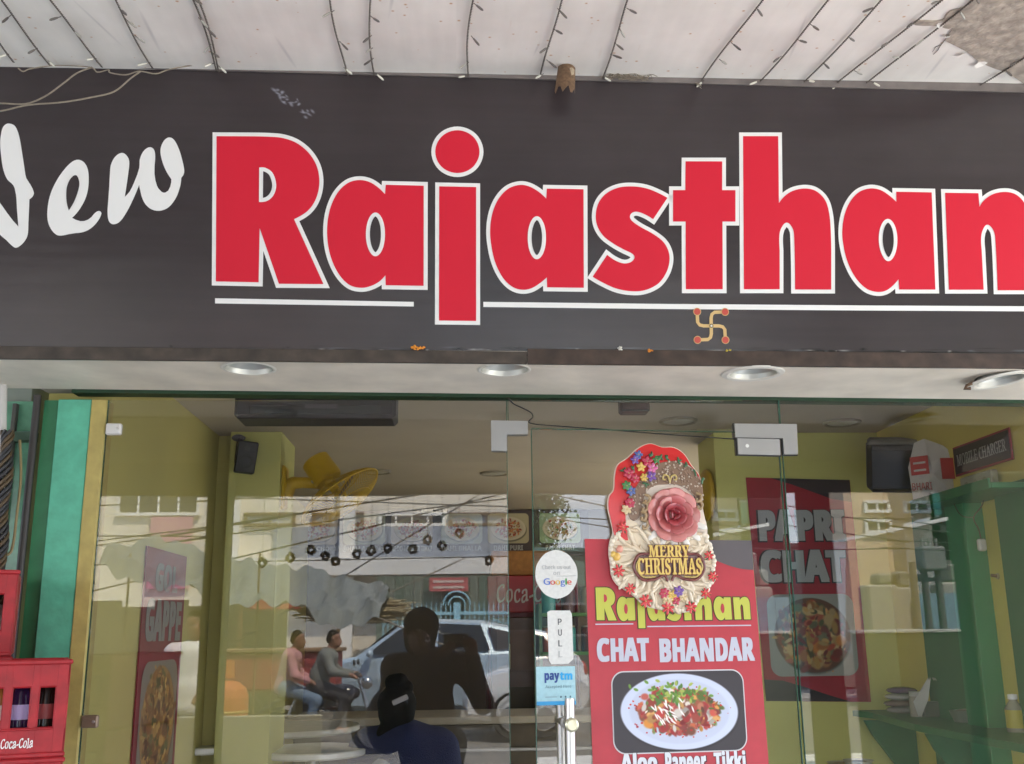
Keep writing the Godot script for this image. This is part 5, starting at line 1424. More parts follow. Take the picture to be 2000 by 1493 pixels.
	obj("worktop", Shape.new().box(Vector3(0, 1.02, 0.02), Vector3(1.96, 0.04, 0.58), 0.006), worn(0.42, 0.38, 0.33, 0.35, 0.1, 1.0, 0.02), ct)
	obj("kick_rail", Shape.new().box(Vector3(0, 0.86, 0.262), Vector3(1.9, 0.02, 0.02), 0.004), M.brushed, ct)
	# standing tables
	var tb := [[Vector3(-0.923, 1.084, -2.500), 0.42, "large round grey standing table inside the left pane"], [Vector3(-0.648, 1.046, -1.750), 0.25, "smaller round standing table nearer the glass, in front of the large one"], [Vector3(-1.106, 1.084, -1.600), 0.16, "small round table at the yellow pillar's foot"]]
	for t in tb:
		var p: Vector3 = t[0]
		var o := thing("round_table", t[2], "table", Vector3(p.x, 0.05, p.z), 0, "round standing tables in the shop")
		var h := p.y - 0.05
		obj("tabletop", Shape.new().lathe([Vector2(0, h - 0.03), Vector2(t[1] - 0.01, h - 0.03), Vector2(t[1], h - 0.022), Vector2(t[1], h - 0.004), Vector2(t[1] - 0.006, h), Vector2(t[1] - 0.02, h + 0.001), Vector2(0, h + 0.001)], 48), worn(0.68, 0.68, 0.64, 0.14, 0.08, 1.0, 0.02), o)
		obj("column", Shape.new().tube([Vector3(0, 0.02, 0), Vector3(0, h - 0.03, 0)], 0.03, 14), M.brushed, o)
		obj("base", Shape.new().lathe([Vector2(0, 0.03), Vector2(0.15, 0.02), Vector2(0.17, 0.0)], 28), M.brushed, o)
	seated_woman()
	# right side: green stripes on the wall, shelf boards, sign, charger
	var X := 1.998
	for s in [[-1.156, -0.768, 0.0, 2.075, 0.03], [-0.755, -0.601, 0.0, 2.075, 0.075], [-0.434, -0.02, 0.0, 2.06, 0.04]]:
		struct("green_wall_panel", Shape.new().box(Vector3(X - s[4] / 2 + 0.002, 1.05 + (s[3] - 2.075) / 2, (s[0] + s[1]) / 2), Vector3(s[4], s[3] - 0.06, absf(s[1] - s[0])), 0.002), M.green_dark if s[4] != 0.075 else worn(0.03, 0.24, 0.09, 0.5, 0.1, 0.6, 0.01))
	var us := thing("charging_shelf", "green wall shelf under the phone charging notice", "shelf", Vector3(1.998, 2.015, -0.55))
	obj("board", Shape.new().box(Vector3(-0.09, 0, 0.06), Vector3(0.18, 0.02, 0.62), 0.002), M.green_dark, us)
	obj("front_lip", Shape.new().box(Vector3(-0.184, 0.006, 0.06), Vector3(0.008, 0.036, 0.62), 0.002), M.green_dark, us)
	var ls := thing("corner_shelf", "green corner shelf on the right inner wall holding napkins and packets", "shelf", Vector3(1.998, 1.165, -0.9))
	obj("board", Shape.new().prism(PackedVector2Array([Vector2(0, -0.64), Vector2(0, 0.86), Vector2(-0.24, 0.86), Vector2(-0.26, 0.1), Vector2(-0.2, -0.45), Vector2(-0.24, -0.64)]), 0.0, 0.025, true), M.green_dark, ls)
	ls.get_child(0).transform = Transform3D(Basis(Vector3.RIGHT, Vector3(0, 0, 1), Vector3(0, 1, 0)), Vector3.ZERO)
	for zz in [-0.5, 0.1]:
		obj("bracket", Shape.new().prism(PackedVector2Array([Vector2(0, -0.01), Vector2(-0.22, -0.01), Vector2(-0.19, -0.07), Vector2(-0.06, -0.25), Vector2(0, -0.3)]), zz - 0.012, zz + 0.012, true), M.green_dark, ls)
	var ty := 1.1905
	# sign on the wall
	var ms := thing("charger_sign", "dark slanted wall sign reading MOBILE CHARGER with a thin red border", "sign", Vector3(1.994, 0, 0), -PI / 2)
	var z0 := -0.756
	var z1 := -0.326
	var y0 := 2.185
	var w := z1 - z0
	obj("red_border", Shape.new().box(Vector3((z0 + z1) / 2, y0, 0.003), Vector3(w, 0.117, 0.006), 0.001), mat(0.3, 0.02, 0.03, 0.5), ms)
	obj("board", Shape.new().box(Vector3((z0 + z1) / 2, y0, 0.006), Vector3(w - 0.016, 0.101, 0.006), 0.001), mat(0.03, 0.02, 0.018, 0.5), ms)
	words("lettering", "MOBILE CHARGER", Vector3((z0 + z1) / 2 + 0.004, y0, 0.0105), w * 0.86, 0.045, mat(0.4, 0.4, 0.37, 0.5), ms, font(false, 0.1, true), 0.0008)
	# sockets, hanging charger, a nail
	var so := thing("socket_box", "white wall socket box above the green charging shelf", "socket box", Vector3(1.990, 2.072, -0.557), -PI / 2)
	obj("plate", Shape.new().box(Vector3(0, 0, 0.014), Vector3(0.24, 0.075, 0.028), 0.005), mat(0.42, 0.4, 0.3, 0.5), so)
	for i in 3:
		obj("socket", Shape.new().lathe([Vector2(0.016, 0.0), Vector2(0.015, 0.002), Vector2(0, 0.001)], 14, Transform3D(Basis(Vector3.RIGHT, PI / 2), Vector3(-0.07 + 0.07 * i, 0, 0.0285))), mat(0.3, 0.28, 0.2, 0.5), so)
	var ch := thing("hanging_charger", "white phone charger plug hanging from its wire on the yellow wall", "charger", Vector3(1.950, 1.841, -0.542))
	obj("plug", Shape.new().box(Vector3.ZERO, Vector3(0.03, 0.045, 0.024), 0.006), mat(0.62, 0.6, 0.52, 0.4), ch)
	obj("wire", Shape.new().tube(arc([Vector3(0, 0.02, 0), Vector3(0.0, 0.06, -0.01), Vector3(-0.008, 0.105, -0.02), Vector3(0.012, 0.15, 0.02), Vector3(0.018, 0.21, 0.03), Vector3(0.02, 0.24, 0.03)], 6), 0.0022, 5), mat(0.12, 0.08, 0.05, 0.6), ch)
	obj("loose_wire", Shape.new().tube(arc([Vector3(-0.008, 0.105, -0.02), Vector3(-0.04, 0.115, -0.05), Vector3(-0.05, 0.17, -0.08), Vector3(-0.05, 0.22, -0.08)], 6), 0.0016, 5), mat(0.12, 0.1, 0.06, 0.6), ch)
	var nl := thing("wall_hook", "little brown wall hook on the yellow wall below the charger", "hook", Vector3(1.990, 1.726, -0.539))
	obj("peg", Shape.new().tube([Vector3(0.008, 0, 0), Vector3(-0.02, 0.004, 0)], 0.006, 8), mat(0.25, 0.14, 0.07, 0.5), nl)
	obj("foot", Shape.new().lathe([Vector2(0.012, 0), Vector2(0.01, 0.006), Vector2(0, 0.006)], 12, Transform3D(Basis(Vector3(0, 0, 1), PI / 2), Vector3(0.006, 0, 0))), mat(0.5, 0.4, 0.2, 0.5), nl)
	# monitor and plastic bag in the corner
	var tv := thing("wall_monitor", "bulky black wall monitor tilted down in the inner corner", "monitor", Vector3(1.927, 2.230, -1.150))
	tv.rotation_degrees = Vector3(14, -22, -4)
	obj("casing", Shape.new().box(Vector3(0, 0, -0.08), Vector3(0.25, 0.23, 0.2), 0.025), mat(0.035, 0.03, 0.032, 0.4), tv)
	obj("screen", Shape.new().box(Vector3(0, -0.01, 0.0215), Vector3(0.21, 0.17, 0.006), 0.002), mat(0.02, 0.018, 0.02, 0.15), tv)
	obj("grey_top", Shape.new().box(Vector3(0, 0.104, -0.07), Vector3(0.24, 0.03, 0.17), 0.012), mat(0.2, 0.19, 0.17, 0.5), tv)
	var bag := thing("carrier_bag", "white and red printed carrier bag hanging over the monitor", "bag", Vector3(1.942, 2.166, -0.850))
	bag.rotation_degrees = Vector3(0, -28, 0)
	var bs := Shape.new()
	var outl := [Vector2(-0.085, -0.13), Vector2(-0.092, 0.02), Vector2(-0.06, 0.12), Vector2(-0.02, 0.135), Vector2(0.05, 0.1), Vector2(0.092, 0.055), Vector2(0.098, -0.05), Vector2(0.09, -0.13)]
	for i in outl.size():
		var a: Vector2 = outl[i]
		var b: Vector2 = outl[(i + 1) % outl.size()]
		for sg in [-1.0, 1.0]:
			bs.flat_tri(Vector3(a.x, a.y, 0), Vector3(b.x, b.y, 0), Vector3(0.004, -0.02, sg * 0.05), Vector3(0, 0, sg))
	obj("film", bs, worn(0.62, 0.6, 0.57, 0.35, 0.1, 4.0, 0.02), bag)
	for pr in [[-0.046, 0.02, 0.074, 0.075, 0.026], [0.058, 0.0, 0.05, 0.085, 0.027]]:
		obj("red_print", Shape.new().box(Vector3(pr[0], pr[1], pr[4] + 0.012), Vector3(pr[2], pr[3], 0.003), 0.0, Basis(Vector3.UP, 0.35 * signf(pr[0]))), mat(0.5, 0.06, 0.05, 0.4), bag)
	words("print", "BHARI", Vector3(-0.045, -0.065, 0.036), 0.075, 0.03, mat(0.4, 0.08, 0.07, 0.4), bag, font(false, 0.2), 0.001)
	for pr in [[-0.046, 0.03], [-0.046, 0.0]]:
		obj("print", Shape.new().box(Vector3(pr[0], pr[1], 0.042), Vector3(0.05, 0.008, 0.002), 0.0, Basis(Vector3.UP, -0.35)), mat(0.6, 0.55, 0.5, 0.5), bag)
	# things on the corner shelf
	var np := thing("napkin_holder", "peaked white paper napkins standing in a holder on the corner shelf", "napkin holder", Vector3(1.957, ty, -1.1))
	for sg in [-1.0, 1.0]:
		var pts := [Vector3(0.0, 0.155, 0.02), Vector3(sg * 0.085, 0.06, 0.03), Vector3(sg * 0.07, 0.0, 0.03), Vector3(sg * 0.035, 0.07, 0.035)]
		var ns := Shape.new()
		for dz in [0.0, -0.012, -0.024]:
			ns.flat_tri(pts[0] + Vector3(sg * 0.008, 0, dz), pts[1] + Vector3(0, 0, dz), pts[3] + Vector3(0, 0, dz), Vector3(0, 0, 1))
			ns.flat_tri(pts[1] + Vector3(0, 0, dz), pts[2] + Vector3(0, 0, dz), pts[3] + Vector3(0, 0, dz), Vector3(0, 0, 1))
		obj("napkin", ns, mat(0.66, 0.64, 0.6, 0.8), np)
	obj("holder", Shape.new().box(Vector3(0, 0.03, 0.0), Vector3(0.1, 0.06, 0.04), 0.004), mat(0.2, 0.19, 0.17, 0.35, 0.6), np)
	var pk := thing("snack_packet", "stack of shiny purple and white snack packets at the corner shelf's end", "packets", Vector3(1.892, ty, -1.25))
	for i in 4:
		obj("packet", Shape.new().blob(Vector3(rng.randf_range(-0.015, 0.015), 0.018 + i * 0.026, 0), Vector3(0.078 - 0.004 * i, 0.016, 0.055), Basis(Vector3(0, 0, 1), rng.randf_range(-0.12, 0.12)), 6, 14), mat([0.35, 0.2, 0.4, 0.14][i], [0.3, 0.1, 0.38, 0.06][i], [0.3, 0.1, 0.36, 0.16][i], 0.25), pk)
	var jar := thing("spice_jar", "small clear jar beside the snack packets on the corner shelf", "jar", Vector3(1.893, ty, -1.12))
	obj("jar_body", Shape.new().lathe([Vector2(0, 0), Vector2(0.026, 0), Vector2(0.027, 0.07), Vector2(0.022, 0.08)], 16), mat(0.35, 0.3, 0.27, 0.2), jar)
	obj("lid", Shape.new().lathe([Vector2(0.024, 0.08), Vector2(0.024, 0.098), Vector2(0, 0.1)], 16), mat(0.5, 0.47, 0.45, 0.4), jar)
	var tr := thing("foil_tray", "low crinkled foil tray on the corner shelf right of the napkins", "tray", Vector3(1.967, ty, -0.85))
	var fs := Shape.new()
	for i in 24:
		var a0_ := TAU * i / 24
		var a1_ := TAU * (i + 1) / 24
		var r0 := 0.058 + 0.004 * (i % 2)
		var r1 := 0.058 + 0.004 * ((i + 1) % 2)
		fs.quad(Vector3(cos(a0_) * 0.045, 0, sin(a0_) * 0.035), Vector3(cos(a1_) * 0.045, 0, sin(a1_) * 0.035), Vector3(cos(a1_) * r1, 0.042, sin(a1_) * r1 * 0.8), Vector3(cos(a0_) * r0, 0.042, sin(a0_) * r0 * 0.8), Vector3(cos(a0_), 0.2, sin(a0_)))
	obj("foil", fs, mat(0.62, 0.6, 0.55, 0.3, 0.8), tr)
	obj("filling", Shape.new().blob(Vector3(0, 0.028, 0), Vector3(0.052, 0.02, 0.042), Basis(), 6, 14), worn(0.35, 0.3, 0.25, 0.6, 0.4, 6.0, 0.05), tr)
	var bt := thing("sauce_bottle", "clear bottle with yellow label and white cap at the right edge", "bottle", Vector3(1.947, ty - 0.012, -0.45))
	obj("bottle_body", Shape.new().lathe([Vector2(0, 0), Vector2(0.028, 0.0), Vector2(0.03, 0.02), Vector2(0.03, 0.09), Vector2(0.014, 0.115), Vector2(0.013, 0.125)], 18), mat(0.3, 0.28, 0.2, 0.15), bt)
	obj("label_band", Shape.new().lathe([Vector2(0.0306, 0.025), Vector2(0.0306, 0.085)], 18), mat(0.5, 0.42, 0.05, 0.5), bt)
	obj("cap", Shape.new().lathe([Vector2(0.016, 0.12), Vector2(0.016, 0.136), Vector2(0, 0.138)], 14), M.white, bt)
	# pale plates at the bottom edge, on a table just inside the right pane
	var sd := thing("low_table", "low table inside the right pane, just under the bottom edge", "table", Vector3(1.512, 0.05, -0.9))
	obj("tabletop", Shape.new().box(Vector3(0, 0.955, 0), Vector3(0.36, 0.02, 0.3), 0.004), worn(0.4, 0.33, 0.12, 0.4, 0.1, 1.0, 0.02), sd)
	obj("leg", Shape.new().tube([Vector3(0, 0, 0), Vector3(0, 0.95, 0)], 0.025, 10), M.brushed, sd)
	for i in 2:
		var dp := thing("leaf_bowl", ["pale paper bowl at the bottom edge below the second poster", "second pale paper bowl leaning on the first at the bottom edge"][i], "bowl", Vector3(sd.position.x - 0.03 + 0.05 * i, 1.016, -0.9 + 0.04 * i), 0, "paper bowls on the low table")
		obj("bowl", Shape.new().lathe([Vector2(0, 0.004), Vector2(0.03, 0.004), Vector2(0.055, 0.028 + 0.012 * i), Vector2(0.058, 0.03 + 0.012 * i)], 20), mat(0.62, 0.6, 0.45, 0.6), dp)
		obj("content", Shape.new().blob(Vector3(0, 0.018 + 0.01 * i, 0), Vector3(0.045, 0.014, 0.045), Basis(), 5, 12), worn(0.5, 0.42, 0.25, 0.7, 0.3, 5.0, 0.05), dp)

func wall_fan() -> void:
	var yl := worn(0.56, 0.36, 0.02, 0.42, 0.1, 2.0, 0.02)
	var o := thing("wall_fan", "yellow wall fan tilted downwards beside the pillar", "fan", Vector3.ZERO, 0, "yellow wall fans")
	var base: Vector3 = Vector3(-0.798, 2.225, -1.560)
	obj("wall_plate", Shape.new().box(base + Vector3(0.004, -0.02, 0), Vector3(0.03, 0.2, 0.1), 0.01), yl, o)
	var j: Vector3 = Vector3(-0.644, 2.227, -1.560)
	obj("arm", Shape.new().tube(arc([base + Vector3(0.01, -0.06, 0), base + Vector3(0.035, -0.005, 0), base + Vector3(0.08, 0.004, 0), j], 5), [0.034, 0.036, 0.037, 0.036, 0.034, 0.032, 0.031, 0.03, 0.029, 0.028, 0.027, 0.026, 0.026, 0.026, 0.026, 0.028], 12), yl, o)
	obj("pivot_screw", Shape.new().blob(j + Vector3(-0.012, 0.004, 0.026), Vector3(0.01, 0.01, 0.006), Basis(), 5, 10), M.brushed, o)
	# motor drum, axis leaning down into the room on the right
	var ax := Vector3(0.52, -0.72, 0.1).normalized()
	var mc: Vector3 = Vector3(-0.610, 2.270, -1.560)
	var up := ax.cross(Vector3.BACK).normalized()
	var bs := Basis(up, ax, up.cross(ax))
	obj("motor", Shape.new().lathe([Vector2(0, -0.085), Vector2(0.058, -0.085), Vector2(0.066, -0.078), Vector2(0.07, 0.03), Vector2(0.064, 0.04), Vector2(0.03, 0.042), Vector2(0.02, 0.1), Vector2(0, 0.1)], 20, Transform3D(bs, mc)), yl, o)
	var hc := mc + ax * 0.135
	var R := 0.205
	var cg := Shape.new()
	for ring in [[0.06, 0.055], [0.13, 0.05], [R, 0.0], [0.13, -0.045], [0.06, -0.05]]:
		var p := []
		for i in 33:
			var a := TAU * i / 32
			p.append(hc + ax * (ring[1]) + (bs.x * cos(a) + bs.z * sin(a)) * ring[0])
		cg.tube(p, 0.004 if ring[0] == R else 0.002, 5, false)
	for i in 84:
		var a := TAU * i / 84
		var d := bs.x * cos(a) + bs.z * sin(a)
		cg.tube(arc([hc + ax * 0.055 + d * 0.03, hc + ax * 0.05 + d * 0.13, hc + d * R, hc - ax * 0.045 + d * 0.13, hc - ax * 0.05 + d * 0.06], 3), 0.0013, 4, false)
	obj("cage", cg, yl, o)
	for i in 3:
		var a := TAU * i / 3
		var d := bs.x * cos(a) + bs.z * sin(a)
		var e := ax.cross(d)
		var s := Shape.new()
		s.blob(hc + d * 0.105, Vector3(0.085, 0.05, 0.003), Basis(d, (e + ax * 0.35).normalized(), ax), 6, 12)
		obj("blade", s, mat(0.15, 0.085, 0.04, 0.35), o)
	obj("hub", Shape.new().blob(hc, Vector3(0.032, 0.032, 0.032), Basis(), 6, 10), yl, o)

func seated_woman() -> void:
	var c: Vector3 = Vector3(-0.272, 1.223, -1.800)
	var b: Vector3 = Vector3(-0.246, 1.016, -1.800)
	var o := thing("person", "seated woman with dark tied-up hair and navy top, seen from behind", "person", Vector3(b.x, 0.05, -1.8))
	var hx := c.x - b.x
	var sy := 1.083 - 0.05
	var hy := c.y - 0.05
	var hip := Vector3(0.02, 0.52, 0.02)
	var bones := [
		[Vector3(hx, hy + 0.02, 0), Vector3(hx, hy - 0.02, -0.01), 0.085, 0.078], [Vector3(hx, hy - 0.06, -0.035), Vector3(hx, hy - 0.07, -0.04), 0.055, 0.05],
		[Vector3(hx, hy - 0.08, 0.01), Vector3(0.01, sy + 0.0, 0.02), 0.05, 0.055],
		[Vector3(-0.13, sy - 0.03, 0.02), Vector3(0.15, sy - 0.035, 0.02), 0.065, 0.065], [Vector3(0.01, sy - 0.06, 0.02), Vector3(0.015, sy - 0.24, 0.015), 0.125, 0.115],
		[Vector3(-0.06, sy - 0.1, 0.01), Vector3(-0.05, sy - 0.3, 0.0), 0.1, 0.1], [Vector3(0.08, sy - 0.1, 0.01), Vector3(0.07, sy - 0.3, 0.0), 0.1, 0.1],
		[Vector3(0.015, sy - 0.24, 0.0), hip, 0.12, 0.15], [hip + Vector3(-0.09, -0.02, 0), hip + Vector3(0.09, -0.02, 0), 0.13, 0.13],
		[Vector3(-0.17, sy - 0.05, 0.01), Vector3(-0.21, sy - 0.28, -0.03), 0.058, 0.045], [Vector3(-0.21, sy - 0.28, -0.03), Vector3(-0.12, sy - 0.33, -0.24), 0.043, 0.03],
		[Vector3(0.19, sy - 0.055, 0.01), Vector3(0.24, sy - 0.28, -0.03), 0.058, 0.045], [Vector3(0.24, sy - 0.28, -0.03), Vector3(0.15, sy - 0.33, -0.24), 0.043, 0.03],
		[hip + Vector3(-0.09, 0, 0), hip + Vector3(-0.11, 0.0, -0.42), 0.1, 0.065], [hip + Vector3(-0.11, 0.0, -0.42), Vector3(-0.11, 0.06, -0.45), 0.06, 0.042],
		[hip + Vector3(0.09, 0, 0), hip + Vector3(0.11, 0.0, -0.42), 0.1, 0.065], [hip + Vector3(0.11, 0.0, -0.42), Vector3(0.11, 0.06, -0.45), 0.06, 0.042],
		[Vector3(-0.11, 0.04, -0.44), Vector3(-0.11, 0.03, -0.6), 0.038, 0.028], [Vector3(0.11, 0.04, -0.44), Vector3(0.11, 0.03, -0.6), 0.038, 0.028]]
	for sg in [-1.0, 1.0]:
		var wr: Vector3 = Vector3(-0.12, sy - 0.33, -0.24) if sg < 0 else Vector3(0.15, sy - 0.33, -0.24)
		bones.append([wr, wr + Vector3(0, -0.01, -0.07), 0.03, 0.03])
		for f in 4:
			bones.append([wr + Vector3((f - 1.5) * 0.018, -0.01, -0.08), wr + Vector3((f - 1.5) * 0.021, -0.03, -0.14 - 0.008 * (1.5 - absf(f - 1.5))), 0.009, 0.008])
		bones.append([wr + Vector3(-sg * 0.03, -0.005, -0.04), wr + Vector3(-sg * 0.05, -0.015, -0.09), 0.01, 0.009])
	obj("body", body(bones, 0.016, 0.035), M.skin, o)
	var navy := worn(0.012, 0.02, 0.1, 0.8, 0.3, 5.0, 0.03, 1.2)
	var top := []
	for i in [3, 4, 5, 6, 7, 9, 11]:
		top.append(bones[i])
	obj("navy_top", body(grown(top, 0.016), 0.016, 0.05), navy, o)
	var low := []
	for i in [8, 13, 14, 15, 16]:
		low.append(bones[i])
	obj("trousers", body(grown(low, 0.014), 0.02, 0.05), mat(0.03, 0.03, 0.04, 0.8), o)
	var hb := [[Vector3(hx, hy + 0.005, 0.015), Vector3(hx, hy - 0.03, 0.025), 0.091, 0.085], [Vector3(hx - 0.02, hy + 0.105, 0.035), Vector3(hx + 0.015, hy + 0.11, 0.035), 0.036, 0.036], [Vector3(hx + 0.05, hy + 0.085, 0.04), Vector3(hx + 0.055, hy + 0.08, 0.045), 0.026, 0.024], [Vector3(hx - 0.02, hy - 0.07, 0.06), Vector3(hx - 0.07, hy - 0.14, 0.075), 0.045, 0.03], [Vector3(hx + 0.02, hy - 0.05, 0.05), Vector3(hx - 0.02, hy - 0.1, 0.06), 0.05, 0.04]]
	obj("hair", body(hb, 0.009, 0.012), M.hair, o)
	obj("hair_clip", Shape.new().box(Vector3(hx + 0.02, hy + 0.03, 0.108), Vector3(0.075, 0.024, 0.012), 0.004, Basis(Vector3(0, 0, 1), 0.4)), mat(0.4, 0.38, 0.4, 0.3), o)
	obj("pale_back_panel", body([[Vector3(-0.06, sy - 0.12, 0.075), Vector3(-0.05, sy - 0.3, 0.065), 0.08, 0.08]], 0.016, 0.03), worn(0.3, 0.32, 0.36, 0.8, 0.1, 3.0, 0.03), o)
	var st := thing("stool", "low brown stool under the seated woman", "stool", Vector3(b.x, 0.05, -1.78))
	obj("seat", Shape.new().lathe([Vector2(0, 0.41), Vector2(0.17, 0.41), Vector2(0.18, 0.395), Vector2(0.17, 0.37), Vector2(0, 0.37)], 24), mat(0.2, 0.1, 0.05, 0.5), st)
	for i in 4:
		var a := TAU * (i + 0.5) / 4
		obj("leg", Shape.new().tube([Vector3(cos(a) * 0.12, 0.37, sin(a) * 0.12), Vector3(cos(a) * 0.16, 0, sin(a) * 0.16)], 0.015, 8), mat(0.1, 0.06, 0.04, 0.5), st)
	var rc := thing("plastic_chair", "red plastic chair with a rounded back beside the seated woman", "chair", Vector3(-0.453, 0.05, -1.95), 0.3)
	var rp := mat(0.5, 0.015, 0.03, 0.35)
	obj("backrest", Shape.new().prism(round_rect(Vector2(0, 0.72), Vector2(0.34, 0.42), 0.14, 8), 0.16, 0.185, true), rp, rc)
	obj("seat", Shape.new().box(Vector3(0, 0.43, 0), Vector3(0.4, 0.03, 0.4), 0.01), rp, rc)
	for x in [-0.18, 0.18]:
		for zz in [-0.18, 0.18]:
			obj("leg", Shape.new().tube([Vector3(x, 0.43, zz), Vector3(x * 1.15, 0, zz * 1.15)], [0.022, 0.016], 8), rp, rc)


# a car, nose towards local -x, built from cross-sections along its length
func car(at: Vector3, turn: float, label: String, r: float, g: float, b: float, S := 1.0) -> void:
	var o := thing("parked_car", label, "car", at, turn)
	var paint_ := mat(r, g, b, 0.3, 0.2)
	paint_.clearcoat_enabled = true
	paint_.clearcoat = 1.0
	paint_.clearcoat_roughness = 0.05
	# x, bottom, belt, half width, roof, half roof width
	var st := [[-2.0, 0.42, 0.6, 0.55, 0.6, 0.5], [-1.92, 0.25, 0.72, 0.76, 0.74, 0.7], [-1.5, 0.22, 0.84, 0.82, 0.9, 0.72], [-0.95, 0.22, 0.94, 0.84, 1.0, 0.74], [-0.35, 0.22, 0.98, 0.85, 1.44, 0.62], [0.2, 0.22, 0.99, 0.85, 1.53, 0.62], [0.9, 0.22, 1.0, 0.85, 1.5, 0.61], [1.45, 0.24, 1.02, 0.83, 1.38, 0.58], [1.85, 0.28, 1.0, 0.8, 1.05, 0.66], [1.98, 0.42, 0.8, 0.7, 0.84, 0.6]]
	var s := Shape.new()
	var rings := []
	for q in st:
		var ring := []
		for sg in [1.0, -1.0]:
			var half := [Vector3(q[0], q[1], q[3] * 0.86), Vector3(q[0], q[1] + 0.08, q[3]), Vector3(q[0], lerpf(q[1], q[2], 0.6), q[3] * 1.02), Vector3(q[0], q[2], q[3] * 0.97), Vector3(q[0], lerpf(q[2], q[4], 0.92), lerpf(q[3], q[5], 0.92)), Vector3(q[0], q[4], q[5] * 0.85), Vector3(q[0], q[4] + 0.015, 0)]
			if sg < 0:
				half.reverse()
				half = half.slice(1).map(func(p): return p * Vector3(1, 1, -1))
			ring.append_array(half)
		rings.append(ring)
	for i in rings.size() - 1:
		for k in rings[i].size() - 1:
			var c: Vector3 = (rings[i][k] + rings[i + 1][k + 1]) / 2
			s.quad(rings[i][k], rings[i + 1][k], rings[i + 1][k + 1], rings[i][k + 1], c - Vector3(c.x * 0.8, 0.6, 0))
	for e in [0, rings.size() - 1]:
		for k in range(1, rings[e].size() - 1):
			s.flat_tri(rings[e][0], rings[e][k], rings[e][k + 1], Vector3(-1 if e == 0 else 1, 0, 0))
	obj("body", s, paint_, o)
	var gl := mat(0.02, 0.025, 0.03, 0.05)
	for sg in [-1.0, 1.0]:
		for w in [[Vector2(-0.78, 1.02), Vector2(-0.32, 1.38), Vector2(0.18, 1.46), Vector2(0.2, 1.04)], [Vector2(0.28, 1.04), Vector2(0.27, 1.46), Vector2(0.9, 1.43), Vector2(1.05, 1.06)], [Vector2(1.12, 1.08), Vector2(1.0, 1.4), Vector2(1.35, 1.32), Vector2(1.5, 1.1)]]:
			var q := []
			for p in w:
				var t: float = clampf((p.y - 0.99) / 0.52, 0, 1)
				q.append(Vector3(p.x, p.y, sg * (lerpf(0.842, 0.63, t) + 0.012)))
			var ws := Shape.new()
			ws.quad(q[0], q[1], q[2], q[3], Vector3(0, 0.3, sg))
			obj("side_window", ws, gl, o)
		obj("door_handle", Shape.new().box(Vector3(0.12, 0.9, sg * 0.875), Vector3(0.16, 0.025, 0.02), 0.005), paint_, o)
		obj("mirror", Shape.new().blob(Vector3(-0.72, 1.04, sg * 0.93), Vector3(0.06, 0.06, 0.09), Basis(), 6, 10), paint_, o)
		obj("headlight", Shape.new().blob(Vector3(-1.86, 0.68, sg * 0.6), Vector3(0.1, 0.07, 0.16), Basis(), 6, 10), mat(0.7, 0.7, 0.7, 0.1), o)
		obj("tail_light", Shape.new().blob(Vector3(1.9, 0.85, sg * 0.66), Vector3(0.07, 0.14, 0.1), Basis(), 6, 10), mat(0.45, 0.02, 0.02, 0.2), o)
		for x in [-1.3, 1.3]:
			var wt := Transform3D(Basis(Vector3.RIGHT, PI / 2 * sg), Vector3(x, 0.31, sg * 0.72))
			var wh := obj("wheel", Shape.new().lathe([Vector2(0.2, 0.06), Vector2(0.29, 0.14), Vector2(0.31, 0.1), Vector2(0.31, -0.04), Vector2(0.25, -0.08)], 24, wt), M.tyre, o)
			obj("rim", Shape.new().lathe([Vector2(0, 0.13), Vector2(0.08, 0.12), Vector2(0.2, 0.1), Vector2(0.21, 0.13)], 20, wt), M.brushed, wh)
	for e in [[[Vector3(-0.92, 1.0, 0.66), Vector3(-0.4, 1.42, 0.55), Vector3(-0.4, 1.42, -0.55), Vector3(-0.92, 1.0, -0.66)], Vector3(-1, 1, 0)], [[Vector3(1.84, 1.08, 0.6), Vector3(1.5, 1.37, 0.5), Vector3(1.5, 1.37, -0.5), Vector3(1.84, 1.08, -0.6)], Vector3(1, 1, 0)]]:
		var ws := Shape.new()
		var off: Vector3 = e[1].normalized() * 0.02
		ws.quad(e[0][0] + off, e[0][1] + off, e[0][2] + off, e[0][3] + off, e[1])
		obj("windscreen" if e[1].x < 0 else "rear_window", ws, gl, o)
	o.scale = Vector3.ONE * S

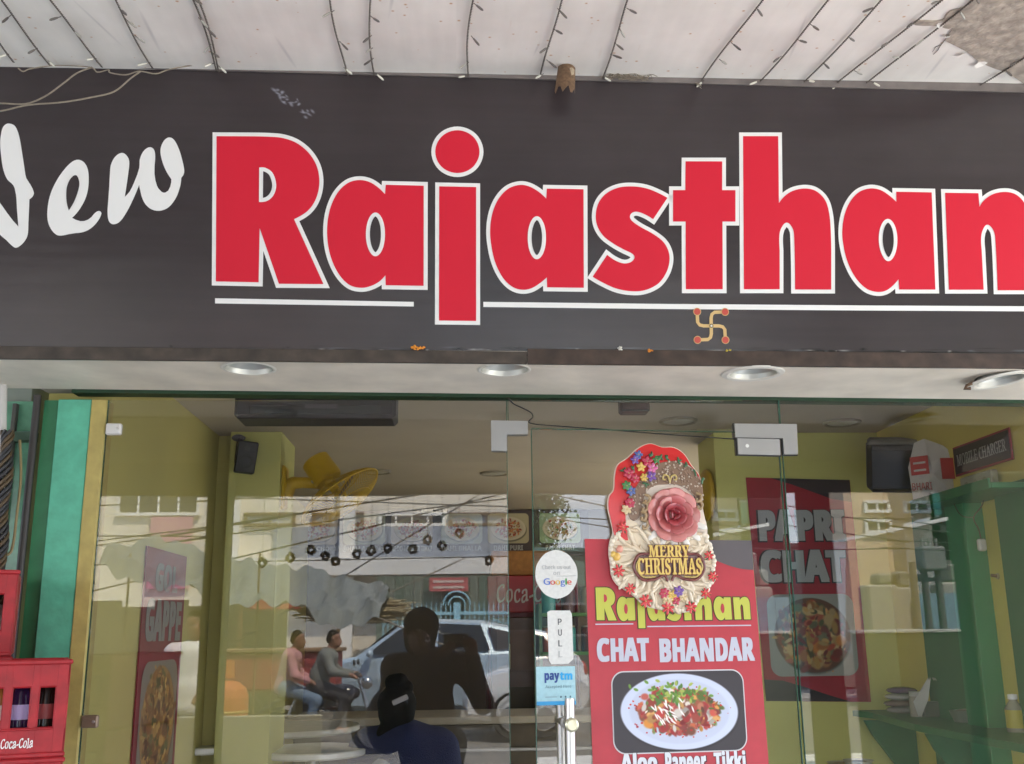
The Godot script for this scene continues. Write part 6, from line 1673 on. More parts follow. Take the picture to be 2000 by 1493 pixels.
# limbs given joint by joint; the figure faces local -x when riding
func figure(called: String, label: String, at: Vector3, turn: float, j: Dictionary, shirt: Material, legs: Material) -> Node3D:
	var o := thing(called, label, "person", at, turn)
	var B := []
	B.append([j.head + Vector3(0, 0.03, 0), j.head - Vector3(0, 0.03, 0), 0.088, 0.075])
	B.append([j.head + j.face * 0.05 - Vector3(0, 0.06, 0), j.head + j.face * 0.055 - Vector3(0, 0.075, 0), 0.05, 0.045])
	B.append([j.head + j.face * 0.085 - Vector3(0, 0.012, 0), j.head + j.face * 0.1 - Vector3(0, 0.03, 0), 0.014, 0.018])
	B.append([j.head - Vector3(0, 0.08, 0), j.neck, 0.05, 0.055])
	B.append([j.sh[0], j.sh[1], 0.07, 0.07])
	B.append([j.neck - Vector3(0, 0.1, 0), j.waist, 0.135, 0.12])
	B.append([j.waist, j.hip, 0.125, 0.14])
	for k in 2:
		B.append([j.sh[k], j.el[k], 0.056, 0.044])
		B.append([j.el[k], j.wr[k], 0.042, 0.03])
	for k in 2:
		B.append([j.hp[k], j.kn[k], 0.088, 0.062])
		B.append([j.kn[k], j.an[k], 0.058, 0.042])
		B.append([j.an[k], j.an[k] + j.face * 0.16 - Vector3(0, 0.03, 0), 0.042, 0.032])
	for k in 2:
		var d: Vector3 = (j.wr[k] - j.el[k]).normalized()
		var sd := d.cross(Vector3.UP).normalized()
		B.append([j.wr[k], j.wr[k] + d * 0.07, 0.03, 0.032])
		for f in 4:
			var q: Vector3 = j.wr[k] + d * 0.08 + sd * (f - 1.5) * 0.018
			B.append([q, q + d * 0.045 - Vector3(0, 0.02, 0), 0.01, 0.009])
		B.append([j.wr[k] + d * 0.04 + sd * 0.03, j.wr[k] + d * 0.08 + sd * 0.045, 0.011, 0.009])
	obj("body", body(B, 0.02, 0.04), M.skin, o)
	obj("shirt", body(grown([B[4], B[5], B[6], B[7], B[8], B[9], B[10]], 0.016), 0.022, 0.05), shirt, o)
	obj("trousers", body(grown([[j.hp[0], j.hp[1], 0.1, 0.1], B[11], B[12], B[14], B[15]], 0.016), 0.024, 0.05), legs, o)
	obj("hair", body([[j.head + Vector3(0, 0.05, 0) - j.face * 0.015, j.head + Vector3(0, 0.0, 0) - j.face * 0.045, 0.088, 0.07]], 0.016, 0.03), M.hair, o)
	for sg in [-1.0, 1.0]:
		var sd: Vector3 = j.face.cross(Vector3.UP).normalized() * sg
		obj("eye", Shape.new().blob(j.head + j.face * 0.078 + sd * 0.032 + Vector3(0, 0.012, 0), Vector3.ONE * 0.011, Basis(), 5, 8), M.hair, o)
		obj("ear", Shape.new().blob(j.head + sd * 0.086, Vector3(0.018, 0.03, 0.018), Basis(), 5, 8), M.skin, o)
	return o

func block(called: String, label: String, x0: float, x1: float, y1: float, z0: float, dz: float, m: Material) -> Node3D:
	var o := thing(called, label, "building", Vector3((x0 + x1) / 2, 0, z0))
	obj("wall", Shape.new().box(Vector3(0, y1 / 2, dz / 2), Vector3(x1 - x0, y1, dz)), m, o)
	obj("roof_edge", Shape.new().box(Vector3(0, y1 + 0.06, dz / 2), Vector3(x1 - x0 + 0.3, 0.12, dz + 0.3)), m, o)
	return o

# a framed window standing proud of a wall facing the shop (towards -z)
func window(o: Node3D, a: Vector3, b: Vector3, bars: int, fr: Material, gl: Material) -> void:
	var la := a - o.position
	var lb := b - o.position
	var c := (la + lb) / 2
	var s := (la - lb).abs()
	c.z = -0.03
	var w := obj("window", Shape.new().box(c + Vector3(0, s.y / 2, 0), Vector3(s.x + 0.1, 0.08, 0.12)).box(c - Vector3(0, s.y / 2, 0), Vector3(s.x + 0.1, 0.08, 0.16)).box(c + Vector3(s.x / 2, 0, 0), Vector3(0.08, s.y, 0.12)).box(c - Vector3(s.x / 2, 0, 0), Vector3(0.08, s.y, 0.12)), fr, o)
	for i in bars:
		obj("mullion", Shape.new().box(c + Vector3(s.x * (float(i + 1) / (bars + 1) - 0.5), 0, 0), Vector3(0.05, s.y, 0.09)), fr, w)
	obj("pane", Shape.new().box(c + Vector3(0, 0, 0.015), Vector3(s.x, s.y, 0.02)), gl, w)

func build_street() -> void:
	var cream := worn(0.78, 0.72, 0.62, 0.85, 0.08, 0.15, 0.01)
	var white := worn(0.82, 0.8, 0.76, 0.85, 0.08, 0.15, 0.01)
	var grey := worn(0.3, 0.33, 0.38, 0.85, 0.15, 0.2, 0.01)
	var dark := mat(0.06, 0.065, 0.06, 0.25)
	# long building across the street
	var A := block("town_house", "long cream building across the street with a pale ledge and window strips", -10.058, 2.737, 9.0, 23.5, 8.0, cream)
	A.set_meta("group", "houses across the street")
	for w in [[Vector3(-8.599, 4.558, 23.400), Vector3(-6.583, 5.109, 23.400), 3], [Vector3(-5.375, 4.265, 23.400), Vector3(-4.157, 4.545, 23.400), 1], [Vector3(-3.640, 4.254, 23.400), Vector3(-2.410, 4.534, 23.400), 2], [Vector3(-1.946, 4.243, 23.400), Vector3(-0.320, 4.522, 23.400), 3], [Vector3(-0.135, 4.231, 23.400), Vector3(1.255, 4.513, 23.400), 2]]:
		window(A, w[0], w[1], w[2], worn(0.2, 0.14, 0.08, 0.6, 0.2, 1.0, 0.02) if w[2] != 3 else white, mat(0.5, 0.5, 0.48, 0.3) if w[2] != 3 else dark)
	var o: Vector3 = A.position
	var e0: Vector3 = Vector3(-5.774, 3.378, 23.200)
	var e1: Vector3 = Vector3(3.385, 2.955, 23.200)
	obj("ledge", Shape.new().box(Vector3((e0.x + e1.x) / 2, (e0.y + e1.y) / 2, 23.1) - o, Vector3(absf(e1.x - e0.x), absf(e1.y - e0.y), 0.7)), white, A)
	var g0: Vector3 = Vector3(-4.636, 4.208, 23.400)
	var g1: Vector3 = Vector3(3.421, 3.316, 23.400)
	obj("grey_band", Shape.new().box(Vector3((g0.x + g1.x) / 2, (g0.y + g1.y) / 2, 23.44) - o, Vector3(absf(g1.x - g0.x), absf(g1.y - g0.y), 0.1)), grey, A)
	var b0: Vector3 = Vector3(-7.738, 4.488, 23.400)
	var b1: Vector3 = Vector3(-6.692, 2.689, 23.400)
	obj("banner", Shape.new().box(Vector3((b0.x + b1.x) / 2, (b0.y + b1.y) / 2, 23.42) - o, Vector3(absf(b1.x - b0.x), absf(b1.y - b0.y), 0.04)), mat(0.6, 0.3, 0.36, 0.7), A)
	obj("poster", Shape.new().box(Vector3(-7.205, 3.200, 23.38) - o, Vector3(0.5, 0.8, 0.02)), mat(0.5, 0.56, 0.68, 0.6), A)
	for x in [-2.768, -5.689]:
		obj("pilaster", Shape.new().box(Vector3(x, 4.9, 23.38) - o, Vector3(0.38, 8.0, 0.3)), white, A)
	obj("parapet", Shape.new().box(Vector3(0, 9.5, 0.2), Vector3(13.0, 0.7, 0.25)), cream, A)
	# ribbed sheet wall under the ledge, with a red sign and a dark doorway
	var sw := thing("sheet_wall", "weathered green ribbed sheet wall below the ledge across the street", "wall", Vector3(0, 0, 22.6))
	var c0 := -1.946
	var c1 := 3.297
	var n := int(absf(c1 - c0) / 0.22)
	var ms := [worn(0.15, 0.19, 0.15, 0.8, 0.3, 0.6, 0.02), worn(0.18, 0.21, 0.17, 0.8, 0.3, 0.6, 0.02), worn(0.12, 0.17, 0.13, 0.8, 0.3, 0.6, 0.02)]
	for i in n:
		obj("sheet", Shape.new().box(Vector3(lerpf(c0, c1, (i + 0.5) / n), 1.45, 0), Vector3(absf(c1 - c0) / n - 0.02, 2.9, 0.04 + 0.03 * (i % 2))), ms[i % 3], sw)
	var rs := thing("red_shop_board", "faded red board with pale print over the dark doorway across the street", "sign", Vector3(-0.176, 2.684, 22.4))
	obj("board", Shape.new().box(Vector3.ZERO, Vector3(0.95, 0.33, 0.05)), mat(0.5, 0.12, 0.12, 0.6), rs)
	for i in 2:
		obj("print", Shape.new().box(Vector3(0, 0.07 - 0.14 * i, -0.028), Vector3(0.75, 0.06, 0.01)), mat(0.65, 0.5, 0.45, 0.6), rs)
	var dw := thing("doorway", "dark doorway in the ribbed sheet wall across the street", "doorway", Vector3(-0.026, 0, 22.5))
	obj("opening", Shape.new().box(Vector3(0, 1.2, 0), Vector3(0.52, 2.4, 0.04)), mat(0.01, 0.03, 0.02, 0.8), dw)
	obj("lintel", Shape.new().box(Vector3(0, 2.44, -0.02), Vector3(0.64, 0.1, 0.08)), M.black, dw)
	# tree and low houses in the gap, then the tall pale house
	var tree := thing("street_tree", "leafy tree behind the low houses where the sky shows", "tree", Vector3(10.2, 0, 38))
	obj("trunk", Shape.new().tube(arc([Vector3(0, 0, 0), Vector3(0.1, 2.5, 0), Vector3(-0.1, 5, 0.1)], 4), [0.3, 0.28, 0.26, 0.25, 0.24, 0.22, 0.2, 0.18, 0.15], 10), worn(0.1, 0.075, 0.05, 0.9, 0.3, 1.0, 0.03), tree)
	for i in 5:
		var a := TAU * i / 5
		obj("limb", Shape.new().tube([Vector3(0, 3.6, 0), Vector3(cos(a) * 1.2, 5.2, sin(a) * 1.2), Vector3(cos(a) * 2.0, 6.6, sin(a) * 2.0)], [0.14, 0.09, 0.04], 7), worn(0.1, 0.075, 0.05, 0.9, 0.3, 1.0, 0.03), tree)
	var lf := Shape.new()
	var r := RandomNumberGenerator.new()
	r.seed = 17
	var clumps := []
	for i in 30:
		clumps.append(Vector3(r.randfn(0, 0.75), 6.3 + r.randfn(0, 0.9), r.randfn(0, 0.75)))
	for i in 5200:
		var c: Vector3 = clumps[r.randi() % 30]
		var p := c + Vector3(r.randfn(0, 0.38), r.randfn(0, 0.32), r.randfn(0, 0.38))
		var u := Vector3(r.randfn(), r.randfn(), r.randfn()).normalized() * 0.11
		var w := u.cross(Vector3(r.randfn(), r.randfn(), r.randfn())).normalized() * 0.06
		lf.tint = Color(0.06, 0.11, 0.03) * r.randf_range(0.6, 1.4)
		lf.flat_tri(p - u, p + w, p + u, Vector3.UP)
		lf.flat_tri(p - u, p - w, p + u, Vector3.UP)
	var lm := mat(1, 1, 1, 0.6)
	lm.vertex_color_use_as_albedo = true
	stuff(obj("crown", lf, lm, tree))
	var lh := block("low_house", "low teal-grey house below the gap of open sky", 6.0, 15.0, 4.1, 30.0, 5.0, worn(0.16, 0.3, 0.28, 0.85, 0.15, 0.2, 0.01))
	window(lh, Vector3(9.0, 1.4, 30), Vector3(10.2, 2.4, 30), 1, white, dark)
	var B := block("tall_house", "tall pale peach house at the side with square windows", 10.482, 12.85, 9.5, 24.0, 2.5, worn(0.66, 0.5, 0.36, 0.85, 0.07, 0.15, 0.01))
	for w in [[Vector3(11.046, 4.578, 24.000), Vector3(11.680, 4.837, 24.000)], [Vector3(12.147, 4.558, 24.000), Vector3(12.786, 4.818, 24.000)], [Vector3(11.021, 4.028, 24.000), Vector3(11.685, 4.326, 24.000)], [Vector3(13.004, 4.345, 24.000), Vector3(13.394, 4.523, 24.000)]]:
		window(B, w[0], w[1], 1, white, mat(0.16, 0.14, 0.1, 0.4))
	var db := block("dark_house", "dark brown house beyond the tall peach house", 13.1, 24.0, 10.0, 22.0, 6.0, worn(0.05, 0.04, 0.035, 0.8, 0.2, 0.2, 0.02))
	window(db, Vector3(15.0, 3.0, 22), Vector3(16.2, 4.4, 22), 1, dark, dark)
	var st := thing("teal_awning_sheet", "turquoise sheet fixed to the tall peach house", "awning", Vector3(13.359, 4.761, 23.900))
	obj("sheet", Shape.new().box(Vector3.ZERO, Vector3(0.9, 0.6, 0.05)), mat(0.16, 0.5, 0.42, 0.6), st)
	obj("rail", Shape.new().box(Vector3(0, 0.32, -0.02), Vector3(0.96, 0.05, 0.1)), white, st)
	var lw := thing("gable_wall", "bright white gable wall with a slanting top before the tall house", "wall", Vector3(0, 0, 21.0))
	obj("wall", Shape.new().prism(PackedVector2Array([Vector2(9.0814, 1.2688), Vector2(9.2890, 3.5641), Vector2(12.1597, 4.1071), Vector2(11.4, 4.1), Vector2(11.4, 0)]), 0.0, 1.5, true), white, lw)
	obj("coping", Shape.new().prism(PackedVector2Array([Vector2(9.2619, 3.5401), Vector2(9.2696, 3.6248), Vector2(12.1670, 4.1687), Vector2(12.1568, 4.0825)]), -0.1, 1.6, true), white, lw)
	obj("vent", Shape.new().box(Vector3(11.683, 3.815, -0.02), Vector3(0.14, 0.17, 0.05)), dark, lw)
	for q in [[Vector3(9.380, 2.453, 20.000), 0.7, 0.5, "grey heap of sacks before the white gable wall"], [Vector3(9.789, 2.393, 20.000), 0.5, 0.7, "pale crate stack before the white gable wall"], [Vector3(10.989, 2.495, 20.000), 0.6, 0.8, "dark junction cabinet below the transformer"]]:
		var h := thing("street_clutter", q[3], "clutter", Vector3(q[0].x, 0, 19.6))
		obj("lower_part", Shape.new().box(Vector3(0, q[0].y / 2, 0), Vector3(q[1], q[0].y, 0.6), 0.05), worn(0.35, 0.32, 0.27, 0.8, 0.2, 0.5, 0.02), h)
		obj("upper_part", Shape.new().box(Vector3(0.1, q[0].y + q[2] / 4, 0), Vector3(q[1] * 0.5, q[2] / 2, 0.5), 0.05), worn(0.25, 0.23, 0.19, 0.8, 0.2, 0.5, 0.02), h)
	for q in [[9.498, 2.859, "shorter utility post of the transformer pair"], [10.033, 3.151, "taller utility post of the transformer pair"], [9.738, 2.794, "thin utility post between the transformer pair"]]:
		var u := thing("utility_post", q[2], "utility post", Vector3(q[0], 0, 18), 0, "utility posts across the street")
		obj("post", Shape.new().tube([Vector3(0, 0, 0), Vector3(0, q[1], 0)], [0.09, 0.07], 8), worn(0.12, 0.12, 0.11, 0.8, 0.2, 1.0, 0.02), u)
		obj("cross_arm", Shape.new().box(Vector3(0, q[1] - 0.3, 0), Vector3(0.6, 0.08, 0.08)), worn(0.12, 0.12, 0.11, 0.8, 0.2, 1.0, 0.02), u)
	var tf := thing("transformer", "grey transformer tank between two utility posts", "transformer", Vector3(9.913, 2.920, 18.000))
	obj("tank", Shape.new().box(Vector3.ZERO, Vector3(0.5, 0.5, 0.4), 0.04), mat(0.2, 0.2, 0.19, 0.6), tf)
	for i in 3:
		obj("insulator", Shape.new().tube([Vector3(-0.15 + 0.15 * i, 0.25, 0), Vector3(-0.15 + 0.15 * i, 0.42, 0)], 0.03, 8), mat(0.3, 0.28, 0.26, 0.4), tf)
	# blue-painted gate
	var gt := thing("iron_gate", "light blue wrought iron gate with spear tops across the street", "gate", Vector3(0, 0, 17.0))
	var blue := mat(0.3, 0.52, 0.6, 0.5)
	var x0 := -1.388
	var x1 := 2.567
	for y in [0.3, 1.05, 1.9]:
		obj("rail", Shape.new().box(Vector3((x0 + x1) / 2, y, 0), Vector3(absf(x1 - x0), 0.06, 0.05)), blue, gt)
	var nb := 44
	for i in nb:
		var x: float = lerpf(x0, x1, float(i) / (nb - 1))
		obj("bar", Shape.new().tube([Vector3(x, 0.05, 0), Vector3(x, 2.02, 0), Vector3(x, 2.12, 0)], [0.014, 0.014, 0.002], 6), blue, gt)
	for x in [0.019, 1.674]:
		obj("post", Shape.new().box(Vector3(x, 1.05, 0), Vector3(0.12, 2.1, 0.12)), blue, gt)
		for ring in [0.26, 0.16]:
			var p := []
			for i in 17:
				p.append(Vector3(x + cos(PI * i / 16) * ring, 2.05 + sin(PI * i / 16) * ring, 0))
			obj("scroll", Shape.new().tube(p, 0.018, 6), blue, gt)
	for i in 12:
		var p := []
		var x: float = lerpf(x0, x1, (i + 0.5) / 12)
		for k in 17:
			p.append(Vector3(x + cos(TAU * k / 16) * 0.16, 1.6 + sin(TAU * k / 16) * 0.16, 0.03))
		obj("ring", Shape.new().tube(p, 0.014, 5, false), blue, gt)
	# parked cars
	car(Vector3(-0.526, 1.556, 16.600) * Vector3(1, 0, 1) + Vector3(0.0, -0.05, 0), 0.12, "blue-grey hatchback parked across the street", 0.42, 0.53, 0.62, 1.2)
	car(Vector3(2.431, 1.521, 14.000) * Vector3(1, 0, 1) + Vector3(0.0, -0.05, 0), 0.05, "white saloon parked nearer in the street", 0.84, 0.84, 0.84, 1.15)
	car(Vector3(-9.5, -0.05, 14.0), 0.0, "silver car farther along the street", 0.5, 0.5, 0.5, 1.0)
	var bf := thing("sheet_fence", "blue-grey sheet fence before the white gable wall", "fence", Vector3(0, 0, 19.2))
	for i in 4:
		obj("sheet", Shape.new().box(Vector3(10.022 + 0.3 + 0.62 * i, 2.248 / 2, 0), Vector3(0.6, 2.248, 0.04 + 0.02 * (i % 2))), worn(0.2, 0.3, 0.36, 0.6, 0.15, 0.5, 0.02), bf)
	var lo := thing("low_wall", "low dark roadside wall with a white coping at the right", "wall", Vector3(0, 0, 8.6))
	obj("wall", Shape.new().box(Vector3(4.557 + 3.0, 0.74, 0), Vector3(6.0, 1.48, 0.3)), worn(0.05, 0.06, 0.04, 0.9, 0.3, 0.6, 0.02), lo)
	obj("coping", Shape.new().box(Vector3(4.557 + 3.0, 1.5, 0), Vector3(6.1, 0.035, 0.34), 0.01), worn(0.4, 0.39, 0.36, 0.8, 0.2, 0.8, 0.02), lo)
	var pr := thing("canopy_pier", "dark pier holding up the right end of the canopy", "pier", Vector3(3.494 + 0.5, 0, 3.85))
	obj("shaft", Shape.new().box(Vector3(0, 1.3, 0), Vector3(1.0, 2.6, 0.2), 0.01), worn(0.1, 0.11, 0.08, 0.8, 0.2, 0.8, 0.02), pr)
	obj("foot", Shape.new().box(Vector3(0, 0.05, 0), Vector3(1.06, 0.1, 0.26), 0.01), worn(0.12, 0.12, 0.1, 0.8, 0.2, 0.8, 0.02), pr)
	bike()
	stall()
	# overhead wires
	var k := 0
	for w in [[Vector3(-4.729, 2.681, 10.000), Vector3(-3.037, 2.887, 10.000), Vector3(-1.244, 3.155, 10.000)], [Vector3(-4.723, 2.618, 10.000), Vector3(-3.036, 2.861, 10.000), Vector3(-0.265, 3.315, 10.000)], [Vector3(-4.737, 2.777, 10.000), Vector3(-3.031, 2.771, 10.000), Vector3(0.064, 3.148, 10.000)], [Vector3(-2.668, 2.389, 9.000), Vector3(-1.143, 2.733, 9.000), Vector3(0.059, 3.027, 9.000)], [Vector3(-1.191, 2.259, 9.000), Vector3(-0.662, 2.580, 9.000), Vector3(-0.062, 2.937, 9.000)], [Vector3(-4.769, 3.142, 10.000), Vector3(-3.119, 3.211, 10.000), Vector3(-1.248, 3.320, 10.000)], [Vector3(5.465, 3.246, 12.000), Vector3(6.624, 3.024, 12.000), Vector3(7.796, 2.885, 12.000)], [Vector3(5.442, 2.978, 12.000), Vector3(6.603, 2.817, 12.000), Vector3(7.779, 2.747, 12.000)], [Vector3(5.416, 2.674, 12.000), Vector3(6.590, 2.688, 12.000), Vector3(7.765, 2.633, 12.000)], [Vector3(5.458, 3.169, 12.000), Vector3(6.635, 3.124, 12.000), Vector3(7.804, 2.954, 12.000)]]:
		var d0: Vector3 = (w[0] - w[1]) * 1.5
		var d1: Vector3 = (w[2] - w[1]) * 1.5
		tag(obj("overhead_wire", Shape.new().tube(arc([w[1] + d0 * 12.0, w[1] + d0, w[1], w[1] + d1, w[1] + d1 * 12.0], 5), 0.009, 5), M.black), "black overhead wire above the street, %s of ten" % ["first", "second", "third", "fourth", "fifth", "sixth", "seventh", "eighth", "ninth", "tenth"][k], "wire", "overhead wires")
		k += 1
	# dried charms hanging from the canopy edge
	k = 0
	for c in [Vector3(-1.335, 2.030, 4.060), Vector3(-1.144, 2.063, 4.060), Vector3(-1.002, 2.115, 4.060), Vector3(-0.905, 2.072, 4.060), Vector3(-0.834, 2.036, 4.060), Vector3(-0.687, 2.084, 4.060), Vector3(-0.588, 2.108, 4.060), Vector3(-0.475, 2.121, 4.060), Vector3(-0.300, 2.113, 4.060), Vector3(-0.198, 2.176, 4.060), Vector3(-0.097, 2.136, 4.060), Vector3(0.024, 2.221, 4.060), Vector3(0.232, 2.031, 4.060)]:
		var h := thing("hanging_charm", "dried garland charm on a thread from the canopy edge, %s in the row" % ["first", "second", "third", "fourth", "fifth", "sixth", "seventh", "eighth", "ninth", "tenth", "eleventh", "twelfth", "thirteenth"][k], "charm", c, 0, "dried charms at the canopy edge")
		var R := 0.024
		var hs := Shape.new()
		for i in 22:
			var a := TAU * i / 14
			hs.blob(Vector3(cos(a) * R * rng.randf_range(0.7, 1.1), sin(a) * R * rng.randf_range(0.8, 1.3), rng.randf_range(-0.008, 0.008)), Vector3(0.015, 0.011, 0.011) * rng.randf_range(0.6, 1.15), Basis(Vector3(0, 0, 1), rng.randf() * 3), 4, 6)
		obj("ring", hs, worn(0.07, 0.055, 0.035, 0.9, 0.5, 4.0, 0.05) if k != 11 else worn(0.4, 0.3, 0.2, 0.9, 0.4, 4.0, 0.05), h)
		obj("thread", Shape.new().tube([Vector3(0, R, 0), Vector3(0, 2.5 - c.y, -0.02)], 0.002, 4), M.black, h)
		k += 1
	# canopy post and photographer
	var cp := thing("canopy_post", "slim dark post holding up the canopy's street edge", "post", Vector3(-1.569, 0, 3.75))
	obj("shaft", Shape.new().box(Vector3(0, 1.3, 0), Vector3(0.15, 2.6, 0.15), 0.01), worn(0.1, 0.1, 0.07, 0.8, 0.2, 0.8, 0.02), cp)
	obj("foot", Shape.new().box(Vector3(0, 0.03, 0), Vector3(0.24, 0.06, 0.24), 0.01), worn(0.12, 0.12, 0.1, 0.8, 0.2, 0.8, 0.02), cp)
	var lw2 := thing("fascia_drop", "hanging sheet strip at the canopy edge", "canopy sheet", Vector3(-1.190, 2.52, 4.07))
	obj("sheet", Shape.new().box(Vector3.ZERO, Vector3(1.7, 0.05, 0.01)), worn(0.12, 0.11, 0.08, 0.8, 0.2, 0.8, 0.02), lw2)
	obj("hem", Shape.new().box(Vector3(0, -0.026, 0), Vector3(1.7, 0.008, 0.014)), M.black, lw2)
	for q in [[1.975, 2.313, "wider"], [2.446, 2.698, "narrower"]]:
		var bl := thing("canopy_blind", "%s dark canvas blind hanging from the canopy edge" % q[2], "blind", Vector3((q[0] + q[1]) / 2, 0, 4.075), 0, "dark blinds at the canopy edge")
		obj("canvas", Shape.new().box(Vector3(0, 1.5, 0), Vector3(q[1] - q[0], 2.1, 0.008)), worn(0.035, 0.035, 0.03, 0.85, 0.3, 1.0, 0.02), bl)
		obj("bottom_rod", Shape.new().tube([Vector3((q[0] - q[1]) / 2 - 0.03, 0.46, 0), Vector3((q[1] - q[0]) / 2 + 0.03, 0.46, 0)], 0.016, 8), M.brushed, bl)
	var f := Vector3(0, 0, -1)
	var dk := worn(0.075, 0.06, 0.06, 0.85, 0.3, 4.0, 0.03, 0.8)
	var H := Vector3(-0.225, 1.55, 3.42)
	var ph := figure("person", "photographer in dark clothes holding a phone up before the shop", Vector3.ZERO, 0.0, {"head": H, "face": Vector3(0.15, -0.05, -1).normalized(), "neck": Vector3(-0.17, 1.42, 3.5), "sh": [Vector3(-0.38, 1.34, 3.5), Vector3(0.04, 1.34, 3.52)], "waist": Vector3(-0.15, 1.05, 3.52), "hip": Vector3(-0.14, 0.92, 3.53), "el": [Vector3(-0.43, 1.1, 3.4), Vector3(0.17, 1.12, 3.42)], "wr": [Vector3(-0.1, 1.41, 3.3), Vector3(0.1, 1.41, 3.3)], "hp": [Vector3(-0.24, 0.88, 3.53), Vector3(-0.05, 0.88, 3.53)], "kn": [Vector3(-0.25, 0.48, 3.5), Vector3(-0.03, 0.48, 3.5)], "an": [Vector3(-0.25, 0.08, 3.55), Vector3(-0.02, 0.08, 3.55)]}, dk, mat(0.02, 0.022, 0.03, 0.8))
	obj("hair_bun", body([[H + Vector3(0.01, 0.045, 0.02), H + Vector3(0, -0.05, 0.05), 0.112, 0.1]], 0.014, 0.03), M.hair, ph)
	var bg := thing("shoulder_bag", "dark shoulder bag at the photographer's hip", "bag", Vector3(-0.42, 1.02, 3.5))
	obj("pouch", Shape.new().blob(Vector3.ZERO, Vector3(0.14, 0.2, 0.09), Basis(), 8, 14), M.black, bg)
	obj("strap", Shape.new().tube([Vector3(-0.02, 0.15, 0.0), Vector3(0.06, 0.38, -0.02), Vector3(0.1, 0.4, 0.04)], 0.014, 6), M.black, bg)
	var phn := thing("phone", "dark phone held up by the photographer", "phone", Vector3(0.0, 1.5, 3.26))
	obj("case", Shape.new().box(Vector3.ZERO, Vector3(0.15, 0.08, 0.009), 0.003), M.black, phn)
	obj("lens_ring", Shape.new().lathe([Vector2(0.006, 0), Vector2(0, 0.001)], 10, Transform3D(Basis(Vector3.RIGHT, -PI / 2), Vector3(0.05, 0.02, -0.005))), M.steel, phn)

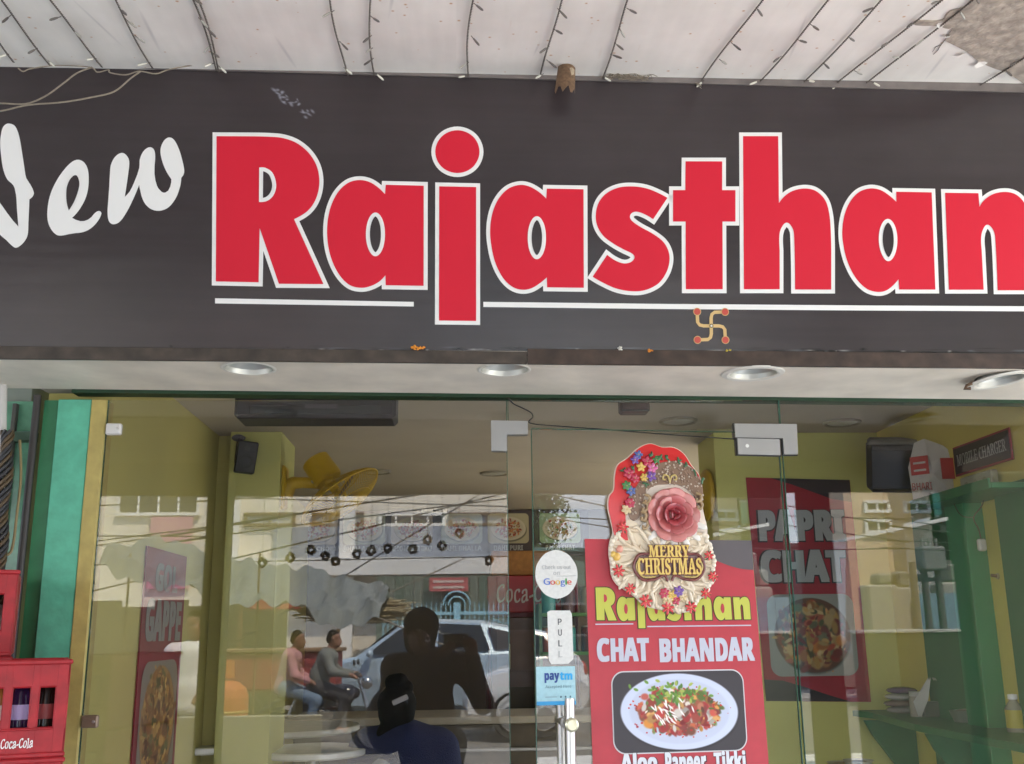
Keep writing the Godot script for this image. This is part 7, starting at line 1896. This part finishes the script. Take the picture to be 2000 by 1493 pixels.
func bike() -> void:
	var z := 12.0
	var at: Vector3 = Vector3(-1.812, 1.113, 12.000)
	var b := thing("motorbike", "dark motorbike ridden along the street by two men", "motorbike", Vector3(at.x, -0.09, z))
	# nose towards +x
	for x in [-0.62, 0.66]:
		var wt := Transform3D(Basis(Vector3.RIGHT, PI / 2), Vector3(x, 0.31, 0))
		var wh := obj("wheel", Shape.new().lathe([Vector2(0.24, -0.04), Vector2(0.3, -0.04), Vector2(0.31, 0), Vector2(0.3, 0.04), Vector2(0.24, 0.04)], 26, wt), M.tyre, b)
		obj("rim", Shape.new().lathe([Vector2(0, 0.03), Vector2(0.23, 0.02), Vector2(0.24, 0.03)], 20, wt), M.brushed, wh)
	obj("tank", Shape.new().blob(Vector3(0.2, 0.82, 0), Vector3(0.27, 0.13, 0.14), Basis(), 8, 14), mat(0.05, 0.05, 0.07, 0.2), b)
	obj("saddle", Shape.new().box(Vector3(-0.32, 0.8, 0), Vector3(0.72, 0.1, 0.24), 0.04), M.black, b)
	obj("engine", Shape.new().box(Vector3(0.08, 0.45, 0), Vector3(0.4, 0.36, 0.24), 0.04), M.brushed, b)
	for sg in [-1.0, 1.0]:
		obj("fork", Shape.new().tube([Vector3(0.66, 0.31, sg * 0.09), Vector3(0.45, 1.02, sg * 0.08)], 0.022, 8), M.steel, b)
		obj("handlebar", Shape.new().tube([Vector3(0.45, 1.04, 0), Vector3(0.42, 1.08, sg * 0.2), Vector3(0.32, 1.06, sg * 0.34)], 0.016, 7), M.black, b)
		obj("mirror", Shape.new().blob(Vector3(0.4, 1.24, sg * 0.3), Vector3(0.02, 0.045, 0.06), Basis(), 5, 8), M.black, b)
		obj("shock", Shape.new().tube([Vector3(-0.6, 0.33, sg * 0.12), Vector3(-0.42, 0.74, sg * 0.12)], 0.022, 7), M.steel, b)
	obj("headlamp", Shape.new().blob(Vector3(0.56, 0.96, 0), Vector3(0.08, 0.09, 0.09), Basis(), 7, 12), M.steel, b)
	obj("exhaust", Shape.new().tube([Vector3(0.1, 0.3, -0.16), Vector3(-0.3, 0.28, -0.18), Vector3(-0.8, 0.36, -0.18)], [0.02, 0.035, 0.045], 8), M.steel, b)
	obj("rear_mudguard", Shape.new().tube([Vector3(-0.35, 0.72, 0), Vector3(-0.7, 0.7, 0), Vector3(-0.92, 0.55, 0)], 0.05, 7), M.black, b)
	var base := Vector3(at.x, -0.09, z)
	var F := Vector3.RIGHT
	var mk := func(x: float, lean: float) -> Dictionary:
		var v := func(px: float, py: float, pz: float): return base + Vector3(x + px, py, pz)
		return {"head": v.call(lean + 0.08, 1.56, 0.0), "face": F, "neck": v.call(lean, 1.4, 0), "sh": [v.call(lean, 1.34, -0.17), v.call(lean, 1.34, 0.17)], "waist": v.call(0.0, 1.08, 0), "hip": v.call(-0.04, 0.92, 0), "hp": [v.call(0, 0.9, -0.1), v.call(0, 0.9, 0.1)]}
	var j1: Dictionary = mk.call(-0.1, 0.1)
	j1.merge({"el": [base + Vector3(0.1, 1.12, -0.27), base + Vector3(0.1, 1.12, 0.27)], "wr": [base + Vector3(0.32, 1.08, -0.32), base + Vector3(0.32, 1.08, 0.32)], "kn": [base + Vector3(0.3, 0.78, -0.18), base + Vector3(0.3, 0.78, 0.18)], "an": [base + Vector3(0.12, 0.36, -0.17), base + Vector3(0.12, 0.36, 0.17)]})
	figure("person", "man in a grey shirt riding the motorbike at the front", Vector3.ZERO, 0, j1, worn(0.17, 0.18, 0.165, 0.8, 0.25, 5.0, 0.03), mat(0.05, 0.05, 0.06, 0.8))
	var j2: Dictionary = mk.call(-0.55, 0.04)
	j2.merge({"el": [base + Vector3(-0.42, 1.08, -0.25), base + Vector3(-0.42, 1.08, 0.25)], "wr": [base + Vector3(-0.24, 1.0, -0.2), base + Vector3(-0.24, 1.0, 0.2)], "kn": [base + Vector3(-0.12, 0.74, -0.2), base + Vector3(-0.12, 0.74, 0.2)], "an": [base + Vector3(-0.25, 0.34, -0.19), base + Vector3(-0.25, 0.34, 0.19)]})
	figure("person", "man in a pink checked shirt riding pillion on the motorbike", Vector3.ZERO, 0, j2, worn(0.5, 0.24, 0.25, 0.8, 0.25, 6.0, 0.04), mat(0.14, 0.2, 0.28, 0.8))

func stall() -> void:
	var z := 6.4
	var tp := worn(0.19, 0.2, 0.175, 0.4, 0.4, 1.2, 0.02)
	var o := thing("tarpaulin", "sagging grey tarpaulin tied over the street stall", "tarpaulin", Vector3(0, 0, z))
	# sagging sheet between four ties
	var a: Vector3 = Vector3(-3.250, 2.288, 6.400)
	var b: Vector3 = Vector3(-0.697, 1.739, 6.400)
	var s := Shape.new()
	var N := 72
	var grid := []
	var nz := FastNoiseLite.new()
	nz.frequency = 0.9
	for i in N + 1:
		var row := []
		for k in 9:
			var t := float(i) / N
			var w := float(k) / 8
			var hang := 0.07 * absf(sin(t * PI * 3.0)) * (1.0 - w) + 0.22 * sin(PI * t) * sin(PI * w)
			var folds := 0.045 * sin(t * 62.0 + w * 9.0) * sin(t * 17.0 + 1.0) + nz.get_noise_2d(i * 0.05, k * 0.3) * 0.1
			row.append(Vector3(lerpf(a.x, b.x, t), lerpf(a.y, b.y, t) - hang + folds + w * 0.3 - (0.11 if k == 0 else 0.0), w * 1.9 + (0.0 if k else 0.03)))
		grid.append(row)
	for i in N:
		for k in 8:
			s.quad(grid[i][k], grid[i + 1][k], grid[i + 1][k + 1], grid[i][k + 1], Vector3.UP)
	obj("sheet", s, tp, o)
	for e in [[grid[0][0], Vector3(a.x - 1.2, a.y + 0.5, 0)], [grid[N][0], Vector3(b.x + 0.7, b.y - 0.35, 0.1)], [grid[N][8], Vector3(b.x + 0.8, b.y + 0.6, 1.8)]]:
		obj("tie_rope", Shape.new().tube(e, 0.008, 5), M.rope, o)
	for x in [lerpf(a.x, b.x, 0.08), lerpf(a.x, b.x, 0.55)]:
		obj("pole", Shape.new().tube([Vector3(x, 0, 0.3), Vector3(x, 2.3, 0.3)], 0.011, 7), worn(0.2, 0.13, 0.07, 0.8, 0.2, 1.0, 0.02), o)
	var ct := thing("stall_cart", "wooden stall cart with a red front under the tarpaulin", "cart", Vector3(-2.749, 0, 14.2))
	ct.scale = Vector3.ONE * 1.15
	obj("cart_box", Shape.new().box(Vector3(0, 0.85, 0), Vector3(1.5, 0.5, 0.8), 0.02), worn(0.3, 0.05, 0.05, 0.7, 0.25, 0.8, 0.02), ct)
	obj("shelf_top", Shape.new().box(Vector3(0, 1.13, 0), Vector3(1.6, 0.05, 0.9), 0.01), worn(0.25, 0.15, 0.08, 0.8, 0.2, 0.8, 0.02), ct)
	obj("red_canopy_board", Shape.new().box(Vector3(0.1, 1.86, 0.1), Vector3(1.3, 0.34, 0.06), 0.01), mat(0.4, 0.05, 0.05, 0.6), ct)
	obj("white_panel", Shape.new().box(Vector3(0.28, 1.86, 0.06), Vector3(0.2, 0.32, 0.03)), M.white, ct)
	for x in [-0.7, 0.7]:
		obj("post", Shape.new().box(Vector3(x, 1.5, 0.2), Vector3(0.05, 0.8, 0.05)), worn(0.2, 0.12, 0.06, 0.8, 0.2, 0.8, 0.02), ct)
		obj("wheel", Shape.new().lathe([Vector2(0, 0.03), Vector2(0.26, 0.03), Vector2(0.3, 0.0), Vector2(0.26, -0.03), Vector2(0, -0.03)], 22, Transform3D(Basis(Vector3.RIGHT, PI / 2), Vector3(x * 0.7, 0.3, -0.42))), M.tyre, ct)
	var bc := thing("backdrop_cloth", "dark olive cloth screen behind the stall and the riders", "screen", Vector3(0, 0, 15.6))
	for i in 6:
		var u0: float = lerpf(-6.453, -2.987, i / 6.0)
		var u1: float = lerpf(-6.453, -2.987, (i + 1) / 6.0)
		obj("cloth", Shape.new().box(Vector3((u0 + u1) / 2, 2.157 / 2 - 0.06 * (i % 2), 0.03 * (i % 2)), Vector3(u1 - u0 + 0.02, 2.157 - 0.1 * (i % 2), 0.02)), worn(0.06, 0.055, 0.04, 0.9, 0.3, 0.6, 0.02), bc)
	for i in 6:
		var p0: Vector3 = a.lerp(b, 0.42 + 0.05 * i) + Vector3(0, 0.02, -0.02)
		obj("rope", Shape.new().tube([p0 + Vector3(0, 0.3, 0), b + Vector3(0.1 + 0.12 * i, -0.1 * i + 0.18, -0.04)], 0.006, 4), mat(0.5, 0.5, 0.46, 0.6) if i % 2 else M.black, o)
	var hy := thing("straw_bundle", "long bundle of dry straw lying on the stall's awning", "straw bundle", Vector3(-1.102, 1.788, 8.2))
	var hs := Shape.new()
	for i in 320:
		var y := rng.randfn(0, 0.045)
		var zz := rng.randfn(0, 0.06)
		var x := rng.randfn(0, 0.12)
		hs.tube([Vector3(x - 0.38, y + rng.randfn(0, 0.02), zz), Vector3(x + 0.38, y + rng.randfn(0, 0.02), zz)], 0.007, 4, false)
	obj("straw", hs, worn(0.4, 0.33, 0.2, 0.9, 0.3, 2.0, 0.03), hy)
	obj("binding", Shape.new().tube([Vector3(0, 0.13, 0), Vector3(0, 0, 0.14), Vector3(0, -0.13, 0), Vector3(0, 0, -0.14), Vector3(0, 0.13, 0)], 0.012, 5), M.rope, hy)
	# gas cylinders on a low bench
	var bn := thing("bench", "low grey bench carrying the gas cylinders", "bench", Vector3(-1.982, 0, 5.7))
	obj("top", Shape.new().box(Vector3(0, 0.69, 0), Vector3(1.3, 0.05, 0.6), 0.01), worn(0.3, 0.3, 0.28, 0.7, 0.2, 0.8, 0.02), bn)
	for x in [-0.38, 0.38]:
		obj("leg", Shape.new().box(Vector3(x, 0.33, 0), Vector3(0.05, 0.66, 0.5)), worn(0.2, 0.2, 0.19, 0.7, 0.2, 0.8, 0.02), bn)
	obj("front_panel", Shape.new().box(Vector3(0.18, 0.5, -0.34), Vector3(1.5, 0.86, 0.04), 0.01), worn(0.33, 0.32, 0.26, 0.7, 0.2, 0.8, 0.02), bn)
	var org := worn(0.55, 0.14, 0.04, 0.5, 0.15, 1.5, 0.02)
	var g0: Node3D = null
	for i in 1:
		var g := thing("gas_cylinder", "orange gas cylinder standing on the bench near the canopy post", "gas cylinder", Vector3(-1.902 - 0.46 * i, 0.72, 5.7 + 0.02 * i))
		g.scale = Vector3(1.3, 1.1, 1.3)
		obj("tank", Shape.new().lathe([Vector2(0, 0.0), Vector2(0.1, 0.01), Vector2(0.145, 0.05), Vector2(0.155, 0.1), Vector2(0.155, 0.3), Vector2(0.14, 0.36), Vector2(0.09, 0.41), Vector2(0.03, 0.43)], 26), org, g)
		obj("shroud", Shape.new().lathe([Vector2(0.055, 0.44), Vector2(0.055, 0.56), Vector2(0.06, 0.565), Vector2(0.063, 0.44)], 22), org, g)
		obj("valve", Shape.new().tube([Vector3(0, 0.42, 0), Vector3(0, 0.48, 0)], 0.018, 8), M.brushed, g)
		obj("weld_band", Shape.new().lathe([Vector2(0.156, 0.19), Vector2(0.159, 0.2), Vector2(0.156, 0.21)], 26), mat(0.55, 0.35, 0.1, 0.5), g)
	var vd := figure("person", "vendor in a white shirt standing by the gas cylinders", Vector3.ZERO, 0, {"head": Vector3(-2.380, 1.637, 6.600), "face": Vector3(0.3, 0, -1).normalized(), "neck": Vector3(-2.380, 1.637, 6.600) + Vector3(0, -0.17, 0.02), "sh": [Vector3(-2.380, 1.637, 6.600) + Vector3(-0.18, -0.24, 0), Vector3(-2.380, 1.637, 6.600) + Vector3(0.18, -0.24, 0)], "waist": Vector3(-2.380, 1.637, 6.600) + Vector3(0, -0.55, 0), "hip": Vector3(-2.380, 1.637, 6.600) + Vector3(0, -0.7, 0), "el": [Vector3(-2.380, 1.637, 6.600) + Vector3(-0.24, -0.52, -0.05), Vector3(-2.380, 1.637, 6.600) + Vector3(0.24, -0.52, -0.05)], "wr": [Vector3(-2.380, 1.637, 6.600) + Vector3(-0.16, -0.6, -0.27), Vector3(-2.380, 1.637, 6.600) + Vector3(0.16, -0.6, -0.27)], "hp": [Vector3(-2.380, 1.637, 6.600) + Vector3(-0.1, -0.74, 0), Vector3(-2.380, 1.637, 6.600) + Vector3(0.1, -0.74, 0)], "kn": [Vector3(-2.380, 1.637, 6.600) * Vector3(1, 0, 1) + Vector3(-0.11, 0.47, -0.02), Vector3(-2.380, 1.637, 6.600) * Vector3(1, 0, 1) + Vector3(0.11, 0.47, -0.02)], "an": [Vector3(-2.380, 1.637, 6.600) * Vector3(1, 0, 1) + Vector3(-0.11, 0.08, 0), Vector3(-2.380, 1.637, 6.600) * Vector3(1, 0, 1) + Vector3(0.11, 0.08, 0)]}, M.white, mat(0.1, 0.1, 0.11, 0.8))
